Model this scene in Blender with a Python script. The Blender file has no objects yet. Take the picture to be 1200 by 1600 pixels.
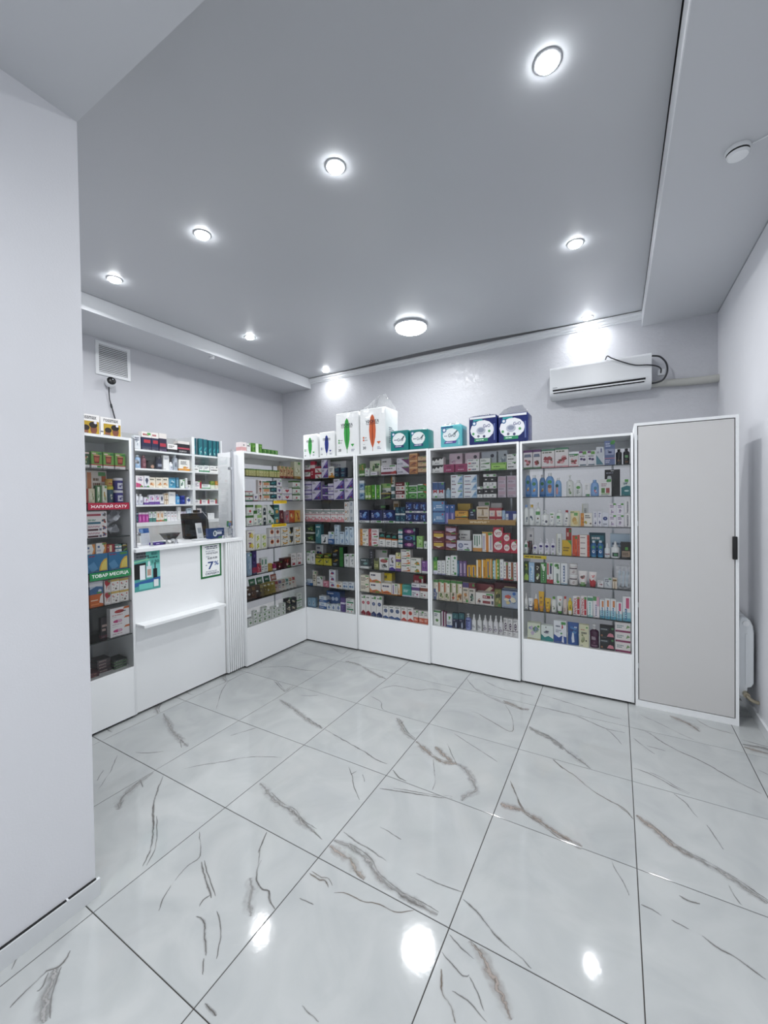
import bpy, bmesh, math, random
from mathutils import Vector, Matrix, noise
R = math.radians
random.seed(7)
sc = bpy.context.scene
COL = sc.collection

# ------------------------------------------------------------------ camera
cam_d = bpy.data.cameras.new('camera'); cam = bpy.data.objects.new('camera', cam_d); COL.objects.link(cam)
cam_d.sensor_fit = 'HORIZONTAL'; cam_d.sensor_width = 36.0
cam_d.lens = 636.0141/1200*36.0
cam_d.shift_x = -(601.2215-600)/1200; cam_d.shift_y = (790.0446-800)/1200
cam_d.clip_start = 0.05
_y, _p, _r = 0.5178, -0.0149, -0.0137
_f = Vector((-math.sin(_y)*math.cos(_p), math.cos(_y)*math.cos(_p), math.sin(_p)))
_rt = Vector((math.cos(_y), math.sin(_y), 0)); _up = _rt.cross(_f)
_r2 = math.cos(_r)*_rt+math.sin(_r)*_up; _u2 = -math.sin(_r)*_rt+math.cos(_r)*_up
_m = Matrix((_r2, _u2, -_f)).transposed().to_4x4(); _m.translation = Vector((2.9331, -3.1636, 1.5512))
cam.matrix_world = _m
sc.camera = cam
# ------------------------------------------------------------------ world, exposure
w = bpy.data.worlds.new('world'); sc.world = w; w.use_nodes = True
w.node_tree.nodes['Background'].inputs[0].default_value = (.75, .82, .95, 1)
w.node_tree.nodes['Background'].inputs[1].default_value = 0.15
sc.view_settings.view_transform = 'Standard'; sc.view_settings.look = 'None'
sc.view_settings.gamma = 1; sc.view_settings.use_curve_mapping = False
sc.view_settings.exposure = 0.45
sc.cycles.use_denoising = True
sc.cycles.max_bounces = 9; sc.cycles.diffuse_bounces = 5; sc.cycles.glossy_bounces = 4; sc.cycles.transparent_max_bounces = 24
sc.cycles.sample_clamp_indirect = 6.0
ZC = 3.40          # stretch ceiling
SPOTS = [(2.686,-1.285),(1.588,-1.303),(.455,-1.308),(-.656,-1.313),(2.68,.138),(-.643,.10),(2.68,1.55),(-.651,1.49)]
NEAR_FILL = [(1.6,-3.6),(2.45,-3.6),(3.3,-3.6),(1.6,-5.0),(2.45,-5.0),(3.3,-5.0)]     # unseen downlights added for fill, in the lower ceiling over the photographer
def light(name, loc, power, size, col=(1,1,1), spread=R(158)):
    l = bpy.data.lights.new(name, 'AREA'); l.shape = 'DISK'; l.size = size; l.energy = power; l.color = col; l.spread = spread
    o = bpy.data.objects.new(name, l); COL.objects.link(o); o.location = loc
    return o
LCOL = (.975,.985,1.0)
for i,(x,y) in enumerate(SPOTS): light('spot_light', (x,y,ZC-.022), 9.6*(.22 if y>1 else 1), .085, LCOL)
for i,(x,y) in enumerate(NEAR_FILL): light('spot_light', (x,y,3.02-.022), 5.6, .085, LCOL)  # invented lamps out of view, there to fill the room from behind
light('lamp_light', (1.043,.768,ZC-.075), 16, .30, LCOL, R(175))

# ------------------------------------------------------------------ helpers
def lin1(c): return c/12.92 if c <= .04045 else ((c+.055)/1.055)**2.4
_hc = {}
def hexc(h):
    if h in _hc: return _hc[h]
    s = h if len(h) == 6 else ''.join(c*2 for c in h)
    _hc[h] = tuple(lin1(int(s[i:i+2],16)/255) for i in (0,2,4))+(1.,)
    return _hc[h]
def nmat(name):
    m = bpy.data.materials.new(name); m.use_nodes = True
    nt = m.node_tree; return m, nt, nt.nodes['Principled BSDF']
def mat(name, col, rough=.5, metal=0., spec=.5, bump=0, bscale=60, var=0.):
    m, nt, b = nmat(name)
    c = hexc(col) if isinstance(col,str) else (*col,1)
    b.inputs['Base Color'].default_value = c; b.inputs['Roughness'].default_value = rough
    b.inputs['Metallic'].default_value = metal; b.inputs['Specular IOR Level'].default_value = spec
    if bump or var:
        tc = nt.nodes.new('ShaderNodeTexCoord'); n = nt.nodes.new('ShaderNodeTexNoise')
        n.inputs['Scale'].default_value = bscale; n.inputs['Detail'].default_value = 4
        nt.links.new(tc.outputs['Object'], n.inputs['Vector'])
        if bump:
            bp = nt.nodes.new('ShaderNodeBump'); bp.inputs['Strength'].default_value = bump; bp.inputs['Distance'].default_value = .01
            nt.links.new(n.outputs['Fac'], bp.inputs['Height']); nt.links.new(bp.outputs['Normal'], b.inputs['Normal'])
        if var:
            mx = nt.nodes.new('ShaderNodeMix'); mx.data_type = 'RGBA'
            mx.inputs['A'].default_value = c; mx.inputs['B'].default_value = tuple(v*(1-var) for v in c[:3])+(1,)
            nt.links.new(n.outputs['Fac'], mx.inputs['Factor']); nt.links.new(mx.outputs['Result'], b.inputs['Base Color'])
    return m
def emis(name, col, s):
    m, nt, b = nmat(name); b.inputs['Base Color'].default_value = (*col,1)
    b.inputs['Emission Color'].default_value = (*col,1); b.inputs['Emission Strength'].default_value = s
    return m
def attrmat(name, rough, spec=.5, bump=0, bscale=30):
    m, nt, b = nmat(name)
    a = nt.nodes.new('ShaderNodeAttribute'); a.attribute_name = 'Col'
    tc = nt.nodes.new('ShaderNodeTexCoord'); n = nt.nodes.new('ShaderNodeTexNoise'); n.inputs['Scale'].default_value = 220
    nt.links.new(tc.outputs['Object'], n.inputs['Vector'])
    hv = nt.nodes.new('ShaderNodeHueSaturation')
    mr = nt.nodes.new('ShaderNodeMapRange'); mr.inputs['To Min'].default_value = .99; mr.inputs['To Max'].default_value = 1.1
    nt.links.new(n.outputs['Fac'], mr.inputs['Value']); nt.links.new(mr.outputs['Result'], hv.inputs['Value'])
    nt.links.new(a.outputs['Color'], hv.inputs['Color']); nt.links.new(hv.outputs['Color'], b.inputs['Base Color'])
    b.inputs['Roughness'].default_value = rough; b.inputs['Specular IOR Level'].default_value = spec
    if bump:
        n2 = nt.nodes.new('ShaderNodeTexNoise'); n2.inputs['Scale'].default_value = bscale
        nt.links.new(tc.outputs['Object'], n2.inputs['Vector'])
        bp = nt.nodes.new('ShaderNodeBump'); bp.inputs['Strength'].default_value = bump; bp.inputs['Distance'].default_value = .01
        nt.links.new(n2.outputs['Fac'], bp.inputs['Height']); nt.links.new(bp.outputs['Normal'], b.inputs['Normal'])
    return m
def glassmat(name, tint, fac=.06, rough=.02, fres=True):
    m = bpy.data.materials.new(name); m.use_nodes = True; nt = m.node_tree
    for n in list(nt.nodes): nt.nodes.remove(n)
    out = nt.nodes.new('ShaderNodeOutputMaterial'); mx = nt.nodes.new('ShaderNodeMixShader')
    t = nt.nodes.new('ShaderNodeBsdfTransparent'); g = nt.nodes.new('ShaderNodeBsdfGlossy')
    t.inputs['Color'].default_value = (*tint,1); g.inputs['Roughness'].default_value = rough
    if not fres:
        tcn = nt.nodes.new('ShaderNodeTexCoord'); nn = nt.nodes.new('ShaderNodeTexNoise'); nn.inputs['Scale'].default_value = 28; nn.inputs['Detail'].default_value = 3
        bb = nt.nodes.new('ShaderNodeBump'); bb.inputs['Strength'].default_value = .8; bb.inputs['Distance'].default_value = .02
        nt.links.new(tcn.outputs['Object'], nn.inputs['Vector']); nt.links.new(nn.outputs['Fac'], bb.inputs['Height']); nt.links.new(bb.outputs['Normal'], g.inputs['Normal'])
    if fres:
        f = nt.nodes.new('ShaderNodeFresnel'); f.inputs['IOR'].default_value = 1.5
        ml = nt.nodes.new('ShaderNodeMath'); ml.operation = 'MULTIPLY'; ml.inputs[1].default_value = fac/.06
        ml.use_clamp = True
        nt.links.new(f.outputs[0], ml.inputs[0]); nt.links.new(ml.outputs[0], mx.inputs['Fac'])
    else: mx.inputs['Fac'].default_value = fac
    nt.links.new(t.outputs[0], mx.inputs[1]); nt.links.new(g.outputs[0], mx.inputs[2]); nt.links.new(mx.outputs[0], out.inputs[0])
    return m
M = {}
M['lam'] = mat('white_laminate', 'eff1f2', .35, bump=.02, bscale=120)
M['lam2'] = mat('grey_laminate', 'c9c9c8', .4, bump=.02, bscale=120)
M['back'] = mat('cabinet_back', 'b4b6b6', .5)
M['loc'] = mat('locker_laminate', 'cdcccb', .42, bump=.02, bscale=150)
M['dark'] = mat('dark_gap', '17181a', .8)
M['black'] = mat('black_plastic', '0d0e10', .38)
M['chrome'] = mat('chrome', 'd8dade', .12, 1.)
M['rim'] = mat('satin_nickel', 'c4c6ca', .45, .6)
M['alu'] = mat('brushed_aluminium', 'b8bcc0', .32, 1.)
M['wplast'] = mat('white_plastic', 'e6e8ea', .32)
M['gplast'] = mat('grey_plastic', '9a9ea2', .45)
M['enamel'] = mat('radiator_enamel', 'dfe3e6', .25)
M['cable'] = mat('dark_cable', '2a2c30', .5)
M['pipe'] = mat('pipe_insulation', 'b9b9b4', .75, bump=.25, bscale=30)
M['brass'] = mat('nickel_valve', 'b5ac98', .3, .9)
M['box'] = attrmat('printed_carton', .42)
M['plast'] = attrmat('printed_plastic', .22)
M['film'] = attrmat('printed_film', .2, bump=.35, bscale=22)
M['paper'] = attrmat('printed_paper', .6)
M['pane'] = glassmat('pane_glass', (.985,.99,.988), .05)
M['shelfglass'] = glassmat('shelf_glass', (.965,.98,.975), .06)
M['edge'] = mat('glass_edge', '1c2a2a', .15)
M['clear'] = glassmat('clear_film', (.95,.955,.96), .26, .12, False)
M['lens'] = emis('spot_lens', (.95,.98,1.), 50)
M['lamp'] = emis('lamp_diffuser', (.95,.98,1.), 12)
# room surfaces
def wallmat(name, col, s=1.):
    m, nt, b = nmat(name)
    tc = nt.nodes.new('ShaderNodeTexCoord')
    n = nt.nodes.new('ShaderNodeTexNoise'); n.inputs['Scale'].default_value = 3.; n.inputs['Detail'].default_value = 6; n.inputs['Distortion'].default_value = 1.2
    n2 = nt.nodes.new('ShaderNodeTexNoise'); n2.inputs['Scale'].default_value = 140.
    nt.links.new(tc.outputs['Object'], n.inputs['Vector']); nt.links.new(tc.outputs['Object'], n2.inputs['Vector'])
    mx = nt.nodes.new('ShaderNodeMix'); mx.data_type = 'RGBA'; c = hexc(col)
    mx.inputs['A'].default_value = c; mx.inputs['B'].default_value = tuple(v*.95 for v in c[:3])+(1,)
    nt.links.new(n.outputs['Fac'], mx.inputs['Factor']); nt.links.new(mx.outputs['Result'], b.inputs['Base Color'])
    bp = nt.nodes.new('ShaderNodeBump'); bp.inputs['Strength'].default_value = .08*s; bp.inputs['Distance'].default_value = .004
    nt.links.new(n2.outputs['Fac'], bp.inputs['Height']); nt.links.new(bp.outputs['Normal'], b.inputs['Normal'])
    b.inputs['Roughness'].default_value = .6
    return m
M['wall'] = wallmat('painted_wall', 'dbdce0')
def silkmat():
    m, nt, b = nmat('silk_plaster')
    tc = nt.nodes.new('ShaderNodeTexCoord')
    wv = nt.nodes.new('ShaderNodeTexNoise'); wv.inputs['Scale'].default_value = 9.; wv.inputs['Detail'].default_value = 7; wv.inputs['Distortion'].default_value = 3.
    nt.links.new(tc.outputs['Object'], wv.inputs['Vector'])
    cr = nt.nodes.new('ShaderNodeMapRange'); cr.inputs['From Min'].default_value = .35; cr.inputs['From Max'].default_value = .65
    cr.inputs['To Min'].default_value = .3; cr.inputs['To Max'].default_value = .6
    nt.links.new(wv.outputs['Fac'], cr.inputs['Value']); nt.links.new(cr.outputs['Result'], b.inputs['Roughness'])
    mx = nt.nodes.new('ShaderNodeMix'); mx.data_type = 'RGBA'; c = hexc('cbccd1')
    mx.inputs['A'].default_value = c; mx.inputs['B'].default_value = tuple(v*.93 for v in c[:3])+(1,)
    nt.links.new(wv.outputs['Fac'], mx.inputs['Factor']); nt.links.new(mx.outputs['Result'], b.inputs['Base Color'])
    bp = nt.nodes.new('ShaderNodeBump'); bp.inputs['Strength'].default_value = .5; bp.inputs['Distance'].default_value = .006
    w2 = nt.nodes.new('ShaderNodeTexNoise'); w2.inputs['Scale'].default_value = 20.; w2.inputs['Detail'].default_value = 5; w2.inputs['Distortion'].default_value = 2.
    nt.links.new(tc.outputs['Object'], w2.inputs['Vector']); nt.links.new(w2.outputs['Fac'], bp.inputs['Height']); nt.links.new(bp.outputs['Normal'], b.inputs['Normal'])
    return m
M['silk'] = silkmat()
M['wall2'] = wallmat('painted_wall_dimmed', 'cacbd0')  # same wall paint, darkened in colour where the left wall gets less light
M['film_ceiling'] = mat('satin_ceiling_film', 'b9bbbf', .33, spec=.5)
M['plasterboard'] = mat('painted_plasterboard', 'c6c8cc', .75)
M['trim'] = mat('white_trim', 'dddfe2', .4)
def tilemat():
    m, nt, b = nmat('marble_tile')
    tc = nt.nodes.new('ShaderNodeTexCoord'); oi = nt.nodes.new('ShaderNodeObjectInfo')
    ad = nt.nodes.new('ShaderNodeVectorMath'); ad.operation = 'ADD'
    sc_ = nt.nodes.new('ShaderNodeMath'); sc_.operation = 'MULTIPLY'; sc_.inputs[1].default_value = 37.
    nt.links.new(oi.outputs['Random'], sc_.inputs[0]); nt.links.new(tc.outputs['Object'], ad.inputs[0]); nt.links.new(sc_.outputs[0], ad.inputs[1])
    n = nt.nodes.new('ShaderNodeTexNoise'); n.inputs['Scale'].default_value = 3.2; n.inputs['Detail'].default_value = 5; n.inputs['Distortion'].default_value = 1.5
    nt.links.new(ad.outputs[0], n.inputs['Vector'])
    mr = nt.nodes.new('ShaderNodeMapRange'); mr.inputs['From Min'].default_value = .35; mr.inputs['From Max'].default_value = .8
    nt.links.new(n.outputs['Fac'], mr.inputs['Value'])
    mx = nt.nodes.new('ShaderNodeMix'); mx.data_type = 'RGBA'; mx.inputs['A'].default_value = hexc('b2b5b5'); mx.inputs['B'].default_value = hexc('a3a7a8')
    nt.links.new(mr.outputs['Result'], mx.inputs['Factor']); nt.links.new(mx.outputs['Result'], b.inputs['Base Color'])
    n2 = nt.nodes.new('ShaderNodeTexNoise'); n2.inputs['Scale'].default_value = 55.; n2.inputs['Detail'].default_value = 2
    nt.links.new(ad.outputs[0], n2.inputs['Vector'])
    bp = nt.nodes.new('ShaderNodeBump'); bp.inputs['Strength'].default_value = .022; bp.inputs['Distance'].default_value = .004
    nt.links.new(n2.outputs['Fac'], bp.inputs['Height']); nt.links.new(bp.outputs['Normal'], b.inputs['Normal'])
    b.inputs['Roughness'].default_value = .07; b.inputs['Specular IOR Level'].default_value = .5
    return m
M['tile'] = tilemat()
def veinmat():
    m, nt, b = nmat('marble_vein')
    uv = nt.nodes.new('ShaderNodeUVMap'); sep = nt.nodes.new('ShaderNodeSeparateXYZ'); nt.links.new(uv.outputs[0], sep.inputs[0])
    tc = nt.nodes.new('ShaderNodeTexCoord')
    n = nt.nodes.new('ShaderNodeTexNoise'); n.inputs['Scale'].default_value = 38.; n.inputs['Detail'].default_value = 4; nt.links.new(tc.outputs['Object'], n.inputs['Vector'])
    n3 = nt.nodes.new('ShaderNodeTexNoise'); n3.inputs['Scale'].default_value = 11.; n3.inputs['Detail'].default_value = 3; nt.links.new(tc.outputs['Object'], n3.inputs['Vector'])
    def mth(op, a, b_, clamp=False):
        q = nt.nodes.new('ShaderNodeMath'); q.operation = op; q.use_clamp = clamp
        for i,x in enumerate((a,b_)):
            if x is None: continue
            if isinstance(x,(int,float)): q.inputs[i].default_value = x
            else: nt.links.new(x, q.inputs[i])
        return q.outputs[0]
    # distance from the vein's core, wobbled by noise
    d = mth('ABSOLUTE', mth('ADD', mth('SUBTRACT', sep.outputs['Y'], .5), mth('MULTIPLY', mth('SUBTRACT', n.outputs['Fac'], .5), .7)), None)
    core = mth('SUBTRACT', 1., mth('MULTIPLY', d, 7.), True)
    halo = mth('MULTIPLY', mth('SUBTRACT', 1., mth('MULTIPLY', d, 2.4), True), mth('MULTIPLY', n3.outputs['Fac'], .55))
    a = mth('MAXIMUM', mth('MULTIPLY', core, mth('ADD', .25, n3.outputs['Fac'])), halo)
    edge = mth('MULTIPLY', mth('SUBTRACT', .5, mth('ABSOLUTE', mth('SUBTRACT', sep.outputs['Y'], .5), None)), 5., True)
    a = mth('MULTIPLY', mth('MULTIPLY', mth('MULTIPLY', a, edge), 1.5, True), mth('MULTIPLY', mth('SUBTRACT', n3.outputs['Fac'], .24), 3.4, True), True)
    at = nt.nodes.new('ShaderNodeAttribute'); at.attribute_name = 'Col'
    nt.links.new(at.outputs['Color'], b.inputs['Base Color'])
    b.inputs['Roughness'].default_value = .07
    tr = nt.nodes.new('ShaderNodeBsdfTransparent'); mx = nt.nodes.new('ShaderNodeMixShader'); out = nt.nodes['Material Output']
    nt.links.new(a, mx.inputs[0]); nt.links.new(tr.outputs[0], mx.inputs[1]); nt.links.new(b.outputs[0], mx.inputs[2]); nt.links.new(mx.outputs[0], out.inputs[0])
    return m
M['vein'] = veinmat()
M['grout'] = mat('dark_grout', '35322f', .8)

# ------------------------------------------------------------------ mesh builder
class MB:
    def __init__(s): s.v=[]; s.f=[]; s.c=[]; s.sm=[]; s.mi=[]; s.uv={}
    def add(s, vs, fs, col='ccc', sm=False, mi=0):
        o = len(s.v); s.v += [tuple(p) for p in vs]
        c = hexc(col) if isinstance(col,str) else col
        for f in fs: s.f.append([o+i for i in f]); s.c.append(c); s.sm.append(sm); s.mi.append(mi)
    def box(s, x0,x1,y0,y1,z0,z1, col='ccc', mi=0):
        s.add([(x0,y0,z0),(x1,y0,z0),(x1,y1,z0),(x0,y1,z0),(x0,y0,z1),(x1,y0,z1),(x1,y1,z1),(x0,y1,z1)],
              [(0,3,2,1),(4,5,6,7),(0,1,5,4),(1,2,6,5),(2,3,7,6),(3,0,4,7)], col, False, mi)
    def rbox(s, x0,x1,y0,y1,z0,z1, r=.004, seg=2, col='ccc', mi=0, sm=True):
        bm = bmesh.new(); bmesh.ops.create_cube(bm, size=1)
        for q in bm.verts: q.co = Vector(((x0+x1)/2+q.co.x*(x1-x0), (y0+y1)/2+q.co.y*(y1-y0), (z0+z1)/2+q.co.z*(z1-z0)))
        bmesh.ops.bevel(bm, geom=list(bm.edges), offset=r, segments=seg, profile=.5, affect='EDGES')
        bm.verts.index_update()
        s.add([tuple(q.co) for q in bm.verts], [[q.index for q in f.verts] for f in bm.faces], col, sm, mi); bm.free()
    def lathe(s, prof, n=16, sx=1., sy=1., cx=0., cy=0., cols=None, mi=0, cap=True):
        o=[]; fs=[]; cc=[]
        for r,z in prof:
            for i in range(n):
                a = 2*math.pi*i/n; o.append((cx+r*sx*math.cos(a), cy+r*sy*math.sin(a), z))
        base = len(s.v); s.v += o
        for k in range(len(prof)-1):
            col = cols[k] if cols else 'ccc'; c = hexc(col) if isinstance(col,str) else col
            for i in range(n):
                j=(i+1)%n
                s.f.append([base+k*n+i,base+k*n+j,base+(k+1)*n+j,base+(k+1)*n+i]); s.c.append(c); s.sm.append(True); s.mi.append(mi)
        if cap:
            for k,rev in ((0,True),(len(prof)-1,False)):
                idx=[base+k*n+i for i in range(n)]
                if rev: idx=idx[::-1]
                col = cols[0 if rev else -1] if cols else 'ccc'
                s.f.append(idx); s.c.append(hexc(col) if isinstance(col,str) else col); s.sm.append(False); s.mi.append(mi)
    def tube(s, pts, r, n=8, col='ccc', mi=0):
        pts=[Vector(p) for p in pts]; rings=[]
        for i,p in enumerate(pts):
            t=(pts[min(i+1,len(pts)-1)]-pts[max(i-1,0)]).normalized()
            a=t.orthogonal().normalized() if i==0 else (a-t*a.dot(t)).normalized()
            b=t.cross(a); rr=r[i] if isinstance(r,(list,tuple)) else r
            rings.append([p+rr*(math.cos(2*math.pi*k/n)*a+math.sin(2*math.pi*k/n)*b) for k in range(n)])
        fs=[]
        for i in range(len(rings)-1):
            for k in range(n): fs.append((i*n+k,i*n+(k+1)%n,(i+1)*n+(k+1)%n,(i+1)*n+k))
        m=len(rings)-1
        fs.append(tuple(range(n))[::-1]); fs.append(tuple(m*n+k for k in range(n)))
        s.add([p for ring in rings for p in ring], fs, col, True, mi)
    def mesh(s, name, mats):
        me = bpy.data.meshes.new(name); me.from_pydata(s.v, [], s.f)
        for m in mats: me.materials.append(m)
        me.polygons.foreach_set('use_smooth', s.sm); me.polygons.foreach_set('material_index', s.mi)
        ca = me.color_attributes.new('Col', 'FLOAT_COLOR', 'CORNER')
        flat=[]
        for f,c in zip(s.f, s.c): flat += list(c)*len(f)
        ca.data.foreach_set('color', flat); me.update()
        if any(s.sm):
            try: me.set_sharp_from_angle(angle=R(40))
            except Exception: pass
        return me
def link(name, me, parent=None, loc=None, rz=0):
    o = bpy.data.objects.new(name, me); COL.objects.link(o)
    if parent: o.parent = parent
    if loc is not None: o.location = loc
    if rz: o.rotation_euler = (0,0,rz)
    return o
def obj(name, mb, m, parent=None, loc=None, rz=0):
    return link(name, mb.mesh(name, m if isinstance(m,(list,tuple)) else [m]), parent, loc, rz)
def tag(o, label, cat, group=None):
    o['label'] = label; o['category'] = cat
    if group: o['group'] = group
    return o
def empty(name, loc, rz=0):
    o = bpy.data.objects.new(name, None); COL.objects.link(o); o.location = loc; o.rotation_euler = (0,0,rz); o.empty_display_size = .05
    return o
def struct(o): o['kind'] = 'structure'; return o
def bx(name, m, parent, *a, r=0):
    b = MB(); b.rbox(*a, r=r) if r else b.box(*a); return obj(name, b, m, parent)

def smooth3(P,n=6):
    P=[Vector(p) for p in P]; o=[]
    for i in range(len(P)-1):
        p0=P[max(i-1,0)];p1=P[i];p2=P[i+1];p3=P[min(i+2,len(P)-1)]
        for j in range(n):
            t=j/n; o.append(.5*((2*p1)+(-p0+p2)*t+(2*p0-5*p1+4*p2-p3)*t*t+(-p0+3*p1-3*p2+p3)*t**3))
    return o+[P[-1]]
# ------------------------------------------------------------------ lettering (built-in font, turned into flat print)
TXT = {}
def text_polys(t):
    if t in TXT: return TXT[t]
    c = bpy.data.curves.new('lettering','FONT'); c.body = t; c.resolution_u = 2; c.size = 1; c.offset = .018
    o = bpy.data.objects.new('lettering', c); COL.objects.link(o)
    dg = bpy.context.evaluated_depsgraph_get(); me = bpy.data.meshes.new_from_object(o.evaluated_get(dg))
    vs = [v.co.copy() for v in me.vertices]; fs = [tuple(p.vertices) for p in me.polygons]
    bpy.data.objects.remove(o); bpy.data.curves.remove(c); bpy.data.meshes.remove(me)
    if vs:
        x0=min(v.x for v in vs); x1=max(v.x for v in vs); y0=min(v.y for v in vs); y1=max(v.y for v in vs)
        vs=[((v.x-x0)/(x1-x0),(v.y-y0)/(y1-y0)) for v in vs]
    TXT[t]=(vs,fs); return TXT[t]

# ------------------------------------------------------------------ print on a front face: surf(u,v)->point, u,v in 0..1
def printer(mb, ops, wid, hei, surf, seed, flat=True, side=None):
    rnd = random.Random(seed); lay = [0]
    step = .00012
    def clipv(pts, y, sgn): return [(b_,a_) for a_,b_ in clip([(q,p) for p,q in pts],y,sgn)]
    def poly(pts, col):
        lay[0] += 1; e = .0004+step*lay[0]
        if min(p[0] for p in pts)<0 or max(p[0] for p in pts)>1 or min(p[1] for p in pts)<0 or max(p[1] for p in pts)>1:
            pts=clip(clip(pts,0,1),1,-1)
            if len(pts)>2: pts=clipv(clipv(pts,0,1),1,-1)
            if len(pts)<3: return
        if flat: mb.add([surf(u,v,e) for u,v in pts], [tuple(range(len(pts)))], col)
        else:
            us=[p[0] for p in pts]; u0,u1=min(us),max(us); n=max(1,int((u1-u0)*8))
            if n==1: mb.add([surf(u,v,e) for u,v in pts], [tuple(range(len(pts)))], col); return
            for i in range(n):                       # slice across the curve
                a=u0+(u1-u0)*i/n; b=u0+(u1-u0)*(i+1)/n
                q=clip(clip(pts,a,1),b,-1)
                if len(q)>2: mb.add([surf(u,v,e) for u,v in q], [tuple(range(len(q)))], col)
    def clip(pts, x, sgn):
        o=[]
        for i in range(len(pts)):
            p=pts[i]; q=pts[(i+1)%len(pts)]; ip=(p[0]-x)*sgn>=-1e-9; iq=(q[0]-x)*sgn>=-1e-9
            if ip: o.append(p)
            if ip!=iq:
                t=(x-p[0])/(q[0]-p[0]); o.append((x,p[1]+t*(q[1]-p[1])))
        return o
    def rect(x0,y0,x1,y1,col): poly([(x0,y0),(x1,y0),(x1,y1),(x0,y1)], col)
    def ell(cx,cy,rx,ry,col,n=14): poly([(cx+rx*math.cos(2*math.pi*i/n),cy+ry*math.sin(2*math.pi*i/n)) for i in range(n)], col)
    for op in ops:
        a = op.split()
        if not a: continue
        k = a[0]
        if k=='r':
            x0,y0,x1,y1=[float(q)/100 for q in a[1:5]]; rect(x0,y0,x1,y1,a[5])
            if side and x0<=0 and x1>=1: side(y0,y1,a[5])
        elif k=='e':
            cx,cy,rx,ry=[float(q)/100 for q in a[1:5]]; ell(cx,cy,rx,ry,a[5])
        elif k=='c':
            cx,cy,r=[float(q)/100 for q in a[1:4]]; m=min(wid,hei); ell(cx,cy,r*m/wid,r*m/hei,a[4])
        elif k=='p':
            q=[float(x)/100 for x in a[2:]]; poly(list(zip(q[0::2],q[1::2])), a[1])
        elif k=='l':
            x0,y0,x1,y1=[float(q)/100 for q in a[1:5]]; n=int(a[6]); hh=(y1-y0)/n
            for i in range(n):
                xe=x0+(x1-x0)*rnd.uniform(.55,1); yb=y0+hh*(i+.22); x=x0
                while x<xe-.02:
                    ww=rnd.uniform(.12,.34)*(x1-x0); rect(x,yb,min(x+ww,xe),yb+hh*.56,a[5]); lay[0]-=1; x+=ww+.04*(x1-x0)
            lay[0]+=1
        elif k=='k':
            x0,y0,x1,y1=[float(q)/100 for q in a[1:5]]; cols=a[5:]
            for i in range(9):
                rx=rnd.uniform(.12,.3)*(x1-x0); ry=rnd.uniform(.1,.26)*(y1-y0)
                cx=rnd.uniform(x0+rx,x1-rx); cy=rnd.uniform(y0+ry,y1-ry); n=rnd.choice((5,6,7)); ph=rnd.random()*6
                poly([(cx+rx*rnd.uniform(.7,1.1)*math.cos(ph+2*math.pi*j/n),cy+ry*rnd.uniform(.7,1.1)*math.sin(ph+2*math.pi*j/n)) for j in range(n)], cols[i%len(cols)])
        elif k in 'tv':
            x0,y0,x1,y1=[float(q)/100 for q in a[1:5]]; vs,fs=text_polys(' '.join(a[6:])); lay[0]+=1; e=.0004+step*lay[0]
            if k=='t': pt=[surf(x0+(x1-x0)*p,y0+(y1-y0)*q,e) for p,q in vs]
            else: pt=[surf(x1-(x1-x0)*q,y0+(y1-y0)*p,e) for p,q in vs]
            mb.add(pt, fs, a[5])

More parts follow.
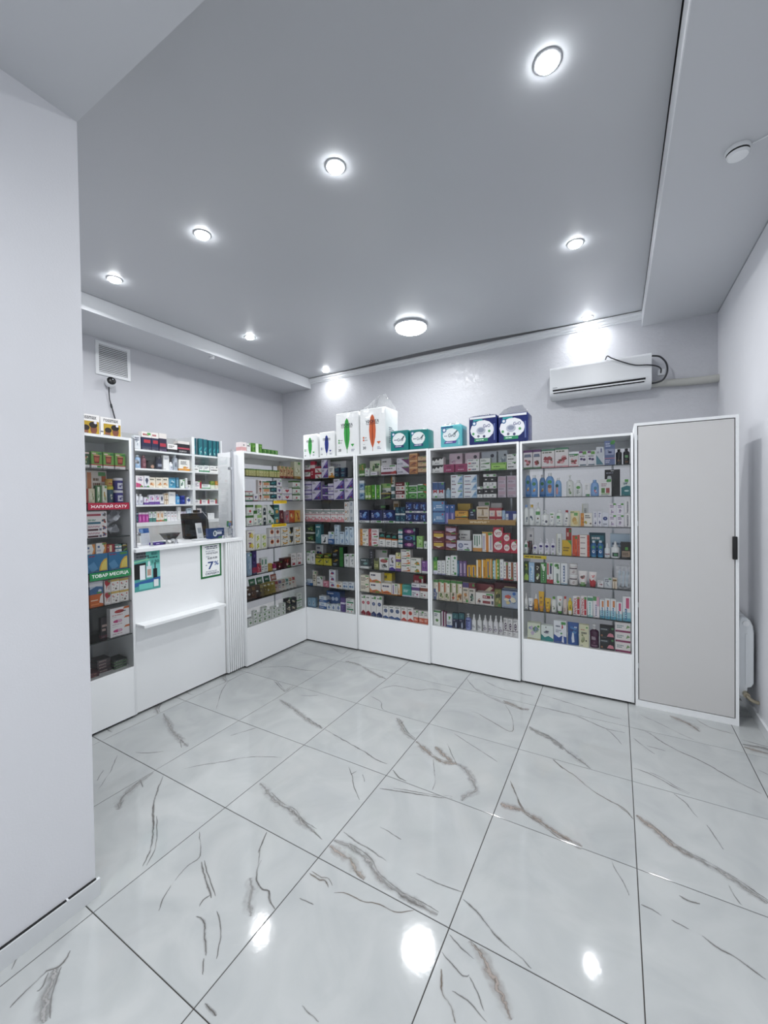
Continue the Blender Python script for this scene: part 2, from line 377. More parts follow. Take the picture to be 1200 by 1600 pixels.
# ------------------------------------------------------------------ products
DES = {
'wmar':('box', 'medicine_box', 'box', 'white carton with maroon base', 'f2eeee;r 0 0 100 38 8a2238;l 12 55 84 85 777 2'),
'crim':('box', 'medicine_box', 'box', 'narrow crimson carton', 'a8223c;r 0 60 100 78 e8dcdc;l 15 20 80 45 e8c8cc 2'),
'wredcap':('box', 'medicine_box', 'box', 'white carton with crimson header', 'f2f0f0;r 0 68 100 100 a8283e;k 20 10 80 55 c86070 d8a0a0 556;l 12 50 84 62 888 1'),
'pdiag':('box', 'medicine_box', 'box', 'white carton with purple diagonal', 'e4dff0;p 4a3a8a 100 100 100 5 15 5;p 8f7cc0 45 40 85 80 95 60 60 30;l 8 70 45 92 555 2;c 75 25 9 a03058'),
'wyel':('box', 'medicine_box', 'box', 'white carton with amber foot', 'f4f2ec;r 0 0 100 20 d8942c;k 30 15 90 45 e0a838 c87830;l 15 55 80 88 777 3'),
'navteal':('box', 'medicine_box', 'box', 'navy carton with teal print', '1d2a4a;k 10 15 90 80 2d6a7a 3c8a90 28405f;l 15 78 85 95 a8c8d0 1'),
'wplain':('box', 'medicine_box', 'box', 'tall plain white carton', 'eceded;l 20 70 80 85 aab 2'),
'lilac':('box', 'medicine_box', 'box', 'pale lilac carton with violet stripe', 'e0daea;r 0 60 100 72 5a4a96;r 0 0 100 12 7a6ab0;l 12 20 80 52 777 3'),
'pinkwave':('box', 'medicine_box', 'box', 'white carton with pink wave foot', 'f6f2f2;r 0 56 100 60 c03a50;p e8a0a8 0 0 100 0 100 22 70 32 40 14 0 30;c 30 34 11 d88890;c 62 34 11 e0b0b0;r 0 82 100 90 6a8a80;l 10 64 90 80 666 2'),
'wbrownpic':('box', 'medicine_box', 'box', 'white carton with brown picture', 'f2efec;k 10 15 55 85 8a4a2a c07840 d8b090;l 60 25 92 80 777 3'),
'greydots':('box', 'medicine_box', 'box', 'pale grey patterned carton', 'dfe2e6;k 10 10 90 90 b8bfc9 cdd3da a4adb8'),
'gphoto':('box', 'medicine_box', 'box', 'dark green photo carton', '2a3a2c;k 8 20 92 85 4f7a44 86a860 223;r 0 0 100 16 e8e8e6'),
'tealtall':('box', 'medicine_box', 'box', 'tall teal carton', '3d7d88;k 10 20 90 75 5aa0a8 2e6672 9cc4c8;l 15 80 85 93 e0eef0 1'),
'bird':('box', 'medicine_box', 'box', 'white carton with black bird', 'f0f2f4;p 15181c 20 20 45 30 60 72 78 78 62 50 70 25 50 12;l 15 80 60 95 678 1'),
'bluew':('box', 'medicine_box', 'box', 'blue and white carton', 'e8eef4;r 0 0 100 42 3a6aa8;k 10 45 90 85 9ab8d8 c4d6e8;l 12 12 84 30 dfe8f2 2'),
'lbfig':('box', 'medicine_box', 'box', 'pale blue carton with figure', 'cfdfec;k 20 8 80 80 88a8c8 6f94ba e8f0f6;l 12 82 85 95 567 1'),
'wgreen':('box', 'medicine_box', 'box', 'white carton with green leaf', 'f2f4f0;c 50 35 22 6a9a58;r 0 88 100 100 4f8a50;l 12 60 85 82 667 2'),
'yblack':('box', 'medicine_box', 'box', 'yellow carton with black top', 'c8c03c;r 0 62 100 100 26281e;l 12 70 85 90 d8d060 2;k 15 12 85 55 8a9a38 e0d870 554'),
'bgreen':('box', 'medicine_box', 'box', 'black carton with green side', '15191a;r 68 0 100 100 2f7a34;k 8 45 62 75 b8902c 3a3a20;l 10 12 60 30 9ab 2'),
'wgrey':('box', 'medicine_box', 'box', 'white carton with grey sketch', 'ecedec;k 22 20 80 68 b4b8ba 8f9496 d0d4d4;l 15 74 85 92 777 2'),
'pinks':('box', 'medicine_box', 'box', 'small pink carton', 'd88a9c;k 15 20 85 70 b85070 f0c8d0;l 12 76 85 92 fff 1'),
'wnavydots':('box', 'medicine_box', 'box', 'white carton with navy berries', 'eef0f4;k 10 15 90 70 28386f 5060a0 c03048;l 15 76 80 92 446 1'),
'worange':('box', 'medicine_box', 'box', 'white carton with orange spot', 'f2efe8;c 35 40 24 dc9038;c 72 40 14 7a4a2a;l 12 76 85 92 777 1'),
'wbdots':('box', 'medicine_box', 'box', 'white carton with blue rings', 'e8edf3;c 30 40 18 5a80b0;c 70 40 18 8aa8c8;l 12 70 85 90 568 2'),
'bdrop':('box', 'medicine_box', 'box', 'sky blue carton with drop', '9cc0d8;p f2f6fa 50 75 30 35 50 18 70 35;p 3a6a9a 50 62 38 36 50 26 62 36;r 0 0 100 10 4f80a8'),
'bwide':('box', 'medicine_box', 'box', 'wide blue printed carton', '3f64a0;c 22 55 12 c8d8ec;c 48 55 12 c8d8ec;c 75 55 12 c8d8ec;r 0 6 100 16 d8e4f0;l 10 80 60 92 dfe8f4 1'),
'wbluedrop':('box', 'medicine_box', 'box', 'white carton with blue drop', 'e6ecf2;p 2f5a9a 50 82 25 38 50 14 75 38;p 9fc0e0 50 58 40 38 50 28 60 38'),
'purpbox':('box', 'medicine_box', 'box', 'purple carton with white stripe', '5a4488;r 0 55 100 68 e4def0;k 15 10 85 45 7a64a8 40306c'),
'wgband':('box', 'medicine_box', 'box', 'white carton with green band', 'f0f3f0;r 10 38 90 58 3a8a5a;c 25 20 8 c03848;c 70 20 8 c03848;l 12 66 85 90 777 2'),
'gveg':('box', 'medicine_box', 'box', 'tall green vegetable carton', '5a8a3c;k 10 40 90 92 c84a30 e8a040 2f5a28 88b050;r 0 8 100 22 e8ecdc'),
'wcard':('box', 'medicine_box', 'box', 'white arched card', 'eceeec;k 25 40 75 80 c8a0b0 b0b8c0;l 20 15 80 30 888 1'),
'leafy':('box', 'medicine_box', 'box', 'cream carton with green leaves', 'e0e4cc;k 5 10 95 90 4f7a3c 7a9a5c 2f4a28 c8d0a8;c 85 75 8 3f9a3c'),
'wtag':('box', 'medicine_box', 'box', 'white box with lilac lettering', 'f0eef2;l 15 35 80 65 98a 2;r 0 0 100 12 5a8a40'),
'wpill':('box', 'medicine_box', 'box', 'white carton with capsule picture', 'e8e6e8;e 65 45 20 12 9a6a70;e 40 50 14 10 b8a0a0;l 10 75 60 90 777 1'),
'pant':('box', 'medicine_box', 'box', 'wide white carton with crimson foot', 'eeeaf0;r 0 10 100 34 8a2a3c;p b84848 60 10 100 10 100 44 70 30;l 16 58 90 74 445 1;l 10 84 70 92 999 1'),
'wpurdiag':('box', 'medicine_box', 'box', 'white carton with plum diagonal', 'e6e2ec;p 6e2a64 35 92 100 92 100 10;l 8 20 55 45 778 2;l 8 62 30 85 99a 2'),
'orbr':('box', 'medicine_box', 'box', 'orange and brown carton', 'c8864c;p 7a3a20 10 30 60 70 95 55 60 35;p e8c08c 0 80 100 80 100 100 0 100;l 12 12 80 26 5a2a14 1'),
'tan':('box', 'medicine_box', 'box', 'tan carton with dark base', 'd8b890;r 0 0 100 26 5a3a2c;k 20 40 80 80 b88858 f0dcc0;l 12 84 70 95 654 1'),
'bwstack':('box', 'medicine_box', 'box', 'blue and white jar carton', '8fb0cc;r 0 70 100 100 e6ecf0;k 10 10 90 62 4f7aa8 c0d4e4 3a6090'),
'lgreen':('box', 'medicine_box', 'box', 'light green carton', 'a8c86c;r 55 0 100 100 6aa038;r 10 12 90 30 e8eed8;l 15 50 85 88 456a28 3'),
'gtall':('box', 'medicine_box', 'box', 'tall green carton with white edge', '4fa02c;r 80 0 100 100 eef2e8;k 8 30 72 75 8fd050 2f7a20;c 40 20 12 d8e838'),
'wgr2':('box', 'medicine_box', 'box', 'white carton with lime header', 'f0f2ea;r 0 72 100 100 a8c87a;c 80 45 9 556;l 10 18 70 60 678 3'),
'dkgr':('box', 'medicine_box', 'box', 'dark carton with green sweep', '2a2c28;p 6a9a40 5 10 95 45 95 20 40 5;r 0 70 100 82 b8a040;l 10 84 80 96 ccc 1'),
'tealn':('box', 'medicine_box', 'box', 'narrow teal carton', '4a6a6c;r 0 70 100 100 e8eaea;r 0 0 100 10 e8eaea;k 20 20 80 60 6a8a8c 354f52'),
'dred':('box', 'medicine_box', 'box', 'white carton with dark red lid', 'ece6e2;r 0 55 100 100 6a1c24;l 10 66 90 86 f0d8d8 1;c 78 30 12 b84040;l 8 15 60 45 a66 2'),
'gleaf':('box', 'medicine_box', 'box', 'green carton with leaf', '3f8a3a;r 0 84 100 100 eef2ec;e 50 42 38 26 7ab868;e 50 40 24 12 2a5a2c;r 94 0 100 100 eef2ec'),
'gleafo':('box', 'medicine_box', 'box', 'green carton with orange corner', '3f8a3a;p c86038 60 100 100 100 100 70;e 50 40 38 26 6aa858;e 50 40 22 12 245028;r 0 84 60 100 eef2ec'),
'gspine':('box', 'medicine_box', 'box', 'narrow bright green carton', '4a9a38;r 0 0 25 100 e8eee4;l 40 20 90 90 dce8d0 3'),
'navyx':('box', 'medicine_box', 'box', 'navy carton with glowing figure', '14225a;k 25 25 85 90 4f7ac8 88b0e0 2a4a98;r 0 0 100 17 eef0ee;l 8 4 90 13 778 1;l 8 40 30 80 c8d0f0 3'),
'dteal':('box', 'medicine_box', 'box', 'small dark teal carton', '284e66;r 0 0 100 22 e6eaea;k 15 30 85 90 3a7a88 5f98a8 1c3850'),
'wbk':('box', 'medicine_box', 'box', 'white and black carton', 'e4e4e2;r 0 50 100 100 1e2022;l 10 12 80 40 777 2'),
'worl':('box', 'medicine_box', 'box', 'white carton with amber side', 'f2eee4;r 0 0 30 100 d89038;k 4 20 28 90 a85020 f0c060 ;k 30 15 60 45 8aa048 d8b850;l 40 60 92 88 777 2;c 88 22 8 654'),
'wrel':('box', 'medicine_box', 'box', 'white carton with red side', 'f2ecec;r 0 0 28 100 b83838;k 4 20 26 90 e09080 902020;l 36 60 92 88 a66 2;p c05060 36 35 60 50 90 38 60 28;c 86 16 9 543'),
'bow':('box', 'medicine_box', 'box', 'black, orange and white carton', 'f0f0ee;r 0 62 100 100 1a1c1c;r 0 52 100 62 c8702c;p 3a8a80 10 70 90 70 70 90 20 84;l 20 15 80 40 888 2'),
'wteal2':('box', 'medicine_box', 'box', 'white carton with teal stripes', 'f0f2f2;r 0 38 100 56 3a7a90;r 0 84 100 100 3a9080;c 50 70 9 a03050;l 15 10 85 30 888 2'),
'eye1':('box', 'medicine_box', 'box', 'dark violet carton with eye', '2a1c48;e 50 50 38 30 8a3a80;e 50 50 18 22 d0a0c0;r 84 55 98 92 6a9a8a'),
'eye2':('box', 'medicine_box', 'box', 'dark navy carton with eye', '1c2450;e 45 50 32 30 5a7ab8;e 45 50 14 20 203060;r 80 20 98 90 4a9a8a'),
'lime':('box', 'medicine_box', 'box', 'light green tall carton', '9cc878;k 15 40 85 90 c8e0a8 6aa048;c 62 35 9 38522c;r 0 0 100 10 ddd'),
'wgs':('box', 'medicine_box', 'box', 'small white carton with green frame', 'eef2ee;k 20 20 80 80 6a9a80 456;r 0 0 8 100 4f8a60;r 92 0 100 100 4f8a60'),
'dkteal':('box', 'medicine_box', 'box', 'dark teal carton with white base', '243c40;r 0 0 100 24 eceeec;k 30 35 90 75 5a8a88 8ab0a8;l 10 80 80 95 c8d8d8 1'),
'nblack':('box', 'medicine_box', 'box', 'tall near-black carton', '1a1b2a;l 30 10 70 92 889 6;c 50 25 10 6a5a9a'),
'olive':('box', 'medicine_box', 'box', 'olive glass bottle box', '7a8048;r 10 20 90 50 c8c888;r 10 82 90 100 2a2c20;l 18 26 82 45 5a5a30 2'),
'redoval':('box', 'medicine_box', 'box', 'white carton with red oval', 'ecebea;e 50 74 40 16 a85050;k 10 8 90 50 333 777 aaa'),
'wpurp':('box', 'medicine_box', 'box', 'white carton with purple foot', 'eceaf0;p 4a3a98 0 0 100 0 100 10 50 24 0 14;k 25 45 75 90 7a6a58 b8b0a0 556;l 12 28 85 40 668 1'),
'ypur':('box', 'medicine_box', 'box', 'yellow carton with purple foot', 'ece6b8;r 0 0 100 30 7a5a9a;r 0 46 100 54 e0c848;c 62 72 13 433'),
'worg3':('box', 'medicine_box', 'box', 'white carton with orange sweep', 'f2efec;p d07838 5 8 95 8 95 40 60 18;l 8 70 70 90 334 1;k 55 30 90 66 b87850 d8b8a0'),
'worg4':('box', 'medicine_box', 'box', 'white carton with orange picture', 'f0eee6;k 30 8 95 60 dc8838 e8b070 6a8a48;l 8 68 70 88 476a50 1'),
'vio':('box', 'medicine_box', 'box', 'violet carton with white base', '8a5aa0;r 0 0 100 18 eee;k 15 30 85 85 a878b8 6a4488;l 12 86 80 96 f0e4f4 1'),
'cream':('box', 'medicine_box', 'box', 'cream carton with dark lettering', 'e8e2d2;l 8 30 90 75 665a48 3;c 85 62 8 a85840'),
'worange2':('box', 'medicine_box', 'box', 'white carton with orange ribbon', 'f2eeea;p d8823c 0 0 100 0 100 16 60 34 20 22 0 46;r 20 10 80 20 a03c28;l 12 62 85 88 446 1'),
'ystrip':('box', 'medicine_box', 'box', 'white carton with yellow strip', 'eeece6;r 0 60 100 100 d8c02c;l 10 66 80 92 554 1;r 0 0 100 20 d89038;l 10 28 85 50 557 1'),
'spine':('box', 'medicine_box', 'box', 'white carton with vertical lettering', 'eceae4;r 15 10 40 90 9a8ab0;r 60 20 80 80 b8b8a8;r 0 0 100 8 d89038'),
'orspine':('box', 'medicine_box', 'box', 'narrow orange carton', 'dc962c;r 0 0 50 100 f0ece0;k 5 10 45 80 c88830 e8c880;r 0 0 100 10 b86a20'),
'turq':('box', 'medicine_box', 'box', 'turquoise carton', '4aa89c;p 3a8a84 10 80 100 100 100 60;r 0 0 100 10 eef;l 15 35 75 60 d0ece8 2'),
'wpurband':('box', 'medicine_box', 'box', 'white carton with purple band', 'eeecf0;r 0 50 100 72 6a4a88;c 20 86 8 5a8a50;l 10 78 85 92 778 1;c 70 22 10 a03860;l 10 10 55 38 889 2'),
'wbrband':('box', 'medicine_box', 'box', 'white carton with brown band', 'eeece8;r 0 50 100 72 8a4a38;l 10 78 85 92 778 1;c 60 22 9 a03848;l 10 10 50 38 887 2'),
'dred2':('box', 'medicine_box', 'box', 'flat dark red carton', 'a02838;r 0 0 100 18 ecd8d8;l 12 40 70 78 f0d0d0 2;r 80 10 94 90 e8e4e4'),
'mredl':('box', 'medicine_box', 'box', 'tall white carton with red dial', 'f2f0ee;c 50 62 30 b03848;c 50 62 14 d88890;p 8a2030 0 0 100 0 100 12 70 20 50 24 30 20 0 12;l 15 82 85 92 586a58 1'),
'mnavl':('box', 'medicine_box', 'box', 'tall white carton with navy dial', 'f2f0ee;c 50 60 30 38487a;c 50 60 14 8a96b8;p 28386a 0 0 100 0 100 12 70 20 50 24 30 20 0 12;l 15 82 85 92 586a58 1'),
'mblue':('box', 'medicine_box', 'box', 'white carton with slate dial', 'f2f0ee;c 50 62 32 5a6a8c;p 3a5a90 0 0 100 0 100 10 50 22 0 12;l 15 84 85 94 586a58 1'),
'mred':('box', 'medicine_box', 'box', 'white carton with scarlet dial', 'f2f0ee;c 50 60 30 c84838;c 50 60 12 6a2020;p c04030 0 0 100 0 100 8 50 24 0 8;l 15 82 85 92 586a58 1'),
'worbase':('box', 'medicine_box', 'box', 'white carton with orange foot', 'f0eeea;r 0 0 100 44 d0684a;l 12 14 85 34 f4dcd0 2;l 12 60 85 90 999 2;c 60 74 8 4f8a50'),
'drip':('box', 'medicine_box', 'box', 'white carton with black drip', 'f2f2f0;p 141616 0 100 100 100 100 88 85 70 70 82 55 52 38 78 22 48 10 62 0 55;l 25 15 75 32 888 1'),
'mag':('box', 'medicine_box', 'box', 'magenta carton', 'a83a6c;e 50 70 25 16 8a2858;l 22 22 78 38 f0d0e0 1'),
'pswirl':('box', 'medicine_box', 'box', 'pale pink carton with scribble', 'e4d0da;k 12 12 80 72 d0b0c4 f0e4ec c09cb4;c 72 78 12 38283c'),
'bswirl':('box', 'medicine_box', 'box', 'blue-grey carton with scribble', 'c4cad4;k 12 12 80 72 a8b4c4 e4e8ee 8c98ac;c 72 78 12 38384c'),
'wcol':('box', 'medicine_box', 'box', 'white carton with colour lettering', 'eeeeec;l 8 70 55 90 446 1;r 8 20 30 42 c84860;l 36 16 92 46 446 1;c 82 78 10 5a9a50'),
'wgswp':('box', 'medicine_box', 'box', 'white carton with green sweep', 'eef0ec;p 4f8a44 0 8 90 14 95 30 40 22;l 10 50 70 80 676 2'),
'limew':('box', 'medicine_box', 'box', 'wide lime green carton', '8ac04c;r 6 25 94 70 b4dc78;l 16 36 80 60 4a7a28 1;c 88 82 8 3a8a30'),
'wtext':('box', 'medicine_box', 'box', 'white carton with bold lettering', 'f0f0ee;l 12 22 88 48 555 1;c 82 78 10 333;l 12 66 62 84 999 1'),
'bmred':('box', 'medicine_box', 'box', 'blue carton with red letter', 'e8ecf2;r 0 52 100 100 3f5f94;t 15 32 85 54 b82838 M;c 22 12 6 334;c 50 12 6 334;c 78 12 6 334;r 0 96 100 100 ccd'),
'wlb':('box', 'medicine_box', 'box', 'white carton with pale blue wave', 'eef2f6;p a8c4dc 55 0 100 0 100 100 80 70;l 8 66 55 88 845060 1;l 8 12 50 30 668 1;p 6a98c4 70 30 90 70 95 30'),
'bkw':('box', 'medicine_box', 'box', 'black and white carton', 'eeeeec;r 0 32 100 78 191a1c;c 50 20 16 dadada;l 30 46 70 62 ddd 1;c 50 16 8 555'),
'plines':('box', 'medicine_box', 'box', 'mauve carton with red lines', 'c8bcc8;r 8 78 92 82 a84058;r 8 62 92 66 a84058;r 8 46 92 50 a84058;l 12 12 85 34 8a7080 2'),
'bluebx':('box', 'medicine_box', 'box', 'steel blue carton', '6f9ac4;r 0 0 100 16 2a5088;l 30 38 90 68 e0ecf6 2;p e8eef4 8 30 22 30 18 52;c 84 84 8 c84858'),
'bvio':('box', 'medicine_box', 'box', 'narrow blue and violet carton', '6a6ab0;r 0 60 100 100 3f6aa8;c 50 88 16 e8e0e8;r 35 8 65 55 b8b0d8'),
'yob':('box', 'medicine_box', 'box', 'yellow carton with dark border', 'e0a83c;r 0 0 100 10 5a3418;r 0 90 100 100 5a3418;l 30 50 90 78 5a3018 2;c 18 30 8 6a3a18;p f0c868 50 15 90 15 90 40'),
'must':('box', 'medicine_box', 'box', 'mustard carton', 'c8a838;l 20 38 80 62 5a4818 1'),
'navdk':('box', 'medicine_box', 'box', 'dark navy bottle carton', '20263a;l 25 55 75 85 aab8d0 2;r 15 12 85 30 3a4a6a'),
'creambr':('box', 'medicine_box', 'box', 'cream carton with brown ribbon', 'e6d8c4;r 8 70 92 88 8a6a38;c 20 22 12 d8ccc0;c 80 22 12 d8ccc0;p a89070 40 0 60 0 56 66 44 66'),
'creamred':('box', 'medicine_box', 'box', 'cream carton with red ribbon', 'e4d6ca;r 0 70 100 100 a83038;c 20 30 13 c8c0c8;c 80 30 13 c8c0c8;p b83838 42 0 62 0 56 70 46 70'),
'ltgrey':('box', 'medicine_box', 'box', 'pale grey carton', 'd4d0ce;l 25 40 75 60 aaa 1'),
'lblue':('box', 'medicine_box', 'box', 'pale blue carton', 'a8c4e0;k 15 15 85 80 c8dcee 7aa0c8'),
'navw':('box', 'medicine_box', 'box', 'navy and white carton', 'e4e8ee;r 25 0 70 80 2a3a80;r 0 80 100 100 2a3a80;c 15 50 12 a8b4d0;p c8b870 75 10 98 10 98 60'),
'maryel':('box', 'medicine_box', 'box', 'maroon carton with yellow label', '6a2430;r 8 34 92 70 d8b850;p eee0d0 20 34 80 34 50 18;l 10 78 80 92 d0a0a0 1'),
'marvio':('box', 'medicine_box', 'box', 'maroon carton with lilac label', '6a2838;r 8 40 92 78 c8b4cc;p eee4e4 20 40 80 40 50 22;r 0 0 100 12 a85838;l 10 84 80 94 d0a0a0 1'),
'wround':('box', 'medicine_box', 'box', 'white carton with violet disc', 'e4e4ec;c 26 50 26 8088a8;c 26 50 14 b4b8cc;l 50 56 90 74 446 1;k 62 14 84 40 667 99a;l 12 8 50 18 668 1'),
'wsq':('box', 'medicine_box', 'box', 'white carton with black squares', 'eeeeea;r 10 70 18 82 222;r 10 46 18 58 222;r 10 22 18 34 222;l 30 24 90 84 999 4'),
'gstr':('box', 'medicine_box', 'box', 'white carton with green stripes', 'eef0ec;r 15 35 28 92 5a8a70;r 42 30 55 92 5a8a70;r 70 40 82 92 8aa898;r 0 0 100 20 d89848'),
'ostr':('box', 'medicine_box', 'box', 'white carton with orange stripe', 'f2efe8;r 36 0 62 100 d88a38;r 8 10 24 80 b8b0c8;r 76 10 90 80 a8a0b8;r 0 92 100 100 c8a040'),
'vit':('box', 'medicine_box', 'box', 'red carton with white oval', 'c02a44;e 50 52 42 34 f0ece8;t 18 38 82 62 b02840 VIT;p 4f9a48 55 84 85 96 78 72'),
'gbox':('box', 'medicine_box', 'box', 'tall green carton with white base', '6aa848;r 0 0 100 22 eef;r 0 78 100 100 3a7a48;k 15 30 85 75 b8d878 8ac050'),
'wblank':('box', 'medicine_box', 'box', 'thin white carton', 'f0f1f0;l 30 10 60 90 99a 4;r 0 0 100 8 aac'),
'wgdot':('box', 'medicine_box', 'box', 'thin white carton with green dot', 'f0f2f0;c 65 88 20 3f9a58;l 30 10 60 80 9a9 4'),
'tealth':('box', 'medicine_box', 'box', 'thin teal carton', '2f6a88;r 20 15 70 80 8ab0c4'),
'violth':('box', 'medicine_box', 'box', 'thin violet carton', '7a6094;r 20 20 70 85 c4b4d0;c 50 10 14 e8d8e0'),
'yelth':('box', 'medicine_box', 'box', 'thin yellow carton with white spine', 'e2a62c;r 0 0 35 100 f2eede;r 45 10 75 60 b07820'),
'yelth2':('box', 'medicine_box', 'box', 'thin amber carton with blue spine', 'e8b030;r 35 5 65 88 5a6a98;r 0 0 100 6 c07820'),
'wtealth':('box', 'medicine_box', 'box', 'thin white and aqua carton', 'e8f0f0;r 0 0 60 100 7ac0c0;l 15 10 50 85 fff 4'),
'ygth':('box', 'medicine_box', 'box', 'thin green and yellow carton', 'e0b838;r 40 0 100 100 5a9a48;l 45 10 90 85 dfe8c8 4'),
'wbrth':('box', 'medicine_box', 'box', 'thin white carton with brown edge', 'f0eeea;r 60 0 100 100 a05a34;l 15 15 50 80 889 4;r 0 0 100 8 b84848'),
'wrth':('box', 'medicine_box', 'box', 'thin white carton with red edge', 'f0eeee;r 74 0 100 100 b83c38;l 15 15 60 80 887 4;c 40 88 16 5a9a58'),
'herbb':('box', 'herbal_tea_box', 'box', 'herbal tea pack with blue berries', 'd8d4c4;r 0 88 100 100 4f8a48;r 0 0 60 55 5a6890;k 5 8 95 40 4a5a90 7a86b0 e4dcc8;p f0ece0 50 40 95 40 95 86 50 86;c 72 70 9 a83c48'),
'herbg':('box', 'herbal_tea_box', 'box', 'herbal tea pack with green herbs', 'dcd4c0;r 0 88 100 100 4f8a48;k 5 8 95 42 7a9050 4f6a38 a8b080;r 0 40 22 86 c06838;p f0ece0 50 42 95 42 95 86 50 86;c 72 70 9 c05848'),
'herbr':('box', 'herbal_tea_box', 'box', 'herbal tea pack with red berries', 'dccfc0;r 0 88 100 100 4f8a48;k 5 6 95 45 8a2c28 c05a40 5a7040;r 0 42 22 86 6a8a48;p f0ece0 50 45 95 45 95 86 50 86;c 72 72 9 b84848'),
'herbo':('box', 'herbal_tea_box', 'box', 'herbal tea pack with orange petals', 'dcd0bc;r 0 88 100 100 4f8a48;k 5 6 95 45 d08838 e8b860 8a5a30;r 0 42 22 86 88984a;p f0ece0 50 45 95 45 95 86 50 86;c 72 72 9 b84848'),
'vioph':('box', 'medicine_box', 'box', 'cream photo carton with violet lid', 'e0d4c4;r 0 76 100 100 5a4a80;k 10 8 90 50 8a6a58 d89850 b8a890;l 12 56 85 70 776 1'),
'grph':('box', 'medicine_box', 'box', 'grey photo carton with maroon lid', 'd8d4cc;r 0 74 100 100 7a2c38;k 10 8 90 50 4a6a58 2a3a38 90a898;l 12 56 85 70 776 1'),
'wredlab':('box', 'medicine_box', 'box', 'white carton with red labels', 'ece8e4;r 38 56 80 80 8a3438;r 38 14 80 36 8a3438;l 42 60 76 76 f0d8d8 1;k 4 8 30 60 2a2c3a a04840 d8c0b0;r 86 60 96 86 445;r 86 12 96 40 445'),
'slant':('box', 'medicine_box', 'box', 'flat picture carton in red', '8a4044;p e4d8b8 10 30 80 90 95 80 30 15;p 4a5a40 30 10 95 10 80 40;c 80 50 12 c85858'),
'oliveph':('box', 'medicine_box', 'box', 'olive photo carton', '7a7a44;k 10 10 90 90 4a5030 a8a868 2a3028 c8b070'),
'toy':('box', 'medicine_box', 'box', 'colourful picture carton', 'a8b4c8;k 5 5 95 90 3a6ab0 c85848 e8e0c8 5a7a9a 88a8d0 d8c890;r 0 92 100 100 2a3a58'),
'crmflat':('box', 'medicine_box', 'box', 'maroon carton with cream flash', '6a3038;p e8dcb0 30 15 100 15 95 85 45 85;l 50 35 85 60 7a9050 1'),
'plum':('box', 'medicine_box', 'box', 'thin plum and white carton', '7a3058;r 0 0 45 100 ece8ea'),
'wgbl':('box', 'medicine_box', 'box', 'white carton with green leaf and blue foot', 'e8ecee;r 0 0 100 16 3f5a98;k 25 50 80 90 4a9a48 8ac070;l 12 22 85 44 778 2'),
'dnav':('box', 'medicine_box', 'box', 'tall dark navy carton', '141d40;r 0 62 100 100 2a6068;e 60 22 12 20 b8c4d8;l 15 46 60 58 889 1;k 20 66 80 92 5a8a88 3a6a78'),
'epur':('box', 'medicine_box', 'box', 'white carton with purple curl', 'e6e4e4;r 0 28 100 32 5a4858;t 20 36 75 74 4a2c50 е;l 10 80 90 94 888 2;l 10 10 70 22 999 1'),
'berry':('box', 'medicine_box', 'box', 'white carton with purple lid and berries', 'efe9ea;r 0 88 100 100 6a3a70;k 8 14 92 50 a8484c d8909a 7a4a3c;p 7a8298 8 62 90 62 80 78 15 78;r 0 0 100 8 5a8a60'),
'berryg':('box', 'medicine_box', 'box', 'white carton with green lid and berries', 'f0ebea;r 0 90 100 100 5a8a70;l 8 76 92 88 776 1;k 6 14 94 66 a8484c c87880 e0b0b0 6a4434;r 0 0 100 8 e0a0a8'),
'glass':('box', 'medicine_box', 'box', 'white carton with spectacles', 'eeecf0;r 0 88 45 100 7a3a78;r 45 78 95 98 6aa048;e 30 48 18 8 4a3a6a;e 66 44 18 8 4a3a6a;r 10 5 90 12 4a6a78;l 10 60 80 72 888 1'),
'tealtri':('box', 'medicine_box', 'box', 'white carton with teal triangle', 'dcdfe4;p 5a8a98 5 5 95 5 5 58;p 5a5a8a 60 70 74 70 74 92 60 92;r 5 0 95 4 c8ccd4;l 15 62 50 80 99a 1'),
'cv':('box', 'medicine_box', 'box', 'tall slate blue carton', '6f7ea8;r 8 42 92 66 a8b0cc;k 28 46 75 62 2c3460 4a5488;r 70 90 100 100 5aa048;r 0 26 100 29 c88898;l 10 8 80 22 dde 2;l 12 74 70 92 cfd6ea 2'),
'wgtile':('box', 'medicine_box', 'box', 'white carton with green squares', 'f0eeec;r 14 18 44 48 5a8a3c;r 54 18 84 48 a85048;r 14 10 84 15 8ab060;r 64 86 98 100 5aa048;l 14 56 80 78 b898a0 2'),
'wteal':('box', 'medicine_box', 'box', 'white carton with teal base', 'e8ecea;p 2a7a80 0 0 100 0 100 58 60 62 0 50;r 40 84 80 100 5aa048;k 20 66 80 84 88a0a8 445;e 60 30 26 5 cfe4e4'),
'wsmall':('box', 'medicine_box', 'box', 'small white skincare carton', 'f0efee;l 20 50 75 85 aaa 3;r 20 0 100 16 6a9a88'),
'violbx':('box', 'medicine_box', 'box', 'white carton with violet ring', 'ecebf2;l 25 60 75 92 558 3;k 22 14 78 44 6a6a90 3a3a5a b0b0c8'),
'navcirc':('box', 'medicine_box', 'box', 'white carton with navy disc', 'e8eaf2;c 50 58 38 26387a;l 15 12 85 26 889 1;c 50 58 14 8090c0'),
'lila2':('box', 'medicine_box', 'box', 'white carton with lilac lettering', 'eeeaf0;l 15 62 80 88 8a6a98 2;k 25 15 70 50 b8a0c4 8a8090;r 60 86 98 100 5aa048'),
'wvert':('box', 'medicine_box', 'box', 'tall white carton with black letters', 'eceaea;r 40 14 62 88 4a4858;l 44 20 58 84 ececec 5;c 50 8 9 222'),
'wred':('box', 'medicine_box', 'box', 'white carton with red tab', 'efecec;r 10 20 55 44 b83038;l 50 60 85 78 778 1;k 60 10 90 48 334 a05048'),
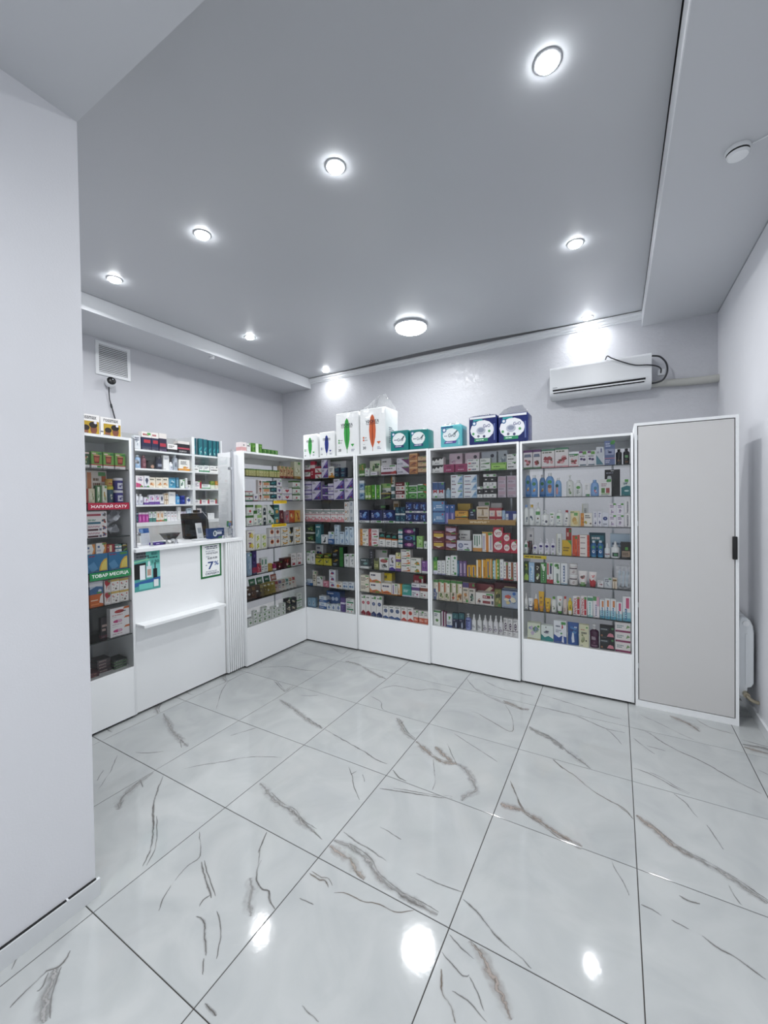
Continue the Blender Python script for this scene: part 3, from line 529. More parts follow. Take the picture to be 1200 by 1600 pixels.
'wgreyt':('box', 'medicine_box', 'box', 'tall white and grey carton', 'e6e8e6;r 35 12 75 80 b8bcbc;l 40 20 70 74 888 5;r 0 0 15 100 c8c8b0'),
'yelbx':('box', 'medicine_box', 'box', 'yellow carton with green corner', 'd8b42c;p 5aa048 55 100 100 100 100 70;l 12 25 85 60 7a6018 2'),
'navred':('box', 'medicine_box', 'box', 'navy carton with red top', '1d2458;r 0 52 100 100 c03c34;l 20 62 80 90 f4d8d0 1'),
'orred':('box', 'medicine_box', 'box', 'tall orange-red carton', 'd04c24;k 40 5 100 95 e87040 b83818'),
'wredst':('box', 'medicine_box', 'box', 'white tube carton with red cap', 'f0ece6;r 0 0 16 100 d05030;r 80 0 100 100 d04830;l 22 35 74 70 988 1'),
'lbflat':('box', 'medicine_box', 'box', 'flat pale blue carton', 'c4d8e8;c 84 50 22 2a3a68;l 8 30 70 65 6a8098 2'),
'dbrown':('box', 'medicine_box', 'box', 'dark brown carton with tan label', '231d1c;r 12 10 95 46 a8927c;r 45 52 75 70 5aa048;l 20 18 85 38 453830 2'),
'ptooth':('box', 'toothpaste_box', 'box', 'dark green carton with yellow leaves', '2f4a24;k 10 50 92 96 c8c83c 7a9a38 1a2a14;p a8c860 0 0 100 0 100 30 50 42 0 26;r 0 0 100 6 111'),
'btooth':('box', 'toothpaste_box', 'box', 'pale blue toothpaste carton', 'a8c8e4;k 10 30 90 95 d8e8f4 78a8d4;l 40 5 70 60 e8f4fc 4'),
'dtooth':('box', 'toothpaste_box', 'box', 'dark brown toothpaste carton', '332c22;k 10 5 92 50 a8c060 e4e8d0 6a8a40;k 20 60 80 92 e0dcd0 4a4034'),
'gtooth':('box', 'toothpaste_box', 'box', 'green toothpaste carton', '5a9a58;p e8eee4 10 95 90 95 60 40;r 20 8 80 60 3f8048;l 42 10 62 55 d8e8d4 4'),
'rtooth':('box', 'toothpaste_box', 'box', 'white toothpaste carton with red foot', 'eceaea;r 0 0 100 18 b83038;c 50 26 26 e8dcdc;k 30 12 70 40 a8404a c8c8d0;r 50 45 80 95 4a4a6a;r 8 40 30 95 c85858'),
'wgtooth':('box', 'toothpaste_box', 'box', 'white toothpaste carton with leaf lid', 'ecf0ec;k 8 60 92 98 4a8a40 88b878 2a5a30;r 45 8 75 50 8a9890'),
'wtooth':('box', 'toothpaste_box', 'box', 'white toothpaste carton with blue letters', 'eef0f2;r 35 12 62 88 5a7090;l 38 16 58 84 eef 5;r 0 0 100 5 a8c4d4'),
'panth':('box', 'ointment_box', 'box', 'white ointment carton with red letters', 'f2eeee;r 56 6 92 96 c02838;p eee 62 30 86 30 86 34 62 34;v 8 6 50 92 b02030 PANTENOL;c 70 90 14 5aa048'),
'aqua':('box', 'ointment_box', 'box', 'white ointment carton with green patch', 'eaf2f0;r 0 0 100 8 a8d0d0;r 0 80 100 96 5a9a78;r 34 8 60 72 8ac0c4;l 38 12 56 68 f0f8f8 5'),
'rosy':('box', 'ointment_box', 'box', 'white ointment carton with pink lid', 'f2ecf0;r 55 55 100 100 e0b0c4;r 0 80 55 100 5aa058;r 34 8 60 62 9a9ab4;l 38 12 56 58 f4f2f8 5'),
'sea':('box', 'ointment_box', 'box', 'white ointment carton fading to aqua', 'eef0f2;r 0 0 100 42 a4d0dc;r 0 0 100 14 5aa8c0;r 36 6 62 58 4a7aa0;l 40 10 58 54 d8ecf4 4;r 40 60 80 92 d88850'),
'seap':('box', 'ointment_box', 'box', 'white ointment carton with pink tab', 'f0f0f2;r 0 0 100 36 a8d4de;r 0 0 100 12 62aec4;r 26 6 52 50 4a7aa0;l 30 10 48 46 d8ecf4 4;r 40 52 80 94 d05a80'),
'floral':('box', 'medicine_box', 'box', 'cream carton with blue flowers', 'dfe4d0;k 6 12 94 92 8a98b8 b8c4a0 5a8a60 c8b8d0;c 85 82 9 5aa048;r 0 0 100 6 b8b088'),
'spikel':('box', 'medicine_box', 'box', 'white carton with teal wave', 'e8eeea;p 2f8a88 0 0 100 0 100 18 60 34 30 22 0 42;k 15 45 85 70 445 889;c 40 88 6 888'),
'feath':('box', 'medicine_box', 'box', 'white carton with blue wave', 'eef0f4;p 2a4f9a 0 0 100 0 100 30 60 34 40 24 0 38;p e8ecf4 62 4 80 4 76 36 66 30;p c02838 62 62 74 70 68 90 64 88;l 15 70 58 80 38405a 1;l 15 46 60 60 99a 2;c 60 44 8 5a9a60'),
'crgr':('box', 'medicine_box', 'box', 'cream carton with green corner', 'e2e0c0;l 15 74 85 80 a85040 1;k 15 12 60 66 a8b088 8a8a60;c 72 28 9 4a4430;c 80 88 10 5aa048;l 20 55 80 70 776 1'),
'shell':('box', 'medicine_box', 'box', 'black carton with pink shell', '18191d;p d88a98 48 14 60 40 72 46 90 38 96 14;r 4 62 60 86 333842;l 8 66 56 82 a8b0b0 1;c 14 20 8 a07050;c 86 84 9 4a8a50'),
'wplum':('box', 'medicine_box', 'box', 'white carton with plum foot', 'efeae8;r 0 0 100 20 8a2c5a;p 7aa068 70 40 98 60 80 78;l 10 40 55 75 899 2'),
'honey':('box', 'herb_box', 'box', 'small cream and green carton', 'd0cc90;r 0 84 100 100 5a8a3c;k 20 30 80 62 a8a858 ece4b8;r 0 0 100 8 888048'),
'tanred':('box', 'herb_box', 'box', 'slim tan and red carton', 'cfae84;k 10 30 90 75 a84a38 e4d0a8 7a5a34;r 0 0 100 16 8a3430'),
'crtall':('box', 'medicine_box', 'box', 'tall cream carton', 'd8dac0;k 12 20 88 85 b8bc94 eceeda;r 0 0 100 14 a88848'),
'wheart':('box', 'medicine_box', 'box', 'white carton with violet heart', 'f0eef2;p 6a4a88 50 25 25 60 38 74 50 62 62 74 75 60;r 0 0 100 8 a85060'),
'wgred':('box', 'medicine_box', 'box', 'white carton with green and red bands', 'eeeeea;r 0 80 100 100 a84048;r 0 0 100 20 4a8a70;c 50 48 14 7a5a88'),
'face':('box', 'medicine_box', 'box', 'white carton with portrait', 'efe6e4;e 50 50 20 30 c07a68;e 50 72 24 16 5a3028;l 12 6 80 16 888 1'),
'ogreen':('box', 'medicine_box', 'box', 'white carton with orange block', 'eceae4;r 10 40 90 90 dca078;r 0 84 100 100 4a9068;c 50 22 10 a83c50'),
'teald':('box', 'medicine_box', 'box', 'teal and dark carton', '1f3a42;k 10 40 90 90 2f8088 58a0a0;r 0 0 100 30 ecefee;c 50 14 9 48a'),
'wred4':('box', 'medicine_box', 'box', 'white carton with red heart', 'f0ecec;p b83848 50 25 28 60 40 74 50 62 60 74 72 60;r 0 0 100 10 8a8ab0;l 12 82 80 94 889 1'),
'gwh':('box', 'medicine_box', 'box', 'white carton with green lid', 'eef0ea;r 0 78 100 100 4a7a38;c 50 40 16 c84850;l 12 10 80 22 788 1'),
'darch':('box', 'medicine_box', 'box', 'white carton with dark arch', 'ecece8;r 20 0 80 60 24303a;e 50 60 30 18 24303a;c 50 40 14 dfe4e4;c 80 20 10 4a7a50'),
'dkgw':('box', 'medicine_box', 'box', 'white carton with bottle green corner', 'e8ece8;p 1d3a30 30 100 100 100 100 40;c 36 30 18 5a8a58;l 10 8 80 18 778 1'),
'tealor':('box', 'medicine_box', 'box', 'teal carton with orange fruit', '4a8a88;c 55 28 28 d8a048;r 0 76 100 100 2f6a70;l 12 54 85 70 dfe 1'),
'dkredpk':('box', 'medicine_box', 'box', 'dark red pouch carton', '6a1f2c;k 15 20 85 85 a85058 3a1018 c8a090'),
'pinkgr':('box', 'medicine_box', 'box', 'pink and grey carton', 'a8888f;k 10 15 90 90 d0a8b0 68707c c85868'),
'orred2':('box', 'medicine_box', 'box', 'orange-red round-topped pack', 'c05a34;k 10 15 90 92 e8a850 a83428 e8d8a0'),
'yelred':('box', 'medicine_box', 'box', 'yellow and red carton', 'd8a848;k 10 15 90 92 e8d070 a83c2c c87838'),
'yflow':('box', 'medicine_box', 'box', 'white carton with yellow and purple flowers', 'efece6;k 8 10 92 92 d8b838 5a3a68 e8d878 8a5a90'),
'ygreen':('box', 'medicine_box', 'box', 'white carton with yellow-green fruit', 'eeeee4;k 12 12 88 92 c8d048 98b838 e0e490'),
'oflow':('box', 'medicine_box', 'box', 'white carton with orange flower', 'f2efec;c 50 58 30 d8782c;c 50 58 18 5a2838;r 0 0 100 8 c8c0d0;l 15 82 80 94 999 1'),
'banana':('box', 'medicine_box', 'box', 'white carton with yellow fruit', 'f2efe6;p d8a030 20 70 50 45 80 60 85 35 50 25 25 45;c 30 25 10 5a4020;c 75 80 12 4a4420;l 10 6 60 14 999 1'),
'dkw':('box', 'medicine_box', 'box', 'dark and white carton', 'e8e8e2;p 242a28 20 100 100 100 90 40 50 20;c 30 40 16 d8b848'),
'lbtall':('box', 'medicine_box', 'box', 'tall light blue carton', 'a4c0d8;k 12 10 88 90 c8dae8 7a9ec0;l 15 84 85 95 eef 1'),
'dpurp':('box', 'medicine_box', 'box', 'tall deep purple carton', '3a2c68;k 15 40 85 90 5a4a90 28204c;r 0 8 100 30 a83858'),
'redpk':('box', 'medicine_box', 'box', 'small red and pink carton', 'c04058;k 15 20 85 85 e89aa8 8a2038;r 0 0 100 12 eee'),
'wgb':('box', 'medicine_box', 'box', 'white carton with green tab', 'ecf0ec;r 15 55 55 90 4a8a70;l 12 15 85 45 889 2'),
'yelpk':('box', 'medicine_box', 'box', 'yellow and pink carton', 'd0a84c;k 10 10 90 90 c0506c e8d480 88a050'),
'magn':('box', 'medicine_box', 'box', 'small magenta carton', 'a02c68;r 0 0 100 30 e8dce4;k 15 36 85 90 c85890 701c48'),
'maro':('box', 'medicine_box', 'box', 'dark maroon flower carton', '4a1620;c 50 35 15 d8c0b8;p b04040 45 40 55 40 65 90 50 80;c 30 75 8 a03838'),
'rflow':('box', 'medicine_box', 'box', 'white carton with red flowers', 'f0ecec;p a82c3c 20 8 80 8 70 30 50 20 35 34;e 30 55 12 6 c0a8a8;e 70 55 12 6 c0a8a8;l 15 70 85 90 999 2'),
'gemb':('box', 'medicine_box', 'box', 'white carton with green emblem', 'eff1ed;c 50 42 24 46763e;c 50 42 10 9cc08c;l 15 74 85 90 778 1'),
'bflor':('box', 'medicine_box', 'box', 'black floral carton', '1d1d20;k 12 15 88 85 c8b890 8a8a80 4a4a40 e0d8c8'),
'wgr3':('box', 'medicine_box', 'box', 'tall white and green carton', 'eef1ec;r 0 8 100 20 5a9a50;k 20 30 80 60 a8b8b0 ccd4cc;l 15 70 85 92 898 2'),
'greenbx':('box', 'medicine_box', 'box', 'green carton with white centre', '4a7a2c;r 34 0 62 100 dfe6d8;k 4 10 30 90 6aa040 2a4a1c;k 66 10 96 90 6aa040 2a4a1c'),
'gsm':('box', 'medicine_box', 'box', 'small dark green carton', '3a6a2c;k 15 20 85 85 7aa058 24441c;r 0 0 100 12 d0d8c0'),
'pinktop':('box', 'medicine_box', 'box', 'white and pink carton', 'e6dcdc;r 0 10 100 48 d0a0a0;c 50 70 12 666'),
'gtop':('box', 'medicine_box', 'box', 'grey-white carton', 'dcdcda;l 12 60 85 84 555 1;r 0 0 100 12 bbb'),
'mug':('box', 'tea_box', 'box', 'green carton with red tea mug', '7ab050;r 0 0 100 18 f2eeee;r 0 18 100 24 c03838;p 8a3028 25 30 72 30 80 78 20 78;p c86848 30 40 68 40 72 66 28 66;e 50 78 30 5 d8a070;r 8 84 44 92 e8c8c0;p 3a8a48 60 82 96 82 96 96 64 92'),
'mugd':('box', 'tea_box', 'box', 'tea carton with red lid', '3a5a3c;r 0 84 100 94 e8d0c8;k 15 20 85 75 a84838 e0d8b0 5a8a50;r 0 0 100 18 f0eeee'),
'winor':('box', 'medicine_box', 'box', 'wide white carton with orange tabs', 'eee4da;r 4 20 24 94 d88a58;l 32 36 70 80 7a5a40 3;r 74 66 96 90 c86830;e 86 14 10 9 c86030;l 14 6 26 12 333 1'),
'redcr':('box', 'medicine_box', 'box', 'red carton with cream label', 'a83c38;r 30 10 62 90 ecdcb8;r 75 0 100 100 8a2438;p e8e0e0 5 60 18 60 12 80'),
'gold':('box', 'medicine_box', 'box', 'green carton with white label', '4a7a4a;r 30 8 70 92 e4ead8;k 34 20 66 70 6a9a58 c0d0a8'),
'leafw':('box', 'medicine_box', 'box', 'white carton with leaf picture', 'e8e8dc;k 35 5 95 70 6a8a50 c8a860 a8b888;r 0 0 12 100 6a8a50'),
'beige':('box', 'medicine_box', 'box', 'beige carton with stamp', 'dcd4b8;r 0 0 25 100 a84840;k 40 15 92 90 c8c098 8a9a60 e8e4d0'),
'flatt':('box', 'medicine_box', 'box', 'flat white carton with teal strip', 'f0eeec;r 4 8 68 40 2f6a80;k 70 10 98 90 c86848 5a6878 8a3a30;l 6 54 64 84 6a9a80 2'),
'flatd':('box', 'medicine_box', 'box', 'flat white carton with maroon strip', 'f0ecec;r 4 8 56 36 4a1a28;k 72 10 98 90 c86848 7a5a50 4a5a88;r 60 8 72 40 778;l 6 54 64 84 b07080 2'),
'flatr':('box', 'medicine_box', 'box', 'flat white carton with red strip', 'efe8e8;r 2 30 70 62 a84050;k 72 10 98 90 555 dde 888'),
'arrow':('box', 'medicine_box', 'box', 'white carton with orange arrow', 'eeece8;p d89048 62 0 100 0 100 100 62 100 84 50;p b86028 80 0 100 0 100 40;r 14 55 34 75 4a6a98;l 8 20 56 40 88a 2'),
'citrus':('box', 'drink_mix_box', 'box', 'blue carton with lemon wedge', '2f78a8;p e8b83c 55 6 96 6 96 74 80 68 66 50 58 28;p f4dc70 62 10 94 10 94 64 78 56 68 40;l 6 84 60 94 a83050 1;p 5a98c4 0 40 30 60 50 20 20 0'),
'wdot4':('box', 'medicine_box', 'box', 'white carton with gold lid and dots', 'f0eeea;r 0 82 100 100 d0b060;c 20 62 8 c03c38;c 78 66 8 c03c38;c 70 40 6 556;c 58 20 12 6a5a50;l 20 48 60 58 a85050 1;c 28 30 5 444'),
'bluwave':('box', 'medicine_box', 'box', 'blue and white wave carton', 'e8e8ec;r 0 0 100 62 3f6a98;p b8c8d8 0 40 50 62 100 50 100 62 0 62;e 76 24 14 12 c8d4e0;r 0 84 100 100 d8dce4'),
'orng':('box', 'medicine_box', 'box', 'flat orange carton', 'd06a30;r 6 50 60 58 f0d8c0;r 8 18 70 26 e89858;p f0ece8 70 30 100 20 100 100 80 80'),
'redwh':('box', 'medicine_box', 'box', 'white carton with red arch', 'f0ecea;e 50 84 46 30 b03038;r 0 0 100 14 e8e4e2;k 20 20 50 66 c84048 e0b0a8;l 55 22 92 66 a88 3'),
'pinkcap':('box', 'medicine_box', 'box', 'white carton with pink capsule', 'f4f2f2;e 38 60 24 16 c84080;r 38 44 58 76 d8a8c0;p d07038 70 80 100 80 100 100 80 100;l 10 20 80 34 c8a8b4 1'),
'redcap':('box', 'medicine_box', 'box', 'white carton with red capsule', 'f4f2f2;e 48 60 26 18 b83838;l 54 48 86 64 333 1;p d07038 66 78 100 78 100 100 76 100;l 10 16 80 32 d09090 1'),
'dkbook':('box', 'medicine_box', 'box', 'dark folded box', '3a3438;l 12 30 80 70 c0a8a0 2;r 0 0 100 14 6a4048'),
'dkgreenb':('box', 'medicine_box', 'box', 'dark box with green edge', '2c3230;r 0 10 100 34 5f8a58;l 12 46 80 80 9a9a94 2'),
'maroonb':('box', 'medicine_box', 'box', 'dark maroon sachet box', '4a2430;k 10 15 90 85 7a3a48 2a1820 a87868'),
'rmax':('box', 'device_box', 'box', 'white device carton with family photo', 'eceae8;t 14 76 86 92 5a5a5e rossmax;r 14 0 98 66 b8982c;e 34 16 14 22 8a5a40;e 36 32 17 14 2a2020;e 72 26 16 26 7a4a3a;e 70 48 20 16 221c1c;c 80 60 7 dde;r 0 18 12 24 445'),
'navrd':('box', 'medicine_box', 'box', 'navy carton with red panel', '1c2444;r 0 70 100 100 e4e0dc;r 22 40 90 58 b02c3c;r 0 0 100 20 3a3c50;l 12 76 85 94 a85858 1'),
'navrd2':('box', 'medicine_box', 'box', 'maroon and navy carton', '28203c;r 0 72 100 100 ddd8d4;r 10 28 90 46 a83044;r 0 0 100 16 4a4058'),
'wblk':('box', 'medicine_box', 'box', 'low white and black carton', 'e6e4e2;r 0 0 100 40 2a2a2e;l 10 55 85 85 555 2'),
'blkred':('box', 'medicine_box', 'box', 'low black and red carton', '23222a;r 0 36 100 48 b04858;r 0 78 100 100 d8d4d0;l 10 10 80 28 999 1'),
'tealblu':('box', 'medicine_box', 'box', 'tall teal-blue carton', '1f6a74;r 70 0 100 100 174a5c;p 3f98a0 5 20 60 45 60 55 5 40;k 10 5 60 30 48a8a8 c8d8d8'),
'gryw':('box', 'medicine_box', 'box', 'grey-white carton', 'd0d4d8;k 15 15 85 85 a8b0b8 e4e8ea;l 12 60 85 90 667 2'),
'wpk':('box', 'medicine_box', 'box', 'white carton with pink foot', 'ece6ea;p c03c74 0 0 100 0 60 30 0 42;k 10 45 90 90 c8a8c0 8a90a0'),
'wgr4':('box', 'medicine_box', 'box', 'white carton with slate heart', 'e8e8ec;p 4a5068 50 25 20 60 35 80 65 80 80 60;r 0 0 100 12 889'),
'cror':('box', 'medicine_box', 'box', 'cream carton with orange swirl', 'ece4d4;k 10 15 90 55 d89858 b87848 e8c8a0;l 12 70 85 90 665 1'),
'blu2':('box', 'medicine_box', 'box', 'blue carton with white swirl', '4a98b8;k 15 20 85 80 c8e0ea 2f7898;r 0 86 100 100 2f6a88'),
'grn2':('box', 'medicine_box', 'box', 'small green-orange carton', 'dfe4d4;r 0 48 100 100 7a9a48;k 15 50 85 95 c8a848 5a7a34'),
'org2':('box', 'medicine_box', 'box', 'small orange carton', 'e4ddd0;r 0 48 100 100 c88a3c;k 15 50 85 95 e0b060 8a5a24'),
'wrd5':('box', 'medicine_box', 'box', 'white carton with red end', 'eeeaea;r 76 0 100 100 a8384a;l 10 25 66 78 889 3;r 0 90 76 100 555'),
'wgnd':('box', 'medicine_box', 'box', 'white carton with green edge', 'ecefec;r 0 0 100 24 4a9068;l 10 45 85 85 889 2'),
'violw':('box', 'medicine_box', 'box', 'white and violet carton', 'e4e0ec;r 0 0 100 30 6a4a98;k 15 35 85 90 a08cc0 c8c0d8 c05890'),
'magst':('box', 'medicine_box', 'box', 'magenta carton with white lid', 'a83490;r 0 82 100 100 e8dce8;e 50 40 20 26 d888c4'),
'tealf':('box', 'medicine_box', 'box', 'white carton with teal foot', 'e4eaea;r 0 0 100 40 4a8078;l 12 50 85 85 889 2'),
'orf':('box', 'medicine_box', 'box', 'cream carton with orange foot', 'efe4d8;r 0 0 100 16 c85838;k 15 24 85 85 e0a878 ecc8a8 c89858'),
'dots3':('box', 'medicine_box', 'box', 'white carton with crimson dot', 'eceaee;c 50 50 14 a8384a;c 25 20 6 8a8ab8;c 75 20 6 8a8ab8;l 15 72 85 90 999 1'),
'blbox':('box', 'device_box', 'box', 'blue and white device carton', '1f3f7c;r 45 40 80 66 e4eaf2;e 30 50 16 30 e8ecf2;l 45 72 95 84 c8d4e8 1;r 22 36 32 66 28406c'),
'bxpur':('box', 'medicine_box', 'box', 'flat purple carton', '4a3488;l 20 30 70 70 d8d0ec 1;r 80 0 100 100 2f2460'),
'blkwh':('box', 'medicine_box', 'box', 'dark carton with white base', '2a2230;r 0 0 100 48 e4e2e0;k 20 55 80 90 6a3a68 8a5a78;l 10 10 85 40 667 3'),
'syrup':('bottle', 'syrup_bottle', 'bottle', 'black syrup bottle', '17181a;101112;k 20 15 85 50 8a5a38 3a2c24 5a4430'),
'syrupg':('bottle', 'syrup_bottle', 'bottle', 'black syrup bottle with green sticker', '17181a;101112;k 20 10 85 40 8a5a38 3a2c24;r 25 55 80 78 6aa068'),
'sham':('flat', 'shampoo_bottle', 'bottle', 'blue baby shampoo bottle with gold print', '7aa8dc;f0f0f2;e 50 76 30 10 4a8a58;k 20 28 80 56 d8b060 c88858 e8d8a0;r 10 2 90 14 4a88c8'),
'sham2':('flat', 'shampoo_bottle', 'bottle', 'blue shampoo bottle with baby face', '7aa8dc;f0f0f2;e 50 80 30 10 4a9a58;e 50 42 26 22 d8a890;e 50 56 26 10 8a6048;r 12 4 88 16 4a88c8'),
'sham3':('flat', 'shampoo_bottle', 'bottle', 'blue shampoo bottle with pink baby', '8ab4e0;f0f0f2;e 30 74 28 12 2f5a48;e 30 40 20 26 d89890;e 70 20 20 14 6a9ad0'),
'wpump':('pump', 'lotion_bottle', 'bottle', 'white pump lotion bottle with leaves', 'eef0ea;f2f2f0;k 25 15 80 60 7a9060 566a50 b0b8a0;c 60 22 12 5a8a50;c 50 76 7 443'),
'wround2':('flat', 'cream_bottle', 'bottle', 'white rounded bottle with green label', 'eef0ee;eef0ee;e 50 70 32 12 5aa048;l 25 20 75 52 7a8a80 4'),
'bblue':('flat', 'lotion_bottle', 'bottle', 'pale blue bottle with strawberry', '8ab0e0;88aee0;e 60 62 22 14 4a8aa0;k 40 20 85 55 c03848 e8dce0 d05060'),
'wblu':('bottle', 'baby_bottle', 'bottle', 'white bottle with blue cap', 'f0f2f0;8aa8d8;k 40 20 90 60 445a68 8a98a0;r 0 4 100 8 c8c8c8;c 70 50 12 3a4a5a'),
'wyl':('bottle', 'baby_bottle', 'bottle', 'white bottle with yellow cap', 'f0f2f0;e0b848;k 10 30 80 66 38485a 788898;c 45 52 16 4a5a68'),
'wpump2':('pump', 'baby_bottle', 'bottle', 'white pump bottle with green patch', 'f0f2ef;f0f2ef;r 5 70 95 92 5aa058;c 55 46 18 6a5a40;k 20 12 80 30 8a9a90 aab'),
'wpump3':('pump', 'baby_bottle', 'bottle', 'small white pump bottle', 'f0f1ef;f0f1ef;c 70 40 18 667;c 20 50 8 889;l 20 10 85 22 99a 1'),
'wtub':('tube', 'cream_tube', 'tube', 'white cream tube with brown seal', 'f0f1ee;e8e8e6;r 10 80 80 94 6aa060;c 55 62 20 6a4a38;l 20 20 80 40 99a 2'),
'wbot':('bottle', 'baby_bottle', 'bottle', 'white bottle with green label', 'f0f2f0;f0f2f0;r 15 62 60 86 5aa058;c 55 42 9 555;l 20 18 80 34 9aa 2'),
'wrcap':('bottle', 'baby_bottle', 'bottle', 'white bottle with red cap', 'f0f0ee;a82c38;c 50 66 18 5a5a50;l 15 36 85 52 778 2;l 20 10 80 24 99a 1'),
'ypouch':('pouch', 'cream_pouch', 'pouch', 'pale yellow pouch with green tab', 'e6dcb0;r 40 72 80 92 5aa048;e 45 40 24 22 c8a050;e 55 24 26 14 d8c080;r 0 90 40 100 8aa068'),
'ltube':('bottle', 'tonic_bottle', 'bottle', 'white bottle with green top label', 'eef0ee;dfe6df;r 15 64 90 94 3a7a58;l 15 20 80 50 788 3;p 8ab078 20 4 70 4 50 20'),
'bktube':('tube', 'tonic_tube', 'tube', 'dark brown slim tube', '33282a;222;c 50 85 16 a04058;l 35 15 65 70 876 5'),
'pgel':('pump', 'gel_bottle', 'bottle', 'white pump bottle with violet oval', 'e8e6ee;eceaf0;e 50 78 34 12 3a2a78;l 25 40 75 60 99a 2;p 8aa878 35 4 65 4 50 30'),
'blbot':('bottle', 'mouthwash_bottle', 'bottle', 'blue mouthwash bottle', '2f6aa0;d8e4ec;c 50 46 28 e4ecf2;c 55 48 16 3a78b0;e 50 82 34 12 4a9a70;r 5 2 95 14 4a9ac0'),
'wdrop':('spray', 'dropper_bottle', 'bottle', 'white dropper bottle with maroon band', 'eef0f0;f0f0f0;r 0 36 100 46 7a2438;l 20 12 80 30 99a 2'),
'wdrop2':('spray', 'nasal_bottle', 'bottle', 'white bottle with dark label', 'eceeee;f2f2f2;r 10 16 90 56 2c3a3c;r 30 24 80 46 5a9a68'),
'jar2':('jar', 'cream_jar', 'jar', 'small white cream jar with dark band', 'e8e4e2;f0eeee;r 0 72 100 84 3a2a34;k 15 15 85 60 b8a8a8 dcd4d4'),
'trw':('tube', 'hand_cream_tube', 'tube', 'white tube with cherries', 'eee8e6;5a9048;k 15 30 85 75 8a3038 c06a60 4a3a34;r 20 4 80 14 6aa048'),
'trr':('tube', 'hand_cream_tube', 'tube', 'white and red tube', 'eee6e4;b83038;p c03840 0 0 100 0 100 26 60 44 30 30 0 50;k 30 55 80 85 c05058 e4b0a8'),
'noz':('spray', 'nozzle_bottle', 'bottle', 'slim white nozzle bottle', 'eff1f0;f4f4f4;l 30 25 75 60 778 3;r 20 4 80 12 2a3a78'),
'tnav':('tube', 'cream_tube', 'tube', 'white tube with navy stripe', 'eef0f2;e4e6e8;r 0 12 100 24 26386f;l 25 45 75 75 99a 2'),
'orbt':('spray', 'sunscreen_bottle', 'bottle', 'orange sunscreen bottle', 'e09a24;f2f2ee;k 20 30 80 70 e8c040 c86a20;r 20 8 80 20 7a3a20'),
'ytube':('tube', 'sunscreen_tube', 'tube', 'tall yellow tube', 'e0b030;d89a28;c 45 66 20 7a5a28;l 25 30 75 48 8a4a20 2;r 10 4 90 16 d8905a'),
'ytube2':('tube', 'sunscreen_tube', 'tube', 'short yellow tube', 'e2b832;d8a028;c 55 64 20 8a6a28;l 25 30 75 46 8a5a20 2;r 10 4 90 14 c88848'),
'gcap':('bottle', 'repellent_bottle', 'bottle', 'white bottle with green cap', 'eaece8;5aa02c;k 25 25 80 60 3a4a34 8aa878;r 10 2 90 8 ccc'),
'wgtub':('tube', 'repellent_tube', 'tube', 'white tube with green foot', 'eaeceb;5aa048;k 20 35 80 66 667a60 a8b0a8;c 60 40 12 333;p d04838 40 84 80 84 60 72'),
'rcap':('bottle', 'repellent_bottle', 'bottle', 'pale bottle with red cap', 'ddd0c8;c03028;l 25 15 75 50 a06a60 3'),
'ywtub':('bottle', 'repellent_bottle', 'bottle', 'yellow and white bottle', 'e0c838;e8d048;r 5 2 95 34 eef0ea;k 25 40 80 84 a88820 6a6a28'),
'bpouch':('pouch', 'wipes_pouch', 'pouch', 'blue wipes pouch with white swan', '27549a;p dfe8f2 42 10 64 14 58 50 50 76 44 60 36 30;k 10 50 95 92 4a80b8 1c3a78;l 60 78 90 88 c8d8ec 1'),
'plumb':('pump', 'soap_bottle', 'bottle', 'plum liquid soap pump bottle', '4a1f40;ececec;l 15 52 85 74 d8c8d4 3;r 10 14 90 18 a88098;c 50 34 10 7a4a68'),
'lav':('pump', 'lotion_bottle', 'bottle', 'lavender pump bottle', '8a94c8;f0f0f2;l 20 20 80 78 3a4488 4;r 10 82 90 92 26306a'),
'spr1':('spray', 'spray_bottle', 'bottle', 'white spray bottle with grey lettering', 'ebeceb;f4f4f4;l 15 30 85 62 778 3;l 15 12 70 20 aaa 1'),
'spr2':('spray', 'spray_bottle', 'bottle', 'white spray bottle with violet curl', 'ebeaec;f4f4f4;l 15 56 85 72 778 2;t 15 22 85 50 5a3a68 е;r 10 10 90 13 998'),
'lbbot':('bottle', 'saline_bottle', 'bottle', 'pale blue saline bottle', 'a8c8dc;e8eef0;l 20 25 80 60 e8f2f8 3;r 0 2 100 8 c8dce8'),
'jarp':('jar', 'vitamin_jar', 'jar', 'purple jar with white lid', '3f3a88;e8e8ee;r 20 15 90 80 e0e0ee;k 26 22 84 74 5a5498 b8b4d4 3a3478'),
'jary':('jar', 'vitamin_jar', 'jar', 'teal jar with yellow lid', '3a5a6a;c8c038;k 15 20 85 80 5a7a88 c8c8b8 2a4050'),
'dkbot':('bottle', 'syrup_bottle', 'bottle', 'maroon rounded bottle', '6a3440;7a4048;l 20 25 80 55 b08088 3'),
'lbot2':('bottle', 'tonic_bottle', 'bottle', 'pale blue bottle on staff shelf', '8aa8c8;c8d4dc;l 20 25 80 60 e0e8f0 3'),
'dklow':('jar', 'food_jar', 'jar', 'low dark jar', '2a2426;1c1a1c;e 55 40 28 26 b08a78'),
'dknav':('jar', 'food_jar', 'jar', 'dark navy jar', '20243a;181a2a;r 10 30 90 60 8a90a0'),
'gryb':('bottle', 'spray_can', 'bottle', 'grey spray can', 'a8b0ba;d0d4d8;l 20 30 80 70 556 3'),
'wbt3':('bottle', 'pill_bottle', 'bottle', 'small white bottle', 'e6e8ee;f0f0f4;l 20 25 80 60 88a 3;r 0 4 100 12 a8b0cc'),
'bbt':('bottle', 'mouthwash_bottle', 'bottle', 'bright blue bottle', '4a98cc;3a78b0;l 20 25 80 65 d8ecf6 3'),
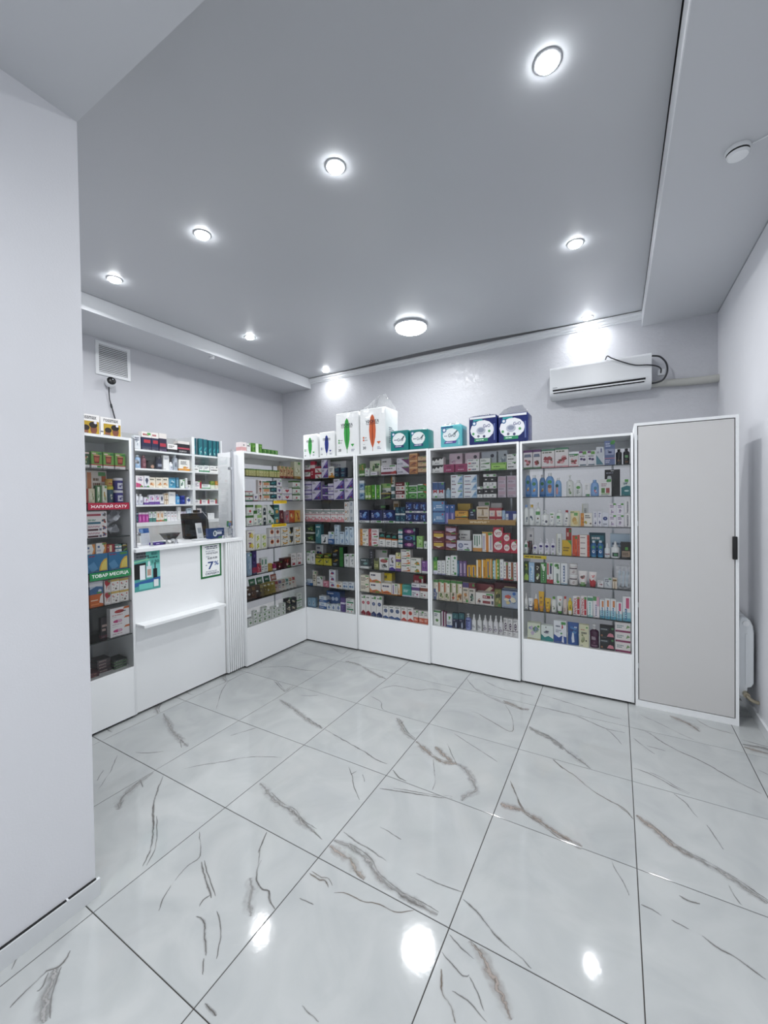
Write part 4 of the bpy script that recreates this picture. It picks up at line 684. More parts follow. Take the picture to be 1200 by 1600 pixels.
'nvbt':('jar', 'cream_jar', 'jar', 'navy blue round jar', '1e2f88;2438a0;c 50 50 20 3a58c0'),
'gdisc':('jar', 'candy_tin', 'tin', 'round gold tin', 'c8a04c;b88a34;k 15 15 85 85 e0c070 8a6a28 c03838')}
ROWS = [
('B1',7,1.79,[('wmar',-0.042,0.084,0.151,2,0),('crim',0.034,0.064,0.193,1,0),('wredcap',0.111,0.082,0.131,2,0),('pdiag',0.203,0.088,0.2,2,0),('wyel',0.289,0.075,0.121,1,0),('navteal',0.366,0.069,0.106,2,0),('navteal',0.442,0.072,0.102,2,0),('wplain',0.276,0.223,0.187,1,0.14)]),
('B1',6,1.555,[('lilac',-0.035,0.1,0.208,2,0),('pdiag',0.084,0.124,0.204,2,0),('purpbox',0.201,0.072,0.164,2,0),('lilac',0.278,0.071,0.175,2,0),('pdiag',0.388,0.137,0.222,2,0),('pdiag',0.517,0.105,0.223,2,0)]),
('B1',5,1.319,[('pinkwave',-0.046,0.092,0.138,1,0),('pinkwave',0.048,0.09,0.137,1,0),('pinkwave',0.139,0.088,0.137,1,0),('pinkwave',0.228,0.083,0.137,1,0),('pinkwave',0.315,0.084,0.137,1,0),('pinkwave',0.402,0.086,0.137,1,0),('wbrownpic',0.483,0.062,0.213,3,0),('greydots',0.544,0.053,0.223,3,0)]),
('B1',4,1.083,[('gphoto',-0.012,0.124,0.206,2,0),('tealtall',0.0977,0.0825,0.208,1,0),('bird',0.1853,0.0894,0.096,1,0),('bluew',0.273,0.074,0.131,1,0),('lbfig',0.349,0.064,0.206,2,0),('lbfig',0.417,0.063,0.135,1,0),('lbfig',0.481,0.052,0.189,1,0),('lbfig',0.538,0.055,0.19,1,0)]),
('B1',3,0.85,[('wgreen',-0.039,0.052,0.142,1,0),('wgrey',0.022,0.063,0.15,1,0),('yblack',0.112,0.106,0.112,1,0),('yblack',0.224,0.107,0.123,1,0),('bgreen',0.358,0.148,0.204,2,0),('wgrey',0.47,0.063,0.137,1,0),('wgrey',0.536,0.06,0.14,1,0),('wnavydots',0.035,0.106,0.203,1,0.1)]),
('B1',2,0.612,[('bluew',-0.04,0.095,0.065,1,0),('cream',0.039,0.047,0.161,1,0),('wtext',0.108,0.083,0.108,1,0),('pinks',0.192,0.075,0.065,1,0),('wnavydots',0.281,0.087,0.193,3,0),('worange',0.37,0.084,0.072,1,0),('wbdots',0.451,0.07,0.079,1,0),('wbdots',0.525,0.071,0.083,1,0),('wplain',-0.147,0.051,0.149,1,0.12)]),
('B1',1,0.372,[('bdrop',-0.039,0.057,0.098,1,0),('bdrop',0.021,0.057,0.104,1,0),('bluew',0.147,0.1,0.138,2,0),('wbluedrop',0.23,0.059,0.058,1,0),('wbluedrop',0.291,0.057,0.065,1,0),('wbluedrop',0.352,0.06,0.072,1,0),('purpbox',0.417,0.059,0.149,1,0),('wgband',0.505,0.105,0.145,2,0),('bwide',0.223,0.181,0.179,1,0.09)]),
('B2',7,1.79,[('gveg',0.647,0.034,0.125,1,0),('gveg',0.685,0.038,0.13,1,0),('wcard',0.734,0.055,0.082,1,0),('wtag',0.815,0.079,0.044,1,0),('pant',0.988,0.17,0.099,1,0),('wpurdiag',1.145,0.132,0.158,2,0),('orbr',1.258,0.086,0.196,3,0),('tan',1.349,0.09,0.163,3,0),('leafy',0.778,0.128,0.162,1,0.09),('wpill',0.907,0.115,0.176,1,0.1)]),
('B2',6,1.555,[('bwstack',0.66,0.075,0.193,2,0),('lgreen',0.726,0.038,0.14,1,0),('lgreen',0.766,0.036,0.142,1,0),('gtall',0.815,0.053,0.145,1,0),('gtall',0.87,0.05,0.143,1,0),('dkgr',0.953,0.108,0.072,1,0),('tealn',1.034,0.038,0.142,2,0),('dred',1.108,0.099,0.161,2,0),('gspine',1.181,0.037,0.159,1,0),('gleaf',1.25,0.094,0.128,2,0),('gleafo',1.345,0.09,0.138,2,0),('wgr2',0.915,0.111,0.158,1,0.07),('worl',0.969,0.046,0.225,1,0.12)]),
('B2',5,1.319,[('navyx',0.691,0.137,0.128,1,0),('navyx',0.838,0.136,0.128,1,0),('navyx',0.981,0.136,0.129,1,0),('dteal',1.079,0.051,0.157,2,0),('dteal',1.134,0.053,0.157,2,0),('navyx',1.206,0.08,0.204,2,0),('navyx',1.285,0.072,0.204,2,0),('navyx',1.356,0.064,0.203,2,0),('wbk',0.824,0.142,0.176,1,0.1),('creambr',0.996,0.062,0.216,1,0.13)]),
('B2',4,1.083,[('worl',0.681,0.116,0.17,2,0),('wrel',0.804,0.121,0.174,2,0),('bow',0.904,0.069,0.143,1,0),('bow',0.974,0.064,0.134,1,0),('bow',1.041,0.063,0.128,1,0),('wteal2',1.106,0.046,0.175,2,0),('eye1+eye2+eye1',1.202,0.136,0.19,3,0),('lime',1.313,0.064,0.119,1,0),('wgs',1.373,0.037,0.071,1,0)]),
('B2',3,0.85,[('dkteal',0.69,0.109,0.097,1,0),('olive',0.83,0.054,0.107,1,0),('redoval',0.918,0.108,0.123,1,0),('wpurp',1.013,0.07,0.155,1,0),('ypur',1.077,0.051,0.18,2,0),('worg3',1.16,0.103,0.215,3,0),('worg4',1.271,0.108,0.14,2,0),('vio',1.359,0.06,0.116,1,0),('nblack',0.738,0.049,0.188,1,0.06),('ltgrey',0.799,0.144,0.178,1,0.16)]),
('B2',2,0.612,[('cream',0.684,0.114,0.169,2,0),('worange2',0.815,0.132,0.204,2,0),('worange2',0.943,0.114,0.105,1,0),('spine',1.036,0.065,0.111,1,0),('orspine',1.093,0.044,0.113,1,0),('turq',1.167,0.098,0.111,1,0),('wpurband',1.262,0.085,0.135,1,0),('wbrband',1.347,0.079,0.136,1,0),('ystrip',0.903,0.124,0.195,1,0.08),('dred2',1.253,0.112,0.197,1,0.09)]),
('B2',1,0.372,[('mredl',0.659,0.068,0.204,1,0),('mredl',0.727,0.062,0.209,1,0),('mnavl',0.792,0.063,0.208,1,0),('mnavl',0.861,0.066,0.212,1,0),('mblue',0.931,0.065,0.121,1,0),('mblue',0.998,0.065,0.126,1,0),('mblue',1.066,0.067,0.131,1,0),('mred',1.135,0.065,0.132,1,0),('mred',1.203,0.065,0.134,1,0),('worbase',1.262,0.049,0.118,1,0),('worbase',1.32,0.054,0.118,1,0),('worbase',1.37,0.041,0.121,1,0)]),
('B3',7,1.79,[('drip',1.494,0.117,0.146,2,0),('mag',1.608,0.103,0.073,1,0),('mag',1.721,0.115,0.073,1,0),('wcol',1.835,0.108,0.108,2,0),('wgswp',1.94,0.091,0.109,2,0),('limew',2.055,0.132,0.065,1,0),('wtext',2.166,0.082,0.13,2,0),('pswirl',1.637,0.128,0.179,1,0.1),('pswirl',1.793,0.135,0.176,1,0.1),('bswirl',1.947,0.136,0.176,1,0.1),('bswirl',2.07,0.083,0.176,1,0.1)]),
('B3',6,1.555,[('bmred',1.464,0.059,0.152,1,0),('bmred',1.526,0.061,0.15,1,0),('lbbot',1.59,0.049,0.093,1,0),('wlb',1.679,0.115,0.21,3,0),('wlb',1.804,0.123,0.206,3,0),('bkw',1.891,0.049,0.098,1,0),('bkw',1.946,0.053,0.205,2,0),('bkw',2.005,0.061,0.203,2,0),('plines',2.083,0.069,0.182,3,0),('plines',2.163,0.077,0.184,3,0)]),
('B3',5,1.319,[('bluebx',1.497,0.127,0.21,2,0),('bvio',1.586,0.045,0.177,1,0),('bvio',1.634,0.047,0.177,1,0),('yob',1.721,0.121,0.126,2,0),('navdk',1.82,0.062,0.138,1,0),('creambr',1.913,0.11,0.16,2,0),('creamred',2.026,0.107,0.147,2,0),('lblue',2.096,0.027,0.126,1,0),('navw',2.156,0.089,0.121,1,0),('must',1.711,0.124,0.185,1,0.1),('ltgrey',1.895,0.104,0.202,1,0.11),('ltgrey',2.005,0.095,0.188,1,0.11)]),
('B3',4,1.083,[('maryel',1.497,0.12,0.172,2,0),('marvio',1.617,0.112,0.214,3,0),('wround',1.744,0.136,0.09,1,0),('gstr',1.863,0.078,0.151,1,0),('ostr',1.953,0.092,0.174,1,0),('vit',2.045,0.085,0.216,2,0),('vit',2.118,0.059,0.168,2,0),('vit',2.178,0.058,0.114,1,0),('wsq',1.709,0.124,0.177,1,0.09)]),
('B3',3,0.85,[('gbox',1.455,0.048,0.157,1,0),('wblank',1.501,0.039,0.128,1,0),('wblank',1.541,0.039,0.131,1,0),('wgdot',1.588,0.046,0.173,1,0),('wgdot',1.643,0.06,0.183,1,0),('tealth',1.683,0.018,0.139,1,0),('violth',1.711,0.033,0.137,1,0),('violth',1.746,0.033,0.139,1,0),('yelth2',1.786,0.039,0.104,1,0),('yelth2',1.828,0.041,0.107,1,0),('yelth',1.873,0.043,0.158,1,0),('yelth',1.917,0.039,0.161,1,0),('yelth2',1.956,0.036,0.17,1,0),('yelth',1.984,0.018,0.169,1,0),('wtealth',2.008,0.026,0.159,1,0),('ygth',2.039,0.032,0.172,1,0),('wblank',2.073,0.031,0.174,1,0),('wbrth',2.108,0.037,0.155,1,0),('wbrth',2.149,0.04,0.154,1,0),('wrth',2.19,0.036,0.154,1,0)]),
('B3',2,0.612,[('herbb',1.459,0.056,0.184,1,0),('herbg',1.517,0.056,0.189,1,0),('herbg',1.575,0.056,0.19,1,0),('herbr',1.633,0.055,0.191,1,0),('herbo',1.692,0.056,0.19,1,0),('vioph',1.752,0.057,0.184,1,0),('grph',1.811,0.057,0.185,1,0),('wredlab',1.924,0.165,0.107,1,0),('oliveph',2.039,0.059,0.151,1,0),('toy',2.138,0.134,0.158,1,0),('slant',1.898,0.163,0.165,1,0.1),('crmflat',2.077,0.196,0.187,1,0.12)]),
('B3',1,0.372,[('wgreen',1.47,0.072,0.138,1,0),('plum',1.529,0.025,0.137,1,0),('plum',1.554,0.019,0.132,1,0),('wgbl',1.594,0.055,0.12,1,0),('dnav',1.653,0.057,0.137,1,0),('dnav',1.709,0.051,0.142,1,0),('lav',1.767,0.055,0.143,1,0),('spr1',1.819,0.044,0.142,1,0),('spr1',1.87,0.045,0.146,1,0),('spr2',1.921,0.045,0.149,1,0),('spr2',1.968,0.044,0.152,1,0),('spr2',2.016,0.043,0.157,1,0),('spr2',2.06,0.041,0.16,1,0),('epur',2.102,0.038,0.148,1,0),('epur',2.143,0.038,0.149,1,0),('epur',2.184,0.04,0.149,1,0)]),
('B4',7,1.79,[('berry',2.291,0.076,0.155,1,0),('berry',2.364,0.063,0.155,1,0),('berryg',2.449,0.101,0.153,1,0),('berryg',2.552,0.099,0.157,1,0),('berryg',2.639,0.069,0.102,1,0),('glass',2.706,0.057,0.118,1,0),('glass',2.765,0.055,0.116,1,0),('tealtri',2.823,0.056,0.142,1,0),('cv',2.889,0.072,0.184,1,0),('syrup',2.949,0.043,0.118,1,0),('syrupg',2.998,0.044,0.119,1,0)]),
('B4',6,1.555,[('sham',2.341,0.057,0.182,1,0),('sham2',2.461,0.069,0.194,1,0),('sham3',2.525,0.051,0.152,1,0),('wpump',2.61,0.057,0.171,1,0),('wround2',2.671,0.056,0.129,1,0),('wsmall',2.734,0.039,0.105,1,0),('bblue',2.786,0.059,0.127,1,0),('wgtile',2.86,0.081,0.128,1,0),('wteal',2.994,0.062,0.123,1,0),('sham',2.273,0.059,0.213,1,0.07),('sham',2.391,0.054,0.187,1,0.09)]),
('B4',5,1.319,[('wblu',2.273,0.042,0.173,1,0),('wyl',2.318,0.045,0.173,1,0),('wpump2',2.366,0.046,0.192,1,0),('wpump3',2.423,0.062,0.127,1,0),('wtub',2.475,0.039,0.109,1,0),('wbot',2.53,0.06,0.13,1,0),('wrcap',2.586,0.043,0.127,1,0),('ypouch',2.646,0.072,0.122,1,0),('worl',2.726,0.082,0.105,1,0),('violbx',2.79,0.029,0.118,1,0),('violbx',2.82,0.028,0.118,1,0),('navcirc',2.857,0.042,0.11,1,0),('lila2',2.906,0.048,0.18,2,0),('lila2',2.957,0.047,0.179,2,0),('wvert',3.005,0.04,0.204,2,0),('wgreyt',2.713,0.046,0.177,1,0.09)]),
('B4',4,1.083,[('ltube',2.268,0.037,0.112,1,0),('bktube',2.305,0.03,0.109,1,0),('pgel',2.343,0.041,0.102,1,0),('pgel',2.389,0.044,0.129,1,0),('pgel',2.436,0.043,0.131,1,0),('pgel',2.482,0.044,0.133,1,0),('wgreyt',2.529,0.04,0.175,1,0),('yelbx',2.585,0.069,0.122,1,0),('orred',2.644,0.039,0.162,1,0),('wredst',2.707,0.083,0.169,4,0),('blbot',2.776,0.045,0.127,1,0),('blbot',2.823,0.044,0.129,1,0),('wdrop',2.869,0.04,0.11,1,0),('wdrop2',2.923,0.062,0.124,1,0),('dbrown',2.991,0.066,0.123,1,0),('wred',2.275,0.082,0.206,1,0.1),('navred',2.591,0.041,0.214,1,0.09),('lbflat',2.957,0.139,0.174,1,0.12)]),
('B4',3,0.85,[('ptooth',2.269,0.042,0.165,1,0),('btooth',2.316,0.045,0.16,1,0),('dtooth',2.362,0.042,0.159,1,0),('gtooth',2.408,0.045,0.162,1,0),('rtooth',2.457,0.048,0.17,1,0),('wgtooth',2.51,0.051,0.17,1,0),('wtooth',2.564,0.049,0.171,1,0),('jar2',2.63,0.066,0.167,2,0),('trw',2.699,0.069,0.116,1,0),('trr',2.768,0.06,0.113,1,0),('wpill',2.822,0.043,0.051,1,0),('gryw',2.873,0.053,0.079,1,0),('creambr',2.918,0.032,0.08,1,0)]),
('B4',2,0.612,[('noz',2.266,0.034,0.137,1,0),('tnav',2.305,0.038,0.098,1,0),('orbt',2.346,0.036,0.137,1,0),('ytube',2.389,0.046,0.162,1,0),('ytube2',2.438,0.047,0.112,1,0),('gcap',2.484,0.041,0.126,1,0),('wgtub',2.529,0.044,0.137,1,0),('rcap',2.57,0.034,0.141,1,0),('ywtub',2.606,0.033,0.13,1,0),('panth',2.654,0.053,0.152,1,0),('panth',2.705,0.044,0.157,1,0),('aqua',2.749,0.038,0.157,1,0),('rosy',2.792,0.044,0.162,1,0),('sea',2.833,0.033,0.145,1,0),('sea',2.869,0.034,0.157,1,0),('sea',2.907,0.038,0.155,1,0),('seap',2.947,0.038,0.139,1,0),('seap',2.996,0.054,0.186,1,0)]),
('B4',1,0.372,[('floral',2.33,0.105,0.135,1,0),('spikel',2.433,0.095,0.127,1,0),('feath',2.532,0.096,0.181,1,0),('bpouch',2.626,0.083,0.176,1,0),('crgr',2.706,0.069,0.174,1,0),('plumb',2.777,0.066,0.184,1,0),('shell',2.865,0.102,0.18,2,0),('wplum',2.97,0.101,0.225,3,0)]),
('L',7,1.79,[('honey',-0.47,0.029,0.071,1,0),('honey',-0.439,0.029,0.071,1,0),('honey',-0.408,0.029,0.072,1,0),('honey',-0.376,0.03,0.072,1,0),('honey',-0.344,0.03,0.072,1,0),('honey',-0.311,0.031,0.073,1,0),('honey',-0.278,0.031,0.073,1,0),('honey',-0.244,0.032,0.073,1,0),('honey',-0.209,0.032,0.073,1,0),('honey',-0.175,0.033,0.074,1,0),('honey',-0.139,0.033,0.074,1,0),('honey',-0.103,0.034,0.074,1,0),('honey',-0.067,0.034,0.075,1,0),('tanred',-0.019,0.05,0.124,1,0),('tanred',0.034,0.047,0.122,1,0),('tanred',0.085,0.045,0.121,1,0),('tanred',0.136,0.048,0.119,1,0),('crtall',0.222,0.101,0.185,1,0)]),
('L',6,1.555,[('wgred',-0.446,0.083,0.094,2,0),('wheart',-0.374,0.052,0.069,1,0),('face',-0.314,0.055,0.205,3,0),('ogreen',-0.236,0.092,0.192,3,0),('teald',-0.137,0.094,0.2,3,0),('wheart',-0.049,0.073,0.209,3,0),('wred4',0.064,0.147,0.134,2,0),('gwh',0.208,0.119,0.212,3,0)]),
('L',5,1.319,[('gwh',-0.447,0.083,0.199,2,0),('gwh',-0.381,0.044,0.144,1,0),('wgr2',-0.326,0.056,0.197,2,0),('darch',-0.264,0.06,0.19,2,0),('dkgw',-0.185,0.088,0.194,2,0),('tealor',-0.1,0.072,0.193,2,0),('dkredpk',-0.027,0.062,0.136,1,0),('pinkgr',0.045,0.075,0.123,1,0),('orred2',0.13,0.084,0.131,1,0),('yelred',0.219,0.084,0.129,1,0)]),
('L',4,1.083,[('yflow',-0.438,0.096,0.191,2,0),('ygreen',-0.352,0.07,0.149,2,0),('ygreen',-0.277,0.072,0.143,2,0),('oflow',-0.164,0.076,0.198,2,0),('oflow',-0.087,0.068,0.193,2,0),('banana',0.012,0.119,0.19,3,0),('dkw',0.112,0.07,0.186,2,0),('banana',0.208,0.11,0.182,3,0)]),
('L',3,0.85,[('lbtall',-0.458,0.053,0.214,1,0),('dpurp',-0.4013,0.0525,0.225,1,0),('redpk',-0.3467,0.0534,0.096,1,0),('wgb',-0.293,0.041,0.143,1,0),('wgb',-0.248,0.044,0.141,1,0),('yelpk',-0.196,0.055,0.075,1,0),('magn',-0.14,0.047,0.067,1,0),('maro',-0.068,0.087,0.077,1,0),('maro',0.039,0.116,0.103,1,0),('rflow',0.143,0.081,0.136,1,0),('rflow',0.23,0.081,0.131,1,0)]),
('L',1,0.372,[('gemb',-0.462,0.05,0.064,1,0),('gemb',-0.409,0.043,0.132,2,0),('gemb',-0.352,0.061,0.098,2,0),('gemb',-0.284,0.064,0.139,3,0),('gemb',-0.221,0.056,0.095,2,0),('gemb',-0.157,0.062,0.114,3,0),('gemb',-0.095,0.054,0.083,2,0),('gemb',-0.028,0.067,0.118,3,0),('bflor',0.049,0.077,0.151,2,0),('bflor',0.133,0.081,0.138,2,0),('wgr3',0.22,0.077,0.166,2,0)]),
('FL',7,1.79,[('mugd',-1.787,0.034,0.111,1,0),('mug',-1.726,0.067,0.113,1,0),('mug',-1.649,0.069,0.114,1,0),('mug',-1.575,0.07,0.114,1,0)]),
('FL',6,1.555,[('beige',-1.766,0.052,0.097,1,0),('gold',-1.7203,0.0345,0.119,1,0),('leafw',-1.6837,0.0354,0.12,1,0),('jary',-1.639,0.044,0.115,1,0),('jarp',-1.581,0.064,0.175,2,0),('winor',-1.687,0.13,0.225,1,0.09)]),
('FL',5,1.319,[('flatd+flatd+flatt+flatr',-1.735,0.126,0.179,4,0)]),
('FL',3,0.85,[('orng+bluwave',-1.746,0.082,0.173,2,0),('redwh',-1.678,0.041,0.168,2,0),('wdot4',-1.627,0.056,0.169,2,0),('wdot4',-1.566,0.061,0.165,2,0)]),
('FL',2,0.612,[('pinkcap+pinkcap+redcap',-1.6,0.129,0.201,3,0),('dkbook',-1.676,0.049,0.142,1,0.05)]),
('UW',5,2.107,[('gryw',-0.754,0.07,0.145,1,0),('navrd',-0.66,0.103,0.193,1,0),('navrd',-0.564,0.079,0.196,1,0),('navrd2',-0.479,0.086,0.2,1,0),('wblk',-0.372,0.116,0.094,1,0),('blkred',-0.234,0.147,0.142,1,0)]),
('UN',5,2.107,[('tealblu',-0.095,0.06,0.198,1,0),('tealblu',-0.007,0.066,0.202,1,0),('tealblu',0.06,0.058,0.201,1,0),('tealblu',0.123,0.057,0.197,1,0),('tealblu',0.181,0.051,0.197,1,0),('tealblu',0.251,0.081,0.198,1,0)]),
('UW',4,1.911,[('lbot2',-0.745,0.059,0.139,1,0),('dkbot',-0.681,0.056,0.139,1,0),('dklow',-0.6,0.087,0.093,1,0),('dknav',-0.517,0.069,0.138,1,0),('wplain',-0.444,0.068,0.16,1,0),('wbt3',-0.387,0.042,0.092,1,0),('gryb',-0.332,0.059,0.175,1,0),('wyel',-0.232,0.134,0.129,1,0)]),
('UN',4,1.911,[('wtext',-0.075,0.068,0.079,1,0),('wgnd',-0.006,0.06,0.078,1,0),('wgnd',0.066,0.075,0.083,1,0),('wtext',0.168,0.119,0.084,1,0)]),
('UW',3,1.712,[('wpk',-0.739,0.081,0.122,1,0),('wgr4',-0.667,0.056,0.125,1,0),('cror',-0.604,0.067,0.111,1,0),('cror',-0.532,0.071,0.111,1,0),('cror',-0.458,0.069,0.114,1,0),('blu2',-0.379,0.081,0.118,1,0),('tealth',-0.318,0.034,0.12,1,0),('wgs',-0.26,0.066,0.1,1,0),('wblank',-0.21,0.024,0.118,1,0),('wbk',-0.174,0.043,0.088,1,0)]),
('UN',3,1.712,[('wrd5',-0.064,0.106,0.093,1,0),('wgnd',0.052,0.115,0.053,1,0),('grn2',0.146,0.057,0.095,1,0),('org2',0.206,0.054,0.097,1,0)]),
('UW',2,1.53,[('wbt3',-0.767,0.032,0.114,1,0),('wbt3',-0.722,0.048,0.114,1,0),('violw',-0.672,0.047,0.081,1,0),('violw',-0.616,0.058,0.106,1,0),('violw',-0.554,0.058,0.11,1,0),('wgr4',-0.502,0.041,0.11,1,0),('creambr',-0.456,0.047,0.125,2,0),('wplain',-0.388,0.081,0.138,1,0),('bbt',-0.315,0.058,0.112,1,0),('nvbt',-0.25,0.065,0.099,1,0),('navcirc',-0.182,0.052,0.08,1,0)]),
('UN',2,1.53,[('wrd5',-0.071,0.102,0.057,1,0),('wrd5',0.037,0.106,0.056,1,0),('wrd5',0.147,0.105,0.058,1,0)]),
('UW',1,1.345,[('navteal',-0.773,0.023,0.109,1,0),('magst',-0.742,0.034,0.106,1,0),('magst',-0.705,0.035,0.105,1,0),('magst',-0.669,0.035,0.103,1,0),('tealf',-0.63,0.036,0.111,1,0),('tealf',-0.592,0.037,0.109,1,0),('orf',-0.548,0.042,0.113,1,0),('orf',-0.505,0.041,0.112,1,0),('wgnd',-0.466,0.032,0.114,1,0),('dots3',-0.428,0.038,0.11,1,0),('dots3',-0.388,0.038,0.108,1,0),('dots3',-0.349,0.036,0.107,1,0),('wplain',-0.306,0.042,0.157,1,0),('lilac',-0.267,0.033,0.101,1,0),('lilac',-0.233,0.032,0.1,1,0),('lbfig',-0.184,0.057,0.135,1,0)]),
('UN',1,1.345,[('wtext',-0.105,0.042,0.077,1,0),('pinktop',-0.049,0.061,0.132,1,0),('wplain',0.102,0.113,0.07,1,0)])]
